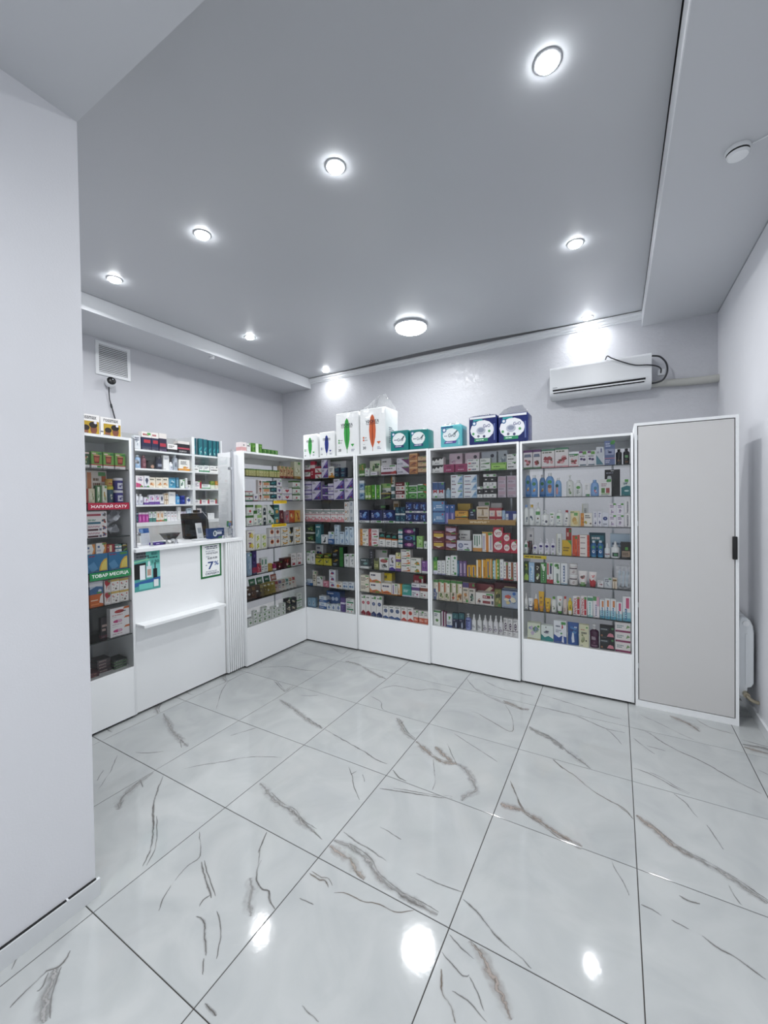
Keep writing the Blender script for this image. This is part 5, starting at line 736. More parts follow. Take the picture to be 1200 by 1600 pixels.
VEINS = [
(2,0,[(0.029,-1.399),(0.189,-1.46),(0.316,-1.51),(0.425,-1.536),(0.56,-1.568)]),
(1,0,[(0.442,-1.54),(0.535,-1.594)]),
(1,0,[(0.321,-1.759),(0.397,-1.73),(0.469,-1.672)]),
(1,0,[(0.013,-0.718),(0.016,-0.811),(0.116,-0.957),(0.23,-1.077),(0.322,-1.174)]),
(2,0,[(0.031,-0.476),(0.147,-0.388),(0.254,-0.332),(0.427,-0.322),(0.581,-0.267)]),
(2,0,[(0.353,-0.609),(0.525,-0.697),(0.583,-0.709),(0.571,-0.608)]),
(2,0,[(0.639,-0.839),(0.756,-0.87),(0.902,-0.915),(1.047,-0.968),(1.186,-0.999)]),
(1,0,[(0.7,-1.354),(0.74,-1.283),(0.78,-1.208)]),
(1,0,[(0.737,-1.716),(0.802,-1.638),(0.889,-1.557),(0.97,-1.468),(1.093,-1.396),(1.167,-1.365)]),
(2,0,[(1.221,-1.585),(1.323,-1.622),(1.427,-1.651),(1.515,-1.652),(1.598,-1.683),(1.692,-1.701)]),
(1,0,[(0.255,-1.831),(0.371,-1.925),(0.442,-1.999),(0.481,-2.044)]),
(1,0,[(0.332,-1.946),(0.4,-2.012)]),
(2,0,[(0.605,-1.82),(0.609,-1.888),(0.647,-1.972),(0.67,-2.022),(0.734,-2.071)]),
(1,0,[(0.604,-1.891),(0.68,-1.917)]),
(2,0,[(0.686,-1.806),(0.769,-1.887),(0.824,-1.938),(0.908,-1.999),(1.018,-2.059)]),
(1,0,[(0.72,-0.71),(0.805,-0.68),(0.864,-0.633)]),
(2,0,[(1.006,-0.942),(1.156,-0.985),(1.308,-1.019),(1.449,-1.05),(1.58,-1.078),(1.691,-1.111),(1.756,-1.11)]),
(1,0,[(0.639,0.071),(0.748,0.189),(0.911,0.244)]),
(2,0,[(0.66,0.023),(0.843,0.006),(1.034,-0.079),(1.195,-0.131)]),
(2,0,[(1.24,-0.317),(1.306,-0.218),(1.393,-0.193),(1.526,-0.187),(1.625,-0.113),(1.791,-0.116)]),
(1,0,[(1.245,-0.458),(1.354,-0.496),(1.41,-0.575),(1.467,-0.596)]),
(2,0,[(1.57,-0.64),(1.64,-0.71),(1.718,-0.784),(1.805,-0.819)]),
(1,0,[(1.628,-0.702),(1.629,-0.655)]),
(3,1,[(1.81,-0.829),(1.91,-0.888),(1.984,-0.93),(2.054,-0.937),(2.112,-0.916)]),
(2,0,[(2.112,-0.916),(2.171,-0.938),(2.228,-0.998),(2.274,-1.068),(2.266,-1.099),(2.241,-1.148),(2.237,-1.184)]),
(1,0,[(1.969,-0.927),(2.028,-1.047),(2.059,-1.11),(2.075,-1.185)]),
(3,1,[(1.939,-0.823),(2.017,-0.877),(2.084,-0.91)]),
(1,0,[(1.992,-0.757),(2.063,-0.853),(2.112,-0.916)]),
(1,0,[(1.997,-0.634),(2.116,-0.69),(2.226,-0.741),(2.315,-0.785)]),
(2,0,[(1.814,0.187),(1.931,0.049),(2.017,-0.007),(2.113,-0.053),(2.2,-0.081)]),
(3,1,[(2.174,-0.039),(2.244,-0.065),(2.311,-0.092),(2.369,-0.079)]),
(1,1,[(2.204,-0.097),(2.282,-0.242),(2.324,-0.401),(2.296,-0.431),(2.181,-0.374),(2.058,-0.313),(2.008,-0.306)]),
(2,0,[(1.948,0.235),(2.093,0.157),(2.231,0.147),(2.362,0.137)]),
(2,0,[(2.41,-0.311),(2.465,-0.354),(2.528,-0.375),(2.599,-0.429),(2.641,-0.48)]),
(1,0,[(2.595,-0.599),(2.661,-0.672)]),
(2,1,[(2.418,-0.915),(2.464,-1.0),(2.507,-1.078),(2.545,-1.12),(2.591,-1.126)]),
(2,1,[(2.413,-1.11),(2.471,-1.106),(2.511,-1.1)]),
(2,0,[(1.82,-1.306),(1.888,-1.287),(1.965,-1.263),(2.04,-1.24),(2.105,-1.222),(2.188,-1.194)]),
(2,0,[(1.81,-1.144),(1.871,-1.182),(1.921,-1.189)]),
(1,0,[(1.573,-1.241),(1.636,-1.3),(1.694,-1.365),(1.771,-1.43)]),
(1,0,[(1.621,-1.289),(1.632,-1.251)]),
(1,0,[(1.679,-1.257),(1.722,-1.302)]),
(2,0,[(2.413,-0.325),(2.488,-0.369),(2.569,-0.393),(2.653,-0.474),(2.729,-0.538),(2.799,-0.597)]),
(2,1,[(2.597,-0.61),(2.66,-0.662),(2.73,-0.706),(2.787,-0.761),(2.839,-0.796),(2.898,-0.824),(2.944,-0.839),(2.976,-0.87),(2.995,-0.905)]),
(2,0,[(2.446,-0.003),(2.563,-0.009),(2.676,-0.014),(2.773,-0.057),(2.864,-0.097),(2.974,-0.093)]),
(1,0,[(2.864,-0.097),(2.914,-0.167),(2.955,-0.249)]),
(2,0,[(3.013,-0.002),(3.097,-0.014),(3.172,-0.094),(3.243,-0.156),(3.321,-0.195),(3.384,-0.238),(3.434,-0.284),(3.497,-0.338),(3.58,-0.393)]),
(1,0,[(3.021,-0.136),(3.075,-0.209),(3.126,-0.266)]),
(1,0,[(3.087,-0.19),(3.185,-0.199)]),
(2,0,[(3.011,-0.472),(3.081,-0.485),(3.139,-0.513),(3.192,-0.55),(3.253,-0.579)]),
(1,0,[(3.186,-0.607),(3.226,-0.653),(3.252,-0.719),(3.267,-0.744)]),
(3,1,[(3.007,-0.868),(3.049,-0.905),(3.096,-0.942),(3.133,-0.982),(3.177,-1.008),(3.212,-1.025)]),
(1,0,[(3.293,-0.779),(3.314,-0.843),(3.332,-0.913)]),
(1,0,[(3.071,0.213),(3.19,0.137),(3.288,0.061),(3.38,0.005)]),
(2,1,[(3.253,0.295),(3.353,0.225),(3.4,0.15)]),
(1,1,[(3.402,0.327),(3.47,0.244),(3.587,0.223)]),
(3,1,[(2.471,-1.106),(2.522,-1.102),(2.585,-1.121),(2.637,-1.145),(2.705,-1.176),(2.76,-1.186),(2.794,-1.193)]),
(1,0,[(2.444,-0.957),(2.488,-1.039),(2.532,-1.104)]),
(2,0,[(1.457,-1.651),(1.553,-1.663),(1.625,-1.684),(1.694,-1.703),(1.755,-1.717)]),
(1,0,[(1.5,-1.809),(1.545,-1.891),(1.608,-1.964),(1.65,-2.007),(1.697,-2.023),(1.726,-2.017),(1.765,-2.044),(1.796,-2.055)]),
(2,1,[(1.806,-1.728),(1.879,-1.739),(1.937,-1.743),(1.984,-1.78),(2.031,-1.795)]),
(3,0,[(1.806,-1.696),(1.878,-1.689),(1.938,-1.694),(2.004,-1.712),(2.054,-1.741),(2.128,-1.765),(2.212,-1.779),(2.284,-1.777),(2.346,-1.779)]),
(2,0,[(1.817,-1.636),(1.899,-1.652),(1.971,-1.657),(2.066,-1.672)]),
(1,0,[(1.95,-1.528),(2.024,-1.536),(2.072,-1.544)]),
(1,0,[(2.204,-1.664),(2.269,-1.661),(2.332,-1.657),(2.396,-1.648)]),
(2,1,[(1.816,-1.878),(1.873,-1.879),(1.892,-1.869),(1.923,-1.888)]),
(1,1,[(1.955,-1.896),(2.006,-1.873),(2.073,-1.869),(2.137,-1.848),(2.208,-1.842),(2.261,-1.805)]),
(2,0,[(2.409,-1.675),(2.466,-1.695),(2.505,-1.717),(2.542,-1.739),(2.583,-1.756),(2.615,-1.766)]),
(1,0,[(2.406,-1.888),(2.45,-1.904),(2.492,-1.919),(2.509,-1.906)]),
(1,0,[(2.408,-1.821),(2.458,-1.841),(2.508,-1.854)]),
(2,1,[(2.424,-1.933),(2.444,-1.982),(2.463,-2.003),(2.487,-2.014),(2.512,-2.044)]),
(1,0,[(2.477,-1.977),(2.524,-1.972),(2.561,-1.985),(2.591,-1.997)]),
(2,1,[(2.476,-1.803),(2.52,-1.822),(2.551,-1.855),(2.578,-1.875),(2.604,-1.9),(2.628,-1.93),(2.656,-1.955)]),
(1,0,[(2.511,-1.912),(2.549,-1.943),(2.578,-1.975)]),
(1,0,[(2.086,-2.234),(2.118,-2.237),(2.156,-2.239)]),
(1,0,[(1.851,-1.977),(1.915,-1.971)]),
(1,1,[(2.935,-0.845),(2.971,-0.872),(2.997,-0.904)]),
(3,0,[(3.155,-0.995),(3.213,-1.019),(3.267,-1.041),(3.312,-1.06),(3.349,-1.077),(3.382,-1.104),(3.425,-1.133)]),
(1,0,[(3.313,-1.112),(3.325,-1.165),(3.339,-1.19)]),
(1,0,[(2.906,-1.21),(2.926,-1.256),(2.948,-1.292),(2.968,-1.35)]),
(1,0,[(3.007,-1.369),(3.044,-1.371),(3.07,-1.381)]),
(1,0,[(3.099,-1.381),(3.151,-1.39)]),
(2,0,[(3.187,-1.394),(3.225,-1.416),(3.263,-1.425),(3.299,-1.438),(3.341,-1.459)]),
(2,0,[(3.138,-1.259),(3.167,-1.266),(3.201,-1.257)]),
(1,0,[(2.615,-1.766),(2.652,-1.775),(2.682,-1.79)]),
(2,0,[(0.826,-1.945),(0.94,-2.013),(1.062,-2.09),(1.129,-2.144),(1.168,-2.195)]),
(1,0,[(0.688,-2.021),(0.726,-2.067)]),
(1,0,[(1.221,-1.962),(1.289,-2.006),(1.344,-2.051),(1.336,-2.091),(1.341,-2.134),(1.353,-2.17)]),
(1,0,[(1.356,-2.19),(1.384,-2.235),(1.415,-2.275)]),
(2,0,[(1.371,-2.06),(1.465,-2.109),(1.52,-2.13),(1.547,-2.145)]),
(1,0,[(1.532,-2.139),(1.525,-2.167),(1.536,-2.189)]),
(2,0,[(1.558,-2.218),(1.599,-2.217),(1.648,-2.249),(1.706,-2.287)]),
(1,0,[(1.608,-2.168),(1.661,-2.192),(1.699,-2.221),(1.727,-2.253),(1.746,-2.276)]),
(1,0,[(1.705,-2.295),(1.746,-2.329)]),
(1,0,[(1.5,-1.809),(1.527,-1.862),(1.553,-1.911)]),
(2,0,[(1.59,-1.928),(1.613,-1.973),(1.653,-2.011),(1.697,-2.023),(1.722,-2.019),(1.758,-2.043),(1.8,-2.057)]),
(2,0,[(1.612,-2.012),(1.659,-2.044),(1.692,-2.084),(1.739,-2.118)]),
(2,0,[(1.82,-2.376),(1.851,-2.377),(1.876,-2.377)]),
(2,0,[(1.276,-2.507),(1.299,-2.536),(1.298,-2.56),(1.279,-2.576),(1.285,-2.605),(1.29,-2.634),(1.301,-2.675)]),
(3,0,[(1.3,-2.558),(1.334,-2.583),(1.381,-2.619),(1.439,-2.638)]),
(1,0,[(1.29,-2.575),(1.321,-2.601),(1.321,-2.616)])]
MESHES = {}
def box_mesh(key, w, h, d):
    k=(key,round(w,3),round(h,3),round(d,3))
    if k in MESHES: return MESHES[k]
    spec=DES[key][4].split(';'); base=spec[0]; mb=MB()
    mb.box(-w/2,w/2,0,d,0,h,base)
    def side(y0,y1,col):
        for sx in (-1,1):
            x=sx*(w/2+.0003); q=[(x,0,y0*h),(x,d,y0*h),(x,d,y1*h),(x,0,y1*h)]
            mb.add(q if sx>0 else q[::-1], [(0,1,2,3)], col)
    hs=random.Random(key+'%.2f'%w); ops=list(spec[1:])
    if h>.05: ops.append('l 10 3 %d 8 8a8c90 1'%hs.choice((45,60,80)))
    if hs.random()<.34 and w>.03: ops.append('r %d %d %d %d 4f9a4c'%((58,84,94,96) if hs.random()<.6 else (52,4,88,16)))     # green price sticker
    printer(mb, ops, w, h, lambda u,v,e: ((u-.5)*w,-e,v*h), key+'%.3f'%w, True, side)
    me=mb.mesh(DES[key][1],[M['box']]); MESHES[k]=[(DES[key][1],me)]; return MESHES[k]
def shape_mesh(key, w, h, d):
    """bottles, pumps, sprays, jars, tubes, pouches: [(body), (part...)]"""
    k=(key,round(w,3),round(h,3),round(d,3))
    if k in MESHES: return MESHES[k]
    typ,name,cat,desc,spec=DES[key]; spec=spec.split(';'); body=spec[0]
    res=[]; mb=MB(); a=w/2; n=20
    if typ in ('bottle','pump','spray','jar','flat'):
        capc=spec[1]; ops=spec[2:]
        b=min(a,d/2) if typ!='flat' else min(a*.6,d/2)
        hb={'bottle':.74,'pump':.66,'spray':.60,'jar':.74,'flat':.78}[typ]*h
        sh={'bottle':.86,'pump':.76,'spray':.70,'jar':.80,'flat':.86}[typ]*h
        nk={'bottle':.36,'pump':.3,'spray':.42,'jar':.92,'flat':.34}[typ]
        prof=[(a*.9,0),(a,.015*h),(a,hb*.5),(a,hb),(a*(.86 if typ!='jar' else 1),hb+(sh-hb)*.45),(a*(nk+.12),sh-.01*h),(a*nk,sh),(a*nk,sh+.03*h)]
        if typ=='flat': prof=[(a*.92,0),(a,.02*h),(a*1.02,hb*.5),(a,hb*.82),(a*.86,hb*.97),(a*.58,sh-.015*h),(a*.40,sh),(a*.40,sh+.02*h)]
        mb.lathe(prof,n,1,b/a,0,b,[body]*(len(prof)-1))
        r1=prof[2][0]
        printer(mb, ops, w, hb, lambda u,v,e: ((u-.5)*1.7*a*.98, b-b*math.sqrt(max(0,1-((u-.5)*1.7)**2))-.001-e, v*hb), key, False)
        res.append((name,mb.mesh(name,[M['plast']])))
        cb=MB(); z=sh+.01*h
        if typ=='bottle': rc=a*.5; cb.lathe([(rc,z),(rc,h*.97),(rc*.85,h)],n,1,1,0,b,[capc]*2); pn='cap'
        elif typ=='flat': rc=a*.44; cb.lathe([(rc,z),(rc,h*.98),(rc*.8,h)],n,1,1,0,b,[capc]*2); pn='cap'
        elif typ=='jar': rc=a*1.02; cb.lathe([(rc,sh),(rc,h*.97),(rc*.93,h)],n,1,b/a,0,b,[capc]*2); pn='lid'
        elif typ=='spray': cb.lathe([(a*.5,z),(a*.5,z+.07*h),(a*.3,z+.10*h),(a*.26,h*.96),(a*.14,h)],n,1,1,0,b,[capc]*4); pn='nozzle'
        else:
            cb.lathe([(a*.34,z),(a*.34,z+.06*h),(a*.12,z+.07*h),(a*.12,h*.93)],12,1,1,0,b,[capc]*3)
            cb.rbox(-a*.3,a*.3,b-a*.8,b+a*.25,h*.93,h,r=.002,seg=1,col=capc); pn='pump_head'
        res.append((pn,cb.mesh(pn,[M['plast']])))
    elif typ=='tube':
        capc=spec[1]; ops=spec[2:]; b=min(a*.8,d/2); hc=.14*h; rows=8; vs=[]; fs=[]
        for i in range(rows+1):
            t=i/rows; z=hc+(h-hc)*t; aa=a*(.78+.22*t) if t<1 else a; bb=b*(1-t**1.6)+.0012
            for j in range(n):
                q=2*math.pi*j/n; vs.append((aa*math.cos(q),b+bb*math.sin(q),z))
        for i in range(rows):
            for j in range(n): fs.append((i*n+j,i*n+(j+1)%n,(i+1)*n+(j+1)%n,(i+1)*n+j))
        fs.append(tuple(rows*n+j for j in range(n))); fs.append(tuple(range(n))[::-1])
        mb.add(vs,fs,body,True)
        def sf(u,v,e):
            t=v*.96; aa=a*(.78+.22*t)*.92; bb=b*(1-t**1.6)+.0012; x=(u-.5)*2*aa
            return (x, b-bb*math.sqrt(max(0,1-((u-.5)*1.84)**2))-.001-e, hc+(h-hc)*t)
        printer(mb, ops, w, h, sf, key, False)
        res.append((name,mb.mesh(name,[M['plast']])))
        cb=MB(); cb.lathe([(a*.62,0),(a*.66,.01*h),(a*.6,hc)],n,1,min(1,b/a/.66+.3),0,b,[capc]*2); res.append(('cap',cb.mesh('cap',[M['plast']])))
    elif typ=='pouch':
        ops=spec[1:]; b=d/2; rows=10; vs=[]; fs=[]
        for i in range(rows+1):
            t=i/rows; z=h*t; aa=a*(1-.04*math.sin(math.pi*t)); bb=b*(math.sin(math.pi*min(1,t*.5+.5))**.7)*(1 if t<.98 else .05)+.001
            for j in range(n):
                q=2*math.pi*j/n; cx=math.copysign(abs(math.cos(q))**.55,math.cos(q)); vs.append((aa*cx,b+bb*math.sin(q),z))
        for i in range(rows):
            for j in range(n): fs.append((i*n+j,i*n+(j+1)%n,(i+1)*n+(j+1)%n,(i+1)*n+j))
        fs.append(tuple(rows*n+j for j in range(n))); fs.append(tuple(range(n))[::-1])
        mb.add(vs,fs,body,True)
        printer(mb, ops, w, h, lambda u,v,e: ((u-.5)*w*.94, b-(b*(math.sin(math.pi*min(1,v*.5+.5))**.7)+.001)*math.sqrt(max(0,1-abs((u-.5)*1.9)**3.2))-.002-e, v*h*.96), key, False)
        res.append((name,mb.mesh(name,[M['film']])))
    MESHES[k]=res; return res
def product(key, w, h, d, loc, rz, label=None, group=None, kind=None):
    typ,name,cat,desc,spec=DES[key]
    ms=box_mesh(key,w,h,d) if typ=='box' else shape_mesh(key,w,h,d)
    o=link(kind if kind and name=='medicine_box' else ms[0][0],ms[0][1],None,loc,rz)
    for pn,me in ms[1:]: link(pn,me,o)
    if label: tag(o,label,cat,group)
    return o

# ------------------------------------------------------------------ ROOM
XL,XR,YB,YN = -1.69,3.76,1.70,-6.2      # left wall, right wall, back wall, wall behind the photographer
ZS = 3.25                               # soffits
PX,PY,ZN = 1.135,-2.36,3.02             # corner of the near wall, lower ceiling
def wall(name, m, *a): return struct(bx(name, m, None, *a))
wall('wall_left', M['wall2'], XL-.15,XL,PY-.15,YB+.15,-.05,3.65)
wall('wall_back', M['silk'], XL,XR,YB,YB+.15,-.05,3.65)
wall('wall_right', M['wall'], XR,XR+.15,YN-.15,YB+.15,-.05,3.65)
wall('wall_front', M['wall'], XL-.15,PX,YN-.15,PY,-.05,3.65)
wall('wall_rear', M['wall'], PX,XR,YN-.15,YN,-.05,3.65)
# floor: grout bed + tiles
fl = struct(bx('floor', M['grout'], None, XL,XR,YN,YB,-.05,-.0022))
TS=.6; tiles={}
for w_,br,pts in VEINS:
    # split every vein into short pieces by tile
    for i in range(len(pts)-1):
        (x0,y0),(x1,y1)=pts[i],pts[i+1]; L=math.hypot(x1-x0,y1-y0); n=max(1,int(L/.03))
        for j in range(n):
            t=(j+.5)/n; ix=math.floor((x0+(x1-x0)*t)/TS); iy=math.floor((y0+(y1-y0)*t)/TS)
            tiles.setdefault((ix,iy),{}).setdefault(id(pts),(w_,br,pts))
def smooth_poly(pts):
    """a vein as a fine wavering line"""
    P=[Vector((x,y,0)) for x,y in pts]; out=[]
    for i in range(len(P)-1):
        p0=P[max(i-1,0)];p1=P[i];p2=P[i+1];p3=P[min(i+2,len(P)-1)]; n=max(2,int((p2-p1).length/.012))
        for j in range(n):
            t=j/n; q=.5*((2*p1)+(-p0+p2)*t+(2*p0-5*p1+4*p2-p3)*t*t+(-p0+3*p1-3*p2+p3)*t**3)
            q=q+Vector((noise.noise(q*22+Vector((3,1,7))),noise.noise(q*22+Vector((9,4,2))),0))*.003
            out.append(q)
    out.append(P[-1]); return out
def strand(p,k):
    # a fainter companion running beside a bold vein
    o=[]
    for i,(x,y) in enumerate(p):
        a=p[max(i-1,0)];b=p[min(i+1,len(p)-1)]; tx,ty=b[0]-a[0],b[1]-a[1]; L=math.hypot(tx,ty) or 1
        q=(.012+.014*abs(noise.noise(Vector((x*9,y*9,k)))))*(1 if k%2 else -1); o.append((x-ty/L*q,y+tx/L*q))
    return o
RB=[(smooth_poly(p),w_,br) for w_,br,p in VEINS]+[(smooth_poly(strand(p,i)[(1 if len(p)>4 else 0):]),1,br) for i,(w_,br,p) in enumerate(VEINS) if (w_>2 or (w_>1 and i%4==1)) and len(p)>3]+[(smooth_poly(p),4,br) for i,(w_,br,p) in enumerate(VEINS) if w_>2 or (w_>1 and i%3==0)]
half=TS/2-.0017
tile_veins={}
for P,w_,br in RB:
    run=[];cell=None
    def flush():
        if cell is not None and len(run)>2: tile_veins.setdefault(cell,[]).append(([(q.x-(cell[0]+.5)*TS,q.y-(cell[1]+.5)*TS) for q in run],w_,br))
    for q in P:
        c=(math.floor(q.x/TS),math.floor(q.y/TS))
        if c!=cell: flush(); run=[]; cell=c
        run.append(q)
    flush()
donors=sorted([c for c in tile_veins if len(tile_veins[c])>2])
def make_tile(ix,iy):
    x0=max(ix*TS,XL+.001)-(ix+.5)*TS; x1=min((ix+1)*TS,XR-.001)-(ix+.5)*TS; y0=max(iy*TS,YN+.001)-(iy+.5)*TS; y1=min((iy+1)*TS,YB-.001)-(iy+.5)*TS
    x0=max(x0,-half);x1=min(x1,half);y0=max(y0,-half);y1=min(y1,half)
    mb=MB(); c=.0012
    mb.add([(x0,y0,-.01),(x1,y0,-.01),(x1,y1,-.01),(x0,y1,-.01),(x0,y0,-c),(x1,y0,-c),(x1,y1,-c),(x0,y1,-c),(x0+c,y0+c,0),(x1-c,y0+c,0),(x1-c,y1-c,0),(x0+c,y1-c,0)],
           [(0,1,5,4),(1,2,6,5),(2,3,7,6),(3,0,4,7),(4,5,9,8),(5,6,10,9),(6,7,11,10),(7,4,8,11),(8,9,10,11)],'eee')
    vs=tile_veins.get((ix,iy)); uvs=[]
    if vs is None:
        rnd=random.Random(ix*31+iy*7); vs=tile_veins[rnd.choice(donors)]
    nb=len(mb.f)
    for li,(pts,w_,br) in enumerate(vs):
        if len(pts)<3: continue
        hw={1:.0055,2:.0085,3:.018,4:.036}[w_]; z=.0002+.00004*li; base=len(mb.v); L=len(pts); col=hexc(('665849' if br else '625f5c') if w_<4 else ('98908a' if br else '989897'))
        V=[];ok=True
        for i,(x,y) in enumerate(pts):
            a=pts[max(i-1,0)];b=pts[min(i+1,L-1)]; t=Vector((b[0]-a[0],b[1]-a[1])); 
            if t.length<1e-7: t=Vector((1,0))
            t.normalize(); tp=min(1,(i+.3)/(L*.18),(L-1-i+.3)/(L*.18)); tp=.35+.65*min(1,tp)
            for s_ in (-1,1):
                V.append((min(max(x-t.y*hw*tp*s_,x0+c),x1-c),min(max(y+t.x*hw*tp*s_,y0+c),y1-c),z))
        mb.v+=V
        for i in range(L-1):
            mb.f.append([base+2*i,base+2*i+2,base+2*i+3,base+2*i+1]); mb.c.append(col); mb.sm.append(False); mb.mi.append(1)
            mb.uv[len(mb.f)-1]=((i*.012,1),((i+1)*.012,1),((i+1)*.012,0),(i*.012,0))
    me=mb.mesh('tile',[M['tile'],M['vein']]); ul=me.uv_layers.new(name='UVMap')
    for fi,uv in mb.uv.items():
        for li_,p in zip(me.polygons[fi].loop_indices,uv): ul.data[li_].uv=p
    # vein strips face up
    o=link('tile',me,fl,((ix+.5)*TS,(iy+.5)*TS,0)); return o
for ix in range(math.floor(XL/TS),math.floor(XR/TS)+1):
    for iy in range(math.floor(YN/TS),math.floor(YB/TS)+1):
        if ix*TS<PX and (ix+1)*TS<=PX+.01 and (iy+1)*TS<=PY: continue
        if ix*TS<-.7 : continue
        make_tile(ix,iy)
struct(bx('floor_staff', M['lam2'], None, XL,-.7+.1-.002,PY,YB,-.0021,-.0005))
# skirting
def skirt(name, *a): return struct(bx(name, M['skirt'], None, *a))
M['skirt']=mat('skirting_tile','d5d8da',.12,var=.06,bscale=4)
sk=skirt('baseboard_left', PX,PX+.012,YN,PY+.012,0,.066)
bx('gap', M['dark'], sk, PX,PX+.006,YN,PY,.0662,.0715)
bx('cap_strip', M['trim'], sk, PX,PX+.0125,PY-.10,PY-.094,.066,.0716)
sk=skirt('baseboard_right', XR-.014,XR,YN,YB,0,.07)
# ceiling: stretch film hung below a dark void, bowing away from the back wall
XF,XS=-1.11,3.165
b=MB(); n=24; top=[];bot=[]
edge=[(XF+.006+(XS-.012-XF)*i/n, YB-.0395-.11*max(0,math.sin(math.pi*min(1,max(0,(i/n-.10)/.78))))**1.2) for i in range(n+1)]
pts=[(XF+.006,PY+.01),(XS-.012,PY+.01)]+edge[::-1]
N_=len(pts)
b.add([(x,y,ZC) for x,y in pts]+[(x,y,ZC+.004) for x,y in pts],[tuple(range(N_))[::-1],tuple(range(N_,2*N_))]+[(i,(i+1)%N_,N_+(i+1)%N_,N_+i) for i in range(N_)])
ceil=struct(obj('ceiling',b,M['film_ceiling']))
struct(bx('ceiling_void',M['dark'],None,XF-.02,XS+.02,PY,YB,ZC+.16,ZC+.2))
struct(bx('ceiling_left',M['plasterboard'],None,XL,XF,PY,YB,ZS,3.62))
struct(bx('ceiling_right',M['plasterboard'],None,XS,XR,PY-.0,YB,ZS,3.62))
struct(bx('ceiling_near',M['plasterboard'],None,PX,XR,YN,PY,ZN,3.62))
struct(bx('trim_1',M['trim'],None,XF,XF+.005,PY,YB,ZS+.0,ZC-.004))     # bright fascias of the two soffits
struct(bx('trim_2',M['trim'],None,XS-.005,XS,PY,YB,ZS,ZC-.012))
bx('shadow_gap',M['dark'],bpy.data.objects['trim_2'],XS-.0055,XS-.0045,PY,YB,ZC-.012,ZC+.1)
# cornice along the back wall (stepped profile)
b=MB(); pr=[(YB,ZC-.078),(YB-.010,ZC-.078),(YB-.012,ZC-.066),(YB-.024,ZC-.060),(YB-.026,ZC-.036),(YB-.044,ZC-.028),(YB-.046,ZC-.008),(YB,ZC-.008)]
k=len(pr); b.add([(XF+.006,y,z) for y,z in pr]+[(XS-.006,y,z) for y,z in pr],[(i,(i+1)%k,k+(i+1)%k,k+i) for i in range(k)]+[tuple(range(k))[::-1],tuple(range(k,2*k))])
struct(obj('trim_3',b,M['trim']))
# thin grey strip between the right soffit and the right wall
struct(bx('trim_4',M['gplast'],None,XR-.006,XR,-2.2,YB-.02,ZS-.006,ZS))

# ------------------------------------------------------------------ ceiling fixtures
def spot_mesh():
    rim=MB(); rim.lathe([(.058,0),(.058,-.002),(.055,-.005),(.048,-.006),(.045,-.004),(.045,0)],28,cols=['ccc']*5,cap=False)
    lens=MB(); lens.lathe([(.0448,-.004),(.044,-.012),(.038,-.0185),(.02,-.0205),(.001,-.021)],28,cols=['fff']*4)
    return rim.mesh('rim',[M['rim']]), lens.mesh('lens',[M['lens']])
rm,lm=spot_mesh()
ORD_=['first','second','third','fourth','fifth','sixth','seventh','eighth','ninth']
SPL=['round recessed ceiling spotlight closest to the camera','recessed ceiling spotlight second in the front row','recessed ceiling spotlight third in the front row','recessed ceiling spotlight beside the near pillar edge',
 'recessed ceiling spotlight midway along the black ceiling seam','recessed ceiling spotlight above the low soffit over the counter','recessed ceiling spotlight above the air conditioner','recessed ceiling spotlight in the corner over the corner cabinet']
for i,(x,y) in enumerate(SPOTS+NEAR_FILL):
    z=ZC if i<8 else ZN  # fixtures in the lower ceiling belong to the added fill lamps
    e=empty('ceiling_spotlight',(x,y,z)); link('rim',rm,e); link('lens',lm,e)
    tag(e,SPL[i] if i<8 else 'added fill spotlight in the low ceiling behind the camera, %s of its grid'%ORD_[i-8],'ceiling light','recessed spotlights in the stretch ceiling' if i<8 else 'added fill spotlights behind the camera')
e=empty('ceiling_lamp',(1.043,.768,ZC)); 
b=MB(); b.lathe([(.165,0),(.17,-.012),(.168,-.026),(.16,-.028)],40,cols=['ddd']*3); obj('base',b,M['chrome'],e)
b=MB(); b.lathe([(.166,-.026),(.160,-.045),(.135,-.060),(.08,-.068),(.002,-.070)],40,cols=['fff']*4)
rnd=random.Random(3)
b.v=[(x+rnd.uniform(-.002,.002),y+rnd.uniform(-.002,.002),z+rnd.uniform(-.002,.002)) for x,y,z in b.v]
obj('diffuser',b,M['lamp'],e); tag(e,'round glowing ceiling lamp with a crystal-patterned diffuser','ceiling light')
def detector(loc, label, s=1.):
    e=empty('smoke_detector',loc)
    b=MB(); b.lathe([(.05*s,0),(.052*s,-.008*s),(.048*s,-.02*s)],24,cols=['eee']*2); obj('base',b,M['wplast'],e)
    b=MB(); b.lathe([(.046*s,-.02*s),(.044*s,-.028*s)],24,cols=['333']); obj('sensor_slot',b,M['dark'],e)
    b=MB(); b.lathe([(.046*s,-.028*s),(.04*s,-.040*s),(.02*s,-.045*s)],24,cols=['eee']*2); obj('cover',b,M['wplast'],e)
    tag(e,label,'smoke detector'); return e
d1=detector((3.458,-.536,ZS),'white smoke detector on the soffit along the bare wall',1.0)
b=MB(); b.tube([(.05,-.01,-.006),(.16,-.05,-.006),(.298,-.075,-.006)],.003,6); obj('cable',b,M['wplast'],d1)
detector((-1.165,.0,ZS),'small white smoke detector under the soffit over the counter',.62)

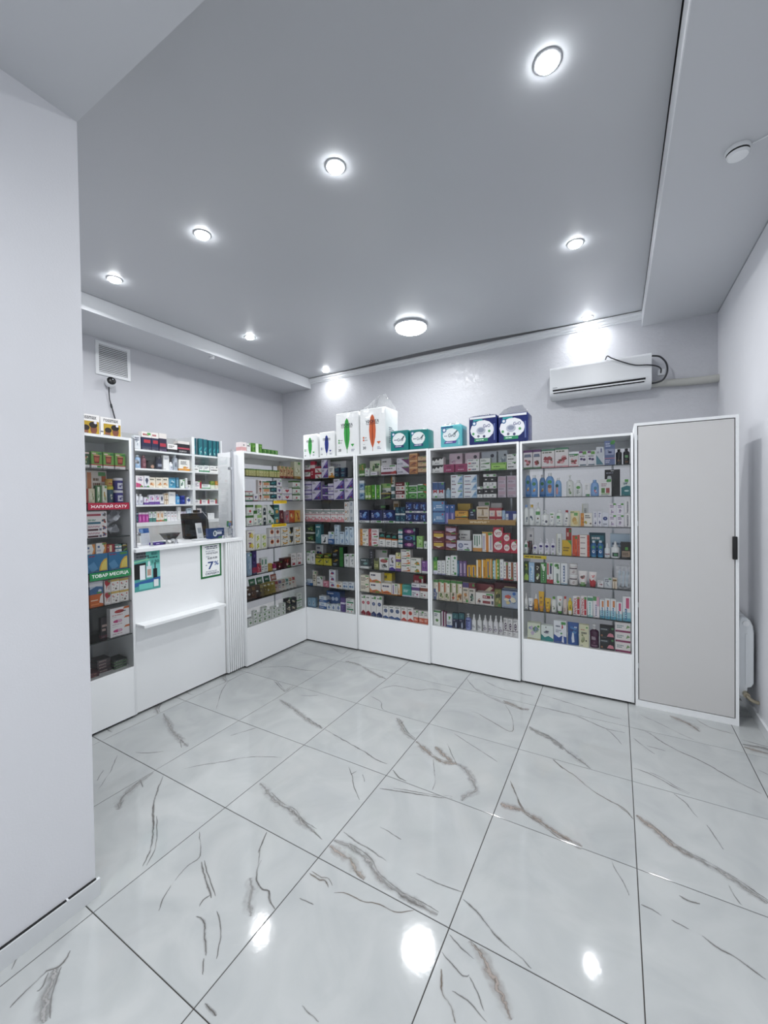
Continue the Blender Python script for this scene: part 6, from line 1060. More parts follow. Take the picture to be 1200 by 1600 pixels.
# ------------------------------------------------------------------ display cabinets
Z7=[.372,.612,.85,1.083,1.319,1.555,1.79]
CD=.35; HT=2.018
CABS={'B1':((-.115,.302,0),0,.726),'B2':((.619,.308,0),0,.801),'B3':((1.421,.325,0),0,.807),'B4':((2.236,.345,0),0,.806),
      'L':((-.055,-.545,0),R(90),.845),'FL':((-.10,-2.318,0),R(90),.806)}
CLAB={'B1':'white glass-fronted display cabinet standing in the corner','B2':'white glass-fronted cabinet under the tall orange feather pack','B3':'white glass-fronted cabinet under the navy diaper packs',
      'B4':'white glass-fronted cabinet beside the tall locker, shampoos on a shelf','L':'white glass-fronted cabinet between the fluted panel and the corner','FL':'white glass-fronted cabinet with citrus poster boxes beside the pillar'}
def cabinet(key):
    loc,rz,W=CABS[key]; e=empty('display_cabinet',loc,rz); t=.016; z0=.018
    bx('side_panel',M['lam'],e,0,t,0,CD,z0,HT,r=.0012); bx('side_panel',M['lam'],e,W-t,W,0,CD,z0,HT,r=.0012)
    bx('top_panel',M['lam'],e,t,W-t,0,CD,HT-.018,HT); bx('bottom_shelf',M['lam'],e,t,W-t,.002,CD-.006,Z7[0]-.016,Z7[0])
    bx('plinth_panel',M['lam'],e,t,W-t,.0015,.018,z0,Z7[0]-.0165); bx('back_panel',M['back'] if key in ('B1','B2','B3','FL') else M['lam'],e,t,W-t,CD-.006,CD,z0,HT-.0785 if key in ('B1','B2','B3','FL') else Z7[0]-.0165); bx('back_rail',M['lam'],e,t,W-t,CD-.016,CD,HT-.078,HT-.0185)
    bx('kick_base',M['dark'],e,.02,W-.02,.025,CD-.02,.0005,z0)
    for z in Z7[1:]:
        b=MB(); y0,y1=.014,CD-.008
        b.add([(t+.001,y0,z-.006),(W-t-.001,y0,z-.006),(W-t-.001,y1,z-.006),(t+.001,y1,z-.006),(t+.001,y0,z),(W-t-.001,y0,z),(W-t-.001,y1,z),(t+.001,y1,z)],[(0,3,2,1),(4,5,6,7)])
        b.add([(t+.001,y0,z-.006),(W-t-.001,y0,z-.006),(W-t-.001,y0,z),(t+.001,y0,z)],[(0,1,2,3)],mi=1)
        obj('glass_shelf',b,[M['shelfglass'],M['edge']],e)
    for x in (t+.12,W-t-.12):
        bx('shelf_standard',M['alu'],e,x-.008,x+.008,CD-.012,CD-.0065,Z7[0],HT-.02)
    b=MB(); b.add([(t+.001,.006,Z7[0]+.001),(W-t-.001,.006,Z7[0]+.001),(W-t-.001,.006,HT-.019),(t+.001,.006,HT-.019)],[(0,1,2,3)]); obj('glass_pane',b,M['pane'],e)
    tag(e,CLAB[key],'cabinet','display cabinets along two walls'); return e
for k in CABS: cabinet(k)
# tall locker
e=empty('tall_locker',(3.048,.35,0)); W=.592
b=MB(); b.box(0,.018,0,.35,.0,2.085); obj('side_panel',b,M['lam'],e); b=MB(); b.box(W-.018,W,0,.35,0,2.085); obj('side_panel',b,M['lam'],e)
bx('top_panel',M['lam'],e,.018,W-.018,0,.35,2.065,2.085); bx('bottom_rail',M['lam'],e,.018,W-.018,0,.35,0,.045); bx('back_panel',M['lam'],e,.018,W-.018,.342,.35,.045,2.065)
dr=bx('door',M['loc'],e,.0235,W-.0235,.0,.018,.051,2.059)
bx('reveal',M['dark'],e,.018,W-.018,.019,.021,.045,2.065)
bx('handle',M['black'],dr,W-.036,W-.010,-.016,.0,1.12,1.273,r=.004)
for z in (.30,.75,1.35,1.98): bx('hinge',M['gplast'],dr,.018,.0225,-.001,.004,z-.018,z+.018)
tag(e,'tall narrow beige-white locker with one door and black handle','locker')
# counter
e=empty('service_counter',(-.112,-1.506,0),R(90))
W=.774; bx('front_panel',M['lam'],e,0,W,0,.018,.018,1.19); bx('carcass',M['lam'],e,.002,W+.184,.02,.36,.018,1.185); bx('kick_base',M['dark'],e,.02,W+.15,.03,.3,.0005,.018)
NS=8; sw=.183/NS
b=MB(); b.box(W+.001,W+.185,-.006,.02,.018,1.19); obj('slat_backing',b,M['lam2'],e)
for i in range(NS):
    b=MB(); x=W+.002+sw*i; b.rbox(x+.0035,x+sw-.0035,-.030,-.006,.018,1.19,r=.003,seg=1); obj('slat',b,M['lam'],e)
wt=MB(); wt.rbox(-.002,W+.1855,-.034,.42,1.191,1.217,r=.002,seg=1); o=obj('counter_worktop',wt,M['lam'],None,(-.112,-1.506,0),R(90)); tag(o,'long white counter worktop over the fluted panel','worktop')
ld=MB(); ld.rbox(.0,.70,-.115,-.001,.652,.672,r=.001,seg=1)
lk=obj('ledge',ld,M['lam'],e); 
b=MB(); b.lathe([(.006,0),(.006,-.012)],12,cols=['999']); o=obj('lock',b,M['alu'],e,(.272,-.0,.636)); o.rotation_euler=(R(90),0,0)
tag(e,'white service counter with fluted corner panel and narrow bag ledge','counter')
# posters on the counter front
def sheet(name,label,w,h,ops,loc,rz,cat,thick=.0006,base='f2f2f2',m='paper'):
    b=MB(); b.box(-w/2,w/2,-thick,0,0,h,base); printer(b,ops,w,h,lambda u,v,e_:((u-.5)*w,-thick-e_,v*h),name,True)
    o=obj(name,b,M[m],None,loc,rz); tag(o,label,cat); return o
sheet('teal_poster','teal cosmetics poster with bottles taped to the counter',.196,.297,
 ['p 4a9a94 0 0 100 0 100 100 0 100','p 6a6e72 0 78 45 80 45 100 0 100','p 62b4a8 45 60 100 60 100 100 45 100','p 0c0e10 0 30 45 30 45 70 0 68','p 86c4a0 0 71 60 76 60 80 0 75','r 45 30 100 62 7ac4c0','r 22 28 42 64 e8ecf0','r 48 32 66 60 d8dce0','r 50 36 64 52 b89a88','e 57 66 5 7 d8e8ea','r 72 22 88 52 16181c','r 78 52 82 66 16181c','p 2c5c98 0 22 100 30 100 22 0 12','r 18 4 70 18 6ac0b8','r 74 6 92 24 dfe4e6','l 10 82 60 96 3a3e42 2','l 66 84 96 96 3a7a78 1','t 68 66 96 74 1c4a50 1:30','l 52 78 92 84 27595c 1'],(-.1115,-1.412,.900),R(90),'poster')
sheet('discount_sign','green-framed discount sign taped to the counter',.207,.298,
 ['r 0 0 100 100 1f6a38','r 8 5.5 92 94.5 f2f4f4','c 24 89 2.4 222a4a','l 28 87 84 92 2a3350 1','l 28 82 84 86 2a3350 1','l 24 75 84 78 8890a0 1','t 26 67 84 73 24304a ЖЕҢІЛДІК','l 26 60 44 63 8890a0 1','t 34 53 80 59 24304a 8.00-9.00','r 24 36 30 38 1d3a7a','t 34 24 62 46 1d3a7a 7','t 64 34 86 46 3a5a98 %','l 24 17 88 20 8890a0 1','t 22 8 88 15 1f2c58 СКИДКА'],(-.1115,-.862,.900),R(90),'sign')
# chrome glass screen on the counter
e=empty('counter_screen',(-.16,-1.472,1.217),R(90))
for x in (0,.893):
    b=MB(); b.lathe([(.025,0),(.025,.006),(.0165,.010),(.0155,.05),(.0155,.800),(.0165,.806),(.008,.812)],16,cols=['ccc']*6); p=obj('post',b,M['chrome'],e,(x,0,0))
    sx=1 if x==0 else -1
    for z in (.10,.64):
        b=MB(); b.rbox(min(0,sx*.042),max(0,sx*.042),-.011,.011,z-.013,z+.013,r=.004); obj('clamp',b,M['chrome'],p)
for x in (.13,.33,.78):
    b=MB(); b.lathe([(.016,0),(.016,.008),(.009,.012),(.009,.03),(.006,.034)],14,cols=['ccc']*4); obj('foot',b,M['chrome'],e,(x,.004,0))
b=MB(); b.box(.024,.869,-.003,.003,.032,.74); obj('glass_pane',b,M['pane'],e)
tag(e,'clear counter screen held between two chrome posts','screen')

# ------------------------------------------------------------------ staff shelf units behind the counter
UZ=[1.345,1.53,1.712,1.911,2.107]
def unit(name,y0,y1,label):
    e=empty(name,(-1.35,y0,0),R(90)); W=y1-y0; d=.32
    bx('side_panel',M['lam'],e,0,.016,0,d,0,2.31); bx('side_panel',M['lam'],e,W-.016,W,0,d,0,2.31)
    bx('back_panel',M['back'],e,.016,W-.016,d-.006,d,0,2.31)
    for z in UZ: bx('shelf',M['lam'],e,.016,W-.016,0,d-.006,z-.018 if z>1.4 else z-.04,z)
    bx('drawer_front',M['lam2'],e,.016,W-.016,.002,.02,.9,1.303); bx('lower_door',M['lam2'],e,.016,W-.016,.002,.02,.06,.895)
    tag(e,label,'shelf unit','white shelf units behind the counter'); return e
unit('shelf_unit',-1.06,-.135,'wide white open shelf unit behind the counter')
unit('shelf_unit',-.134,.262,'narrow white open shelf unit behind the monitor')

# ------------------------------------------------------------------ stocked shelves
ORD=['first','second','third','fourth','fifth','sixth','seventh','eighth','ninth','tenth','eleventh','twelfth','thirteenth','fourteenth']
SHN={7:'top shelf',6:'second shelf',5:'third shelf',4:'fourth shelf',3:'fifth shelf',2:'sixth shelf',1:'bottom shelf'}
USH={5:'top shelf',4:'second shelf',3:'third shelf',2:'fourth shelf',1:'lowest shelf'}
CN={'B1':'corner cabinet','B2':'feather-pack cabinet','B3':'navy-pack cabinet','B4':'locker-side cabinet','L':'counter-side cabinet','FL':'pillar-side cabinet','UW':'wide staff unit','UN':'narrow staff unit'}
KIND={'B1':'medicine_box','B2':'feather_cabinet_box','B3':'navy_cabinet_box','B4':'locker_cabinet_box','L':'counter_cabinet_box','FL':'pillar_cabinet_box','UW':'staff_shelf_box','UN':'staff_shelf_box'}  # box names follow the cabinet; what the cartons hold is unknown
STK={1:[''],2:['lower ','upper '],3:['bottom ','middle ','top '],4:['bottom ','second-lowest ','third-lowest ','top ']}
INNER={}
for k,(loc,rz,W) in CABS.items():
    o0=loc[0] if rz==0 else loc[1]; INNER[k]=(o0+.0185,o0+W-.0185)
INNER['UW']=(-1.042,-.153); INNER['UN']=(-.116,.244)
FACE={'B1':.302,'B2':.308,'B3':.325,'B4':.345,'L':-.055,'FL':-.10,'UW':-1.35,'UN':-1.35}
for (cab,s,zs,items) in ROWS:
    rot=cab[0]!='B'; rz=R(90) if rot else 0; lo,hi=INNER[cab]; depth=.35 if cab[0]!='U' else .31
    dys=[it[5] for it in items if it[5]>0]; cap=min(dys)-.004 if dys else .13
    count={}; seen={}
    its=sorted(items,key=lambda q:q[1])
    for it in its:
        for kk in set(it[0].split('+')): d_=DES[kk][3]; count[d_]=count.get(d_,0)+1
    rnd=random.Random(cab+str(s))
    for key,u,w_,h,n,dy in its:
        keys=key.split('+') if '+' in key else [key]*n
        typ=DES[keys[0]][0]
        a=max(u-w_/2,lo+.001); b_=min(u+w_/2,hi-.001)
        if b_-a<.012:
            b_=max(b_,a+.03) if a<=lo+.002 else b_; a=min(a,b_-.03)
        u=(a+b_)/2; w2=(b_-a)-.0022
        hh=h/len(keys)
        if typ=='box': d=min(max(w2*.55,.032),.11)
        elif typ in('pouch',): d=min(w2*.5,.05)
        else: d=w2*(.62 if typ=='flat' else .98)
        if dy==0: d=min(d,cap)
        d=min(d,depth-.05-dy)
        yo=.03+dy+(rnd.uniform(-.004,.006) if dy==0 else 0)
        k0=set()
        for i,kk in enumerate(keys):
            desc=DES[kk][3]
            if kk not in k0: seen[desc]=seen.get(desc,0)+1; k0.add(kk)
            z=zs+.0004+i*hh
            loc=(u,FACE[cab]+yo,z) if not rot else (FACE[cab]-yo,u,z)
            if len(keys)==1: st=''
            else: st=STK[len(keys)][i]
            pos='' if count[desc]==1 else ' %s from left,'%ORD[min(seen[desc]-1,13)]
            shn=(SHN if cab[0]!='U' else USH)[s]
            lab='%s%s,%s %s, %s'%(st,desc,pos,shn,CN[cab])
            tilt=R(rnd.uniform(-.5,.5)) if typ=='box' and w2>.03 else 0
            product(kk,w2,hh-.0006,d,loc,rz+tilt,lab,'%s on the %s of the %s'%({'bottle':'bottles','tube':'tubes'}.get(DES[kk][2],'packs'),shn,CN[cab]),KIND[cab])
# ------------------------------------------------------------------ packs on top of the back row
def crumple(b,amt,seed,zmin=-9):
    b.v=[(x,y,z) if z<zmin else (x+amt*noise.noise(Vector((x*30,y*30,z*30+seed))),y+amt*noise.noise(Vector((x*30+5,y*30,z*30+seed))),z+amt*noise.noise(Vector((x*30,y*30+9,z*30+seed)))) for x,y,z in b.v]
def soft_pack(name,label,x0,x1,h,d,y,base,ops,film=None,cat='diaper pack',group=None,tilt=0):
    w_=x1-x0; e=empty(name,((x0+x1)/2,y,HT+.0006),tilt)
    b=MB(); b.rbox(-w_/2,w_/2,0,d,0,h,r=min(.014,w_*.1),seg=3,col=base)
    u0=.05
    printer(b,ops,w_,h,lambda u,v,e_:((u-.5)*w_*.92,-e_-.0005,h*(.03+v*.94)),name+label,True)
    if h>.4:
        for i in range(9): b.box(w_/2+.0002,w_/2+.0006,d*.25,d*(.5+.25*((i*7)%3)/2),h*(.55-.04*i),h*(.57-.04*i),'7a7e88')
    obj('wrapper',b,M['film'],e)
    if film:
        fh,px=film; b=MB(); N=9; vs=[];fs=[]; K=5
        for j in range(K+1):
            t=j/K
            for i in range(4*N):
                s_=i//N; f=(i%N)/N
                X=[-1+2*f,1,1-2*f,-1][s_]; Y=[-1,-1+2*f,1,1-2*f][s_]
                kx=1-t*(.55 if px is None else .8); ky=1-t*.96
                cx=(px or 0)*t
                vs.append((w_/2*.97*X*kx+cx*w_/2, d/2+d/2*.95*Y*ky, h-.006+fh*t))
        for j in range(K):
            for i in range(4*N): fs.append((j*4*N+i,j*4*N+(i+1)%(4*N),(j+1)*4*N+(i+1)%(4*N),(j+1)*4*N+i))
        b.add(vs,fs,'fff',True); crumple(b,.016,len(label),h+.002); obj('film_top',b,M['clear'],e)
    tag(e,label,cat,group); return e
def feather(col,dark,big):
    o=['p %s 50 8 57 20 62 34 64 52 62 70 57 83 50 89 43 83 38 70 36 52 38 34 43 20'%col,'p %s 50 10 53 34 52 60 50 84 48 60 47 34'%dark,'p %s 49 2 51 2 51 30 49 30'%dark,
       't 22 68 78 76 27323a УРОКЕА','r 24 65.5 76 66.5 333']
    o+=['r 9 33 15 37 %s'%col,'r 9 27 15 31 %s'%col,'l 17 33 32 36 999 1','l 17 27 32 30 999 1','p %s 76 17 84 23 80 24 72 24 68 23'%col,'l 70 5 86 12 99a 2','l 9 18 20 20 aaa 1']
    o.append(('t 9 7 22 14 2a2a2e 30' if big else 't 9 5 19 12 2a2a2e 14'))
    return o
G1='incontinence packs with feather logo'
soft_pack('diaper_pack','small white pack with green feather above the corner cabinet',-.095,.112,.262,.13,.33,'eceeee',feather('3fa04a','2c7a38',False),group=G1)
soft_pack('diaper_pack','small white pack with navy feather above the corner cabinet',.135,.338,.268,.13,.33,'eceeee',feather('2c3a88','1c2560',False),group=G1)
soft_pack('diaper_pack','tall white pack with green feather on the cabinets',.350,.640,.445,.22,.34,'eceeee',feather('3fa04a','2c7a38',True),(.04,None),group=G1)
soft_pack('diaper_pack','tallest white pack with orange feather and gathered film top',.655,.958,.452,.27,.34,'eceeee',feather('c8623a','9a4020',True),(.17,.35),group=G1)
TEAL=['r 0 88 100 100 2a7a78','e 50 56 40 34 e8eeee','c 16 84 10 3a6a98','c 16 84 6 e4ecf2','l 20 50 44 58 557 1','t 40 46 76 62 6a7480 GvO','p 4a5a60 68 50 84 70 78 74 64 58','r 22 14 78 26 27386a','l 28 17 72 23 dfe4ee 1']
soft_pack('diaper_pack','dark teal diaper pack beside the orange feather pack',1.008,1.205,.200,.16,.34,'147a78',TEAL,group='diaper packs on the cabinets')
soft_pack('diaper_pack','dark teal diaper pack at the seam between two cabinets',1.216,1.405,.192,.16,.34,'147a78',TEAL,group='diaper packs on the cabinets')
soft_pack('diaper_pack','pale turquoise diaper pack standing alone',1.531,1.735,.200,.16,.345,'5fb4bc',['r 0 90 60 97 2a5a88','e 50 54 42 32 e6eef0','c 16 80 12 3a6a98','c 16 80 7 e4ecf2','l 16 48 40 54 557 1','t 36 44 74 62 4a5a6a GvO','p 6a7a80 66 52 86 72 80 76 62 60','p 5a4a90 14 14 74 14 80 26 20 26','l 24 17 70 23 e4e0f0 1','r 86 6 96 30 88c4cc'],(.035,None),group='diaper packs on the cabinets')
NAVY=['r 0 92 100 100 e8eaee','r 14 84 50 90 3aa0a0','e 48 50 46 36 eceef2','c 18 76 9 3a6a98','c 18 76 5 e4ecf2','t 52 58 80 70 4a4a80 GvO','e 44 48 18 14 b8bcc8','e 44 50 12 8 8c94a8','c 14 38 5 5aa068','c 76 44 5 5aa068','c 34 28 5 778','c 56 26 5 446','r 18 8 70 20 2f8a60','l 24 11 64 17 d8ece0 1','r 93 10 98 70 5a6aa0']
soft_pack('diaper_pack','navy blue diaper pack nearer the turquoise one',1.800,2.046,.252,.20,.345,'1b2762',NAVY,(.03,None),group='diaper packs on the cabinets')
soft_pack('diaper_pack','navy blue diaper pack with film handle at the cabinet seam',2.054,2.300,.245,.20,.35,'1b2762',NAVY,(.085,None),group='diaper packs on the cabinets')
# small boxes on the counter-side cabinet
for key,y0,y1,h,lab in [('pinktop',-.535,-.475,.085,'white and pink box on the end of the counter-side cabinet'),('gtop',-.47,-.425,.08,'grey-white box on top of the counter-side cabinet'),
    ('greenbx',-.405,-.28,.09,'green and white box on top of the counter-side cabinet')]:
    product(key,y1-y0,h,.07,(-.085,(y0+y1)/2,HT+.0005),R(90),lab)
for i in range(4):
    product('gsm',.044,.048,.06,(-.085,-.245+i*.052,HT+.0005),R(90),'small dark green box, %s from left, on the counter-side cabinet'%ORD[i],'small green boxes on top of the counter-side cabinet')
product('rmax',.128,.132,.10,(-.135,-1.765,HT+.0005),R(90),'white device carton cut off by the pillar, family photo','device cartons on the pillar-side cabinet')
product('rmax',.132,.128,.10,(-.135,-1.628,HT+.0005),R(90),'white device carton with family photo, fully visible beside the pillar','device cartons on the pillar-side cabinet')
# pillar-side cabinet: lemon boxes with small cartons on them, foil bags, dark booklets
for i,(y0,y1) in enumerate([(-1.795,-1.672),(-1.668,-1.538)]):
    product('citrus',y1-y0,.125,.11,(-.128,(y0+y1)/2,1.0834),R(90),['blue lemon drink carton half hidden by the pillar','blue lemon drink carton next to the counter'][i],'lemon drink cartons over the green banner')
for i,(y0,y1,k,h) in enumerate([(-1.80,-1.745,'arrow',.068),(-1.74,-1.675,'arrow',.072),(-1.672,-1.622,'redcr',.056),(-1.618,-1.575,'wteal2',.05),(-1.572,-1.538,'dkgr',.052)]):
    product(k,y1-y0-.002,h,.06,(-.135,(y0+y1)/2,1.0834+.1252),R(90),['small white and orange carton on the lemon carton by the pillar','second white and orange carton lying on the lemon carton','small red and cream carton on the lemon carton','small teal-striped carton on the lemon carton','small dark green carton on the lemon carton near the counter'][i],'small cartons lying on the lemon cartons')
product('gdisc',.046,.05,.046,(-.135,-1.640,1.6722),R(90),'round gold tin standing on the yellow-lidded jar')
def bag(name,label,loc,rot,sx,sy,sz,seed):
    b=MB(); N=14
    prof=[(math.sin(math.pi*i/12)**.7*.5+.002,i/12-.5) for i in range(13)]
    b.lathe(prof,N,sx,sy,0,0,['d4d6dc']*12); b.v=[(x,y,z*sz) for x,y,z in b.v]; crumple(b,.035,seed)
    o=obj(name,b,M['crinkle'],None,loc); o.rotation_euler=rot; tag(o,label,'bag','clear bags in the pillar-side cabinet'); return o
M['crinkle']=mat('crinkled_foil','c4c7cd',.28,.35,bump=.6,bscale=45)
bag('foil_bag','crumpled silvery bag leaning in the pillar-side cabinet',(-.19,-1.605,1.452),(R(-50),0,0),.07,.05,.15,2)
bag('foil_bag','flat silvery bag lying below the leaning one',(-.20,-1.605,1.364),(R(-84),0,0),.045,.04,.11,5)
def banner(name,label,w_,h,ops,loc,rz,base,cat='shelf label'): return sheet(name,label,w_,h,ops,loc,rz,cat,.002,base,'paper')
banner('shelf_banner','dark red banner with white Kazakh lettering',.262,.047,['t 6 26 94 78 f2eeee ЖАППАЙ САТУ'],(-.0985,-1.669,1.508),R(90),'9a1c38')
banner('shelf_banner','green banner with white Russian lettering under the lemon cartons',.262,.052,['t 5 26 94 78 f2f4f2 ТОВАР МЕСЯЦА'],(-.0985,-1.669,1.034),R(90),'1f7a48')
banner('shelf_strip','upper yellow shelf strip in the counter-side cabinet',.185,.028,['t 7 26 94 76 3a2c18 МЫ РЕКОМЕНДУЕМ'],(-.052,-.08,1.526),R(90),'e8c21c')
banner('shelf_strip','lower yellow shelf strip in the counter-side cabinet',.205,.028,['t 10 26 92 78 3a2c18 БІЗ ҰСЫНАМЫЗ'],(-.052,-.10,1.291),R(90),'e8c21c')
banner('shelf_strip','yellow price strip over the toothpaste cartons',.178,.026,['l 6 20 94 84 6a5a18 1'],(2.345,.362,1.047),0,'e0c82c')
# stacks of dark booklets at the foot of the pillar-side cabinet
def stackrow(y,x,zs,n,key,w_,h,d,lab,grp,seed):
    rnd=random.Random(seed)
    for i in range(n):
        product(key,w_,h,d,(x+rnd.uniform(-.004,.004),y+rnd.uniform(-.003,.003),zs+.0004+i*(h+.0004)),R(90)+R(rnd.uniform(-4,4)),'%s, %s from the bottom of its pile'%(lab,ORD[i]),grp)
stackrow(-1.59,-.16,.372,3,'dkgreenb',.085,.02,.12,'flat dark box with green edge by the counter','flat boxes in the bottom of the pillar-side cabinet',1)
stackrow(-1.682,-.19,.372,4,'dkbook',.085,.022,.10,'flat dark box in the pillar-side cabinet','flat boxes in the bottom of the pillar-side cabinet',2)
stackrow(-1.77,-.15,.372,2,'maroonb',.075,.016,.09,'flat maroon box next to the pillar','flat boxes in the bottom of the pillar-side cabinet',3)
# herbal sachets fanned on the counter-side cabinet's sixth shelf
SC=[('4a3428','6a5440'),('5a4030','8a6a48'),('3a2e2a','5e4c42'),('6a5a34','9a8a4a'),('7a6a34','b0a050'),('8a7a38','c0b060'),('9a8a40','c8b868'),('c8b8b0','a85050'),('d4cfc8','7a6a90'),('dcd8d0','a86a50'),('d8dcd8','5a8a80'),('e0ddd4','b87a50'),('d8d0c8','a84848'),('cfd4cc','4a7a70'),('dcd4c4','c08848')]
def sachet(i,loc,rot,w_,h,c1,c2,label,grp):
    b=MB(); N=6; vs=[];fs=[]
    for sgn in (-1,1):
        for a in range(N+1):
            for c in range(N+1):
                u=a/N;v=c/N; t=.006*(math.sin(math.pi*u)*math.sin(math.pi*v))**.6
                vs.append(((u-.5)*w_,sgn*t,v*h))
    k=(N+1)**2
    for s_ in (0,1):
        for a in range(N):
            for c in range(N):
                q=[s_*k+a*(N+1)+c,s_*k+(a+1)*(N+1)+c,s_*k+(a+1)*(N+1)+c+1,s_*k+a*(N+1)+c+1]; fs.append(q if s_==0 else q[::-1])
    b.add(vs,fs,c1,True)
    printer(b,['r 10 62 90 88 '+c2,'k 14 12 86 54 %s %s ddd 333'%(c2,c1),'l 16 66 84 84 eee 1'],w_,h,lambda u,v,e_:((u-.5)*w_,-.0072-e_,v*h),'s%d'%i,True)
    o=obj('herb_sachet',b,M['paper'],None,loc); o.rotation_euler=rot; tag(o,label,'sachet',grp)
for i,(c1,c2) in enumerate(SC[:13]):
    y=-.463+i*.0515
    sachet(i,(-.125,y,.6165),(R(-50),0,R(50)),.092,.150,c1,c2,'%s herb packet, %s from left in the leaning row'%('brown' if i<3 else 'olive' if i<7 else 'pale',ORD[i] if i<14 else 'last'),'herb packets leaning on the sixth shelf of the counter-side cabinet')
for i in range(4):
    sachet(40+i,(-.305,-.22+i*.10,.6165),(R(-12),0,R(90)),.085,.14,['2f6a4a','3a7a58','2a5a48','a85a4a'][i],['6aa080','8ab898','588a70','e0b0a0'][i],['dark green herb packet behind the leaning row','mid green herb packet behind the leaning row','deep green herb packet behind the leaning row','reddish herb packet behind the leaning row'][i],'herb packets behind the leaning row')
# flat black packs lying on the emblem cartons
for i in range(4):
    b=MB(); b.rbox(-.05,.05,0,.09,0,.012,r=.004,col='26282c'); printer(b,['l 10 20 90 80 555 1'],.1,.012,lambda u,v,e_:((u-.5)*.1,-e_,v*.012),'blk',True)
    o=obj('wrapped_pack',b,M['film'],None,(-.205,-.44+i*.135,.3724),R(90)); tag(o,'flat black pack behind the emblem cartons, %s from left'%ORD[i],'pack','flat black packs behind the emblem cartons')
# cardboard tray in front of the cream cartons
b=MB(); b.box(-.30,.30,0,.003,0,.045,'b08c50'); b.box(-.30,.30,0,.02,0,.002,'a5824a'); printer(b,['l 34 30 66 72 e8dcc0 2'],.6,.045,lambda u,v,e_:((u-.5)*.6,-e_,v*.045),'tray',True)
b.box(-.30,-.297,0,.02,0,.03,'a5824a'); b.box(.297,.30,0,.02,0,.03,'a5824a')
o=obj('cardboard_tray',b,M['box'],None,(1.90,.3335,1.3194)); tag(o,'brown cardboard display tray in front of the cream cartons','tray')
# black blister card and teal pouch in the locker-side cabinet
e=empty('blister_card',(2.905,.462,1.5554)); b=MB(); b.box(-.052,.052,0,.002,0,.205,'121416'); printer(b,['e 50 95 12 2 ddd','l 10 84 90 90 aab 1'],.104,.205,lambda u,v,e_:((u-.5)*.104,-e_,v*.205),'card'); obj('card',b,M['box'],e)
b=MB(); b.lathe([(.013,.03),(.016,.036),(.016,.14),(.012,.155)],16,1,.7,-.02,-.0125,['d8dcde']*3); obj('blister',b,M['plast'],e); tag(e,'black hang card with a pale tube beside the teal-based carton','card')
sachet(60,(2.80,.45,1.0838),(R(-12),0,R(4)),.115,.185,'1f4a58','3a7a88','dark teal pouch standing behind the blue mouthwash bottles',None)
# clear syringe box on the fifth shelf
e=empty('syringe_box',(2.972,.40,.8504)); b=MB(); b.box(-.045,.045,0,.06,0,.17); obj('clear_case',b,M['clear'],e)
for i in range(3):
    b=MB(); b.tube([(-.028+i*.026,.03,.012),(-.02+i*.026,.03,.13)],.009,10,'cfe0ee'); b.tube([(-.02+i*.026,.03,.131),(-.018+i*.026,.03,.158)],.003,8,'dde'); obj('syringe',b,M['plast'],e)
tag(e,'clear plastic box of pale blue syringes by the cabinet side','box')

# ------------------------------------------------------------------ on the counter
CT=1.2174
e=empty('payment_stand',(-.27,-1.325,CT),R(90)+R(8)); b=MB(); b.box(-.042,.042,.0,.004,.004,.135,'f0f2f4'); printer(b,['r 0 72 100 100 3f6ab0','r 10 74 40 96 8ab0e0','r 8 6 92 66 dfe3ea','r 0 66 100 72 e8ecf2'],.084,.135,lambda u,v,e_:((u-.5)*.084,-e_,v*.135),'qr'); o=obj('card',b,M['plast'],e); o.rotation_euler=(R(-10),0,0)
bx('foot',M['wplast'],e,-.042,.042,.0,.05,0,.004); tag(e,'small blue and white payment stand on the counter','stand')
product('blkwh',.075,.12,.05,(-.30,-1.42,CT),R(90),'dark and white box behind the first chrome post')
product('bxpur',.105,.022,.05,(-.205,-1.255,CT),R(90)+R(6),'flat purple box lying on the counter')
e=empty('change_dish',(-.27,-1.128,CT),R(90))
b=MB(); N=6; vs=[]
for (hw,z,dd) in ((.030,.030,.028),(.046,.052,.036),(.058,.075,.045),(.066,.082,.05)):
    vs+=[(-hw,-dd,z),(hw,-dd,z),(hw,dd,z),(-hw,dd,z)]
b.add(vs,[(0,3,2,1)]+[(k*4+i,k*4+(i+1)%4,(k+1)*4+(i+1)%4,(k+1)*4+i) for k in range(3) for i in range(4)]+[(12,13,14,15)],'111'); obj('dish',b,M['black'],e)
b=MB(); b.lathe([(.002,.012),(.014,.016),(.018,.026),(.014,.036),(.002,.040)],14,cols=['eee']*4,cy=-.038); obj('knob',b,M['wplast'],e)
for sx in (-.028,.028):
    b=MB(); b.lathe([(.018,0),(.016,.006),(.006,.014),(.006,.032)],14,cx=sx,cols=['ddd']*3); obj('foot',b,M['wplast'],e)
tag(e,'flared black dish on small white feet on the counter','dish')
e=empty('monitor',(-.42,-.76,CT),R(90)+R(10))
b=MB(); b.rbox(-.15,.15,0,.03,.015,.235,r=.006,col='111'); o=obj('screen_back',b,M['black'],e); o.rotation_euler=(R(-6),0,0)
b=MB(); b.rbox(-.08,.08,-.02,.09,0,.012,r=.004,col='111'); obj('base',b,M['black'],e); b=MB(); b.rbox(-.03,.03,.028,.05,.008,.13,r=.004); obj('neck',b,M['black'],e)
b=MB(); b.rbox(-.03,.03,.0,.03,.236,.262,r=.004); obj('webcam',b,M['black'],e)
b=MB(); b.tube([(.03,-.02,.25),(.08,-.025,.2),(.13,-.03,.13),(.145,-.03,.08)],.002,6); obj('cable',b,M['wplast'],e)
tag(e,'black monitor seen from behind on the counter','monitor')
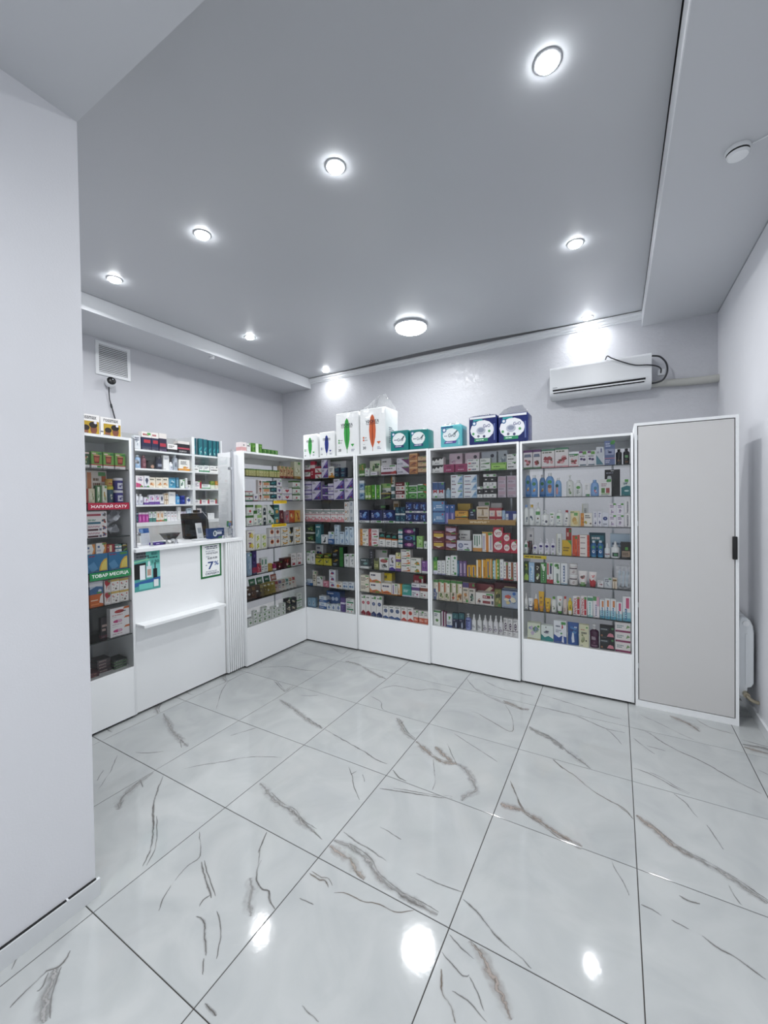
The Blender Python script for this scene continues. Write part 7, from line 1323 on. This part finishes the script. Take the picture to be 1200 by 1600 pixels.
e=empty('terminal_stand',(-.225,-.872,CT),R(90)); b=MB(); b.rbox(-.03,.03,0,.008,.012,.155,r=.003,col='e8eaec'); printer(b,['r 20 40 80 72 a8b0b8','r 20 12 80 18 c8ccd0'],.06,.155,lambda u,v,e_:((u-.5)*.06,-e_,v*.155),'term'); o=obj('tablet',b,M['plast'],e); o.rotation_euler=(R(-12),0,0)
b=MB(); b.rbox(-.06,.035,-.035,.05,0,.014,r=.003); obj('foot',b,M['wplast'],e); tag(e,'slim white terminal stand in front of the monitor','stand')
product('blbox',.148,.092,.07,(-.245,-.683,CT),R(90)+R(3),'navy device box with white logo beside the second chrome post')
sheet('brochure','small white brochure with orange and green header behind the second post',.072,.155,['r 0 66 100 100 4a9a5a','r 40 70 100 100 d8823c','c 45 80 26 3a6ab0','l 12 12 88 60 8890a0 6'],(-.20,-.585,CT),R(90),'brochure')

# ------------------------------------------------------------------ air conditioner
e=empty('air_conditioner',(2.32,YB,2.60)); Wd=.91
pr=[(0,.325),(0,.02),(-.05,0),(-.10,.0),(-.16,.012),(-.195,.045),(-.205,.09),(-.195,.30),(-.185,.322),(-.16,.327)]
k=len(pr); b=MB(); b.add([(0,y,z) for y,z in pr]+[(Wd,y,z) for y,z in pr],[((i+1)%k,i,k+i,k+(i+1)%k) for i in range(k)],'eee',True); b.add([(0,y,z) for y,z in pr],[tuple(range(k))]); b.add([(Wd,y,z) for y,z in pr],[tuple(range(k))[::-1]])
obj('body',b,M['wplast'],e)
b=MB(); b.add([(.012,-.2075,.098),(Wd-.012,-.2075,.098),(Wd-.012,-.198,.30),(.012,-.198,.30),(.012,-.203,.098),(Wd-.012,-.203,.098),(Wd-.012,-.193,.30),(.012,-.193,.30)],[(0,1,2,3),(5,4,7,6),(0,4,5,1),(3,2,6,7),(1,5,6,2),(4,0,3,7)]); obj('front_panel',b,M['acf'] if 'acf' in M else M['wplast'],e)
b=MB(); b.add([(.03,-.2085,.070),(Wd-.05,-.2085,.070),(Wd-.05,-.2105,.088),(.03,-.2105,.088)],[(0,1,2,3)]); b.add([(.03,-.200,.070),(Wd-.05,-.200,.070),(Wd-.05,-.202,.088),(.03,-.202,.088)],[(3,2,1,0)]); b.box(.03,Wd-.05,-.2105,-.19,.070,.088); obj('upper_slot',b,M['dark'],e)
b=MB(); b.box(.035,Wd-.06,-.204,-.19,.048,.056); obj('lower_slot',b,M['dark'],e)
b=MB(); b.box(.03,Wd-.05,-.2095,-.19,.0575,.069); obj('louver',b,M['wplast'],e)
b=MB(); b.box(.03,.075,-.210,-.206,.103,.110); obj('badge',b,M['gplast'],e)
tag(e,'white wall-mounted air conditioner with a dark outlet slot','air conditioner')
P=[(2.84,1.56,2.936),(2.86,1.47,2.945),(2.90,1.465,2.915),(3.0,1.475,2.86),(3.10,1.475,2.815),(3.20,1.475,2.80),(3.27,1.52,2.79),(3.31,1.60,2.78),(3.315,1.66,2.755)]
P2=[(3.235,1.56,2.905),(3.30,1.56,2.885),(3.35,1.57,2.82),(3.36,1.58,2.74),(3.33,1.58,2.67),(3.28,1.57,2.645),(3.232,1.56,2.64)]
for nm,pp,rr in (('power_cable',P,.006),('drain_hose',P2,.008)):
    b=MB(); b.tube(smooth3([(a-2.32,c-YB,z-2.60) for a,c,z in pp]),rr,8); obj(nm,b,M['cable'],e)
b=MB(); b.rbox(-.03,.03,-.022,0,-.03,.03,r=.004); o=obj('socket_plate',b,M['wplast'],None,(3.32,YB,2.765)); tag(o,'small white socket plate behind the cable loop','socket')
b=MB(); b.tube([(3.233,1.655,2.652),(3.34,1.655,2.65),(3.5,1.655,2.635),(3.62,1.655,2.63),(3.759,1.655,2.632)],[.03,.034,.036,.035,.036],14); o=obj('insulated_pipe',b,M['pipe']); tag(o,'grey insulated pipe running from the air conditioner to the wall','pipe')

# ------------------------------------------------------------------ radiator behind the locker
e=empty('radiator',(3.70,.455,0))
RP=[(-.040,.165),(-.012,.165),(.002,.185),(.004,.228),(.028,.238),(.040,.262),(.041,.610),(.036,.655),(.022,.692),(0,.712),(-.024,.714),(-.038,.698),(-.043,.64),(-.046,.62),(-.046,.24),(-.042,.22)]
for i in range(9):
    y=.082*i; k=len(RP); b=MB(); c=.010
    V=[]
    for yy,s_ in ((y,.86),(y+c,1.),(y+.074-c,1.),(y+.074,.86)): V+=[((px+.002)*s_-.002,yy,.44+(pz-.44)*(1-(1-s_)*.12)) for px,pz in RP]
    b.add(V,[(r*k+(q+1)%k,r*k+q,(r+1)*k+q,(r+1)*k+(q+1)%k) for r in range(3) for q in range(k)]+[tuple(range(k))[::-1],tuple(range(3*k,4*k))],'eee',False); obj('section',b,M['enamel'],e)
    bx('fin',M['enamel'],e,-.006,.004,y-.006,y+.002,.25,.60)
b=MB(); b.tube([(-.004,.004,.672),(-.004,-.010,.672)],.018,16); obj('end_plug',b,M['wplast'],e)
b=MB(); b.tube([(-.005,.0,.19),(-.005,-.03,.188)],.019,12); b.tube([(-.005,-.026,.186),(.014,-.034,.165),(.03,-.034,.158),(.056,-.034,.152)],.0125,10); obj('valve',b,M['brass'],e)
tag(e,'white sectional radiator on the wall behind the locker','radiator')

# ------------------------------------------------------------------ vent grille, camera with its cable
e=empty('vent_grille',(XL,-.985,2.88),R(90)); Wv,Hv=.342,.345
for a in ((0,Wv,-.012,0,0,.03),(0,Wv,-.012,0,Hv-.03,Hv),(0,.03,-.012,0,.03,Hv-.03),(Wv-.03,Wv,-.012,0,.03,Hv-.03)): bx('frame',M['wplast'],e,*a)
bx('duct',M['dark'],e,.03,Wv-.03,-.002,-.0005,.03,Hv-.03)
for i in range(15):
    z=.034+i*.0188; b=MB(); b.add([(.03,-.003,z+.013),(Wv-.03,-.003,z+.013),(Wv-.03,-.013,z),(.03,-.013,z),(.03,-.003,z+.016),(Wv-.03,-.003,z+.016),(Wv-.03,-.013,z+.003),(.03,-.013,z+.003)],[(0,1,2,3),(7,6,5,4),(3,2,6,7),(1,0,4,5),(0,3,7,4),(2,1,5,6)]); obj('slat',b,M['wplast'],e)
tag(e,'square white ventilation grille high on the wall behind the counter','vent')
e=empty('security_camera',(XL+.055,-.872,2.81),R(78))
b=MB(); b.lathe([(.002,-.046),(.03,-.044),(.046,-.028),(.05,0),(.046,.024),(.03,.042),(.002,.046)],24,cols=['eee']*6); o=obj('housing',b,M['wplast'],e); o.rotation_euler=(R(72),0,0)
b=MB(); b.lathe([(.040,.034),(.041,.040),(.030,.050),(.012,.054),(.002,.055)],24,cols=['111']*4); o=obj('lens_face',b,M['black'],e); o.rotation_euler=(R(78),0,0)
b=MB(); b.lathe([(.006,.054),(.006,.058),(.002,.060)],12,cols=['ddd']*2,cx=.008,cy=.010); o=obj('lens',b,M['chrome'],e); o.rotation_euler=(R(78),0,0)
b=MB(); b.lathe([(.03,0),(.03,.012),(.014,.016),(.014,.03)],16,cols=['eee']*3); o=obj('mount',b,M['wplast'],e,(.011,.053,-.02)); o.rotation_euler=(R(90),0,0)
b=MB(); b.tube([(-.012,.01,-.045),(-.006,.035,-.10),(.0,.042,-.17),(.012,.045,-.22)],.005,8); b.tube([(.012,.045,-.215),(.02,.045,-.255)],.009,8); b.tube([(.02,.045,-.25),(.045,.045,-.36),(.06,.045,-.5)],.006,8); obj('cable',b,M['cable'],e)
tag(e,'small round security camera with dark cable under the grille','camera')
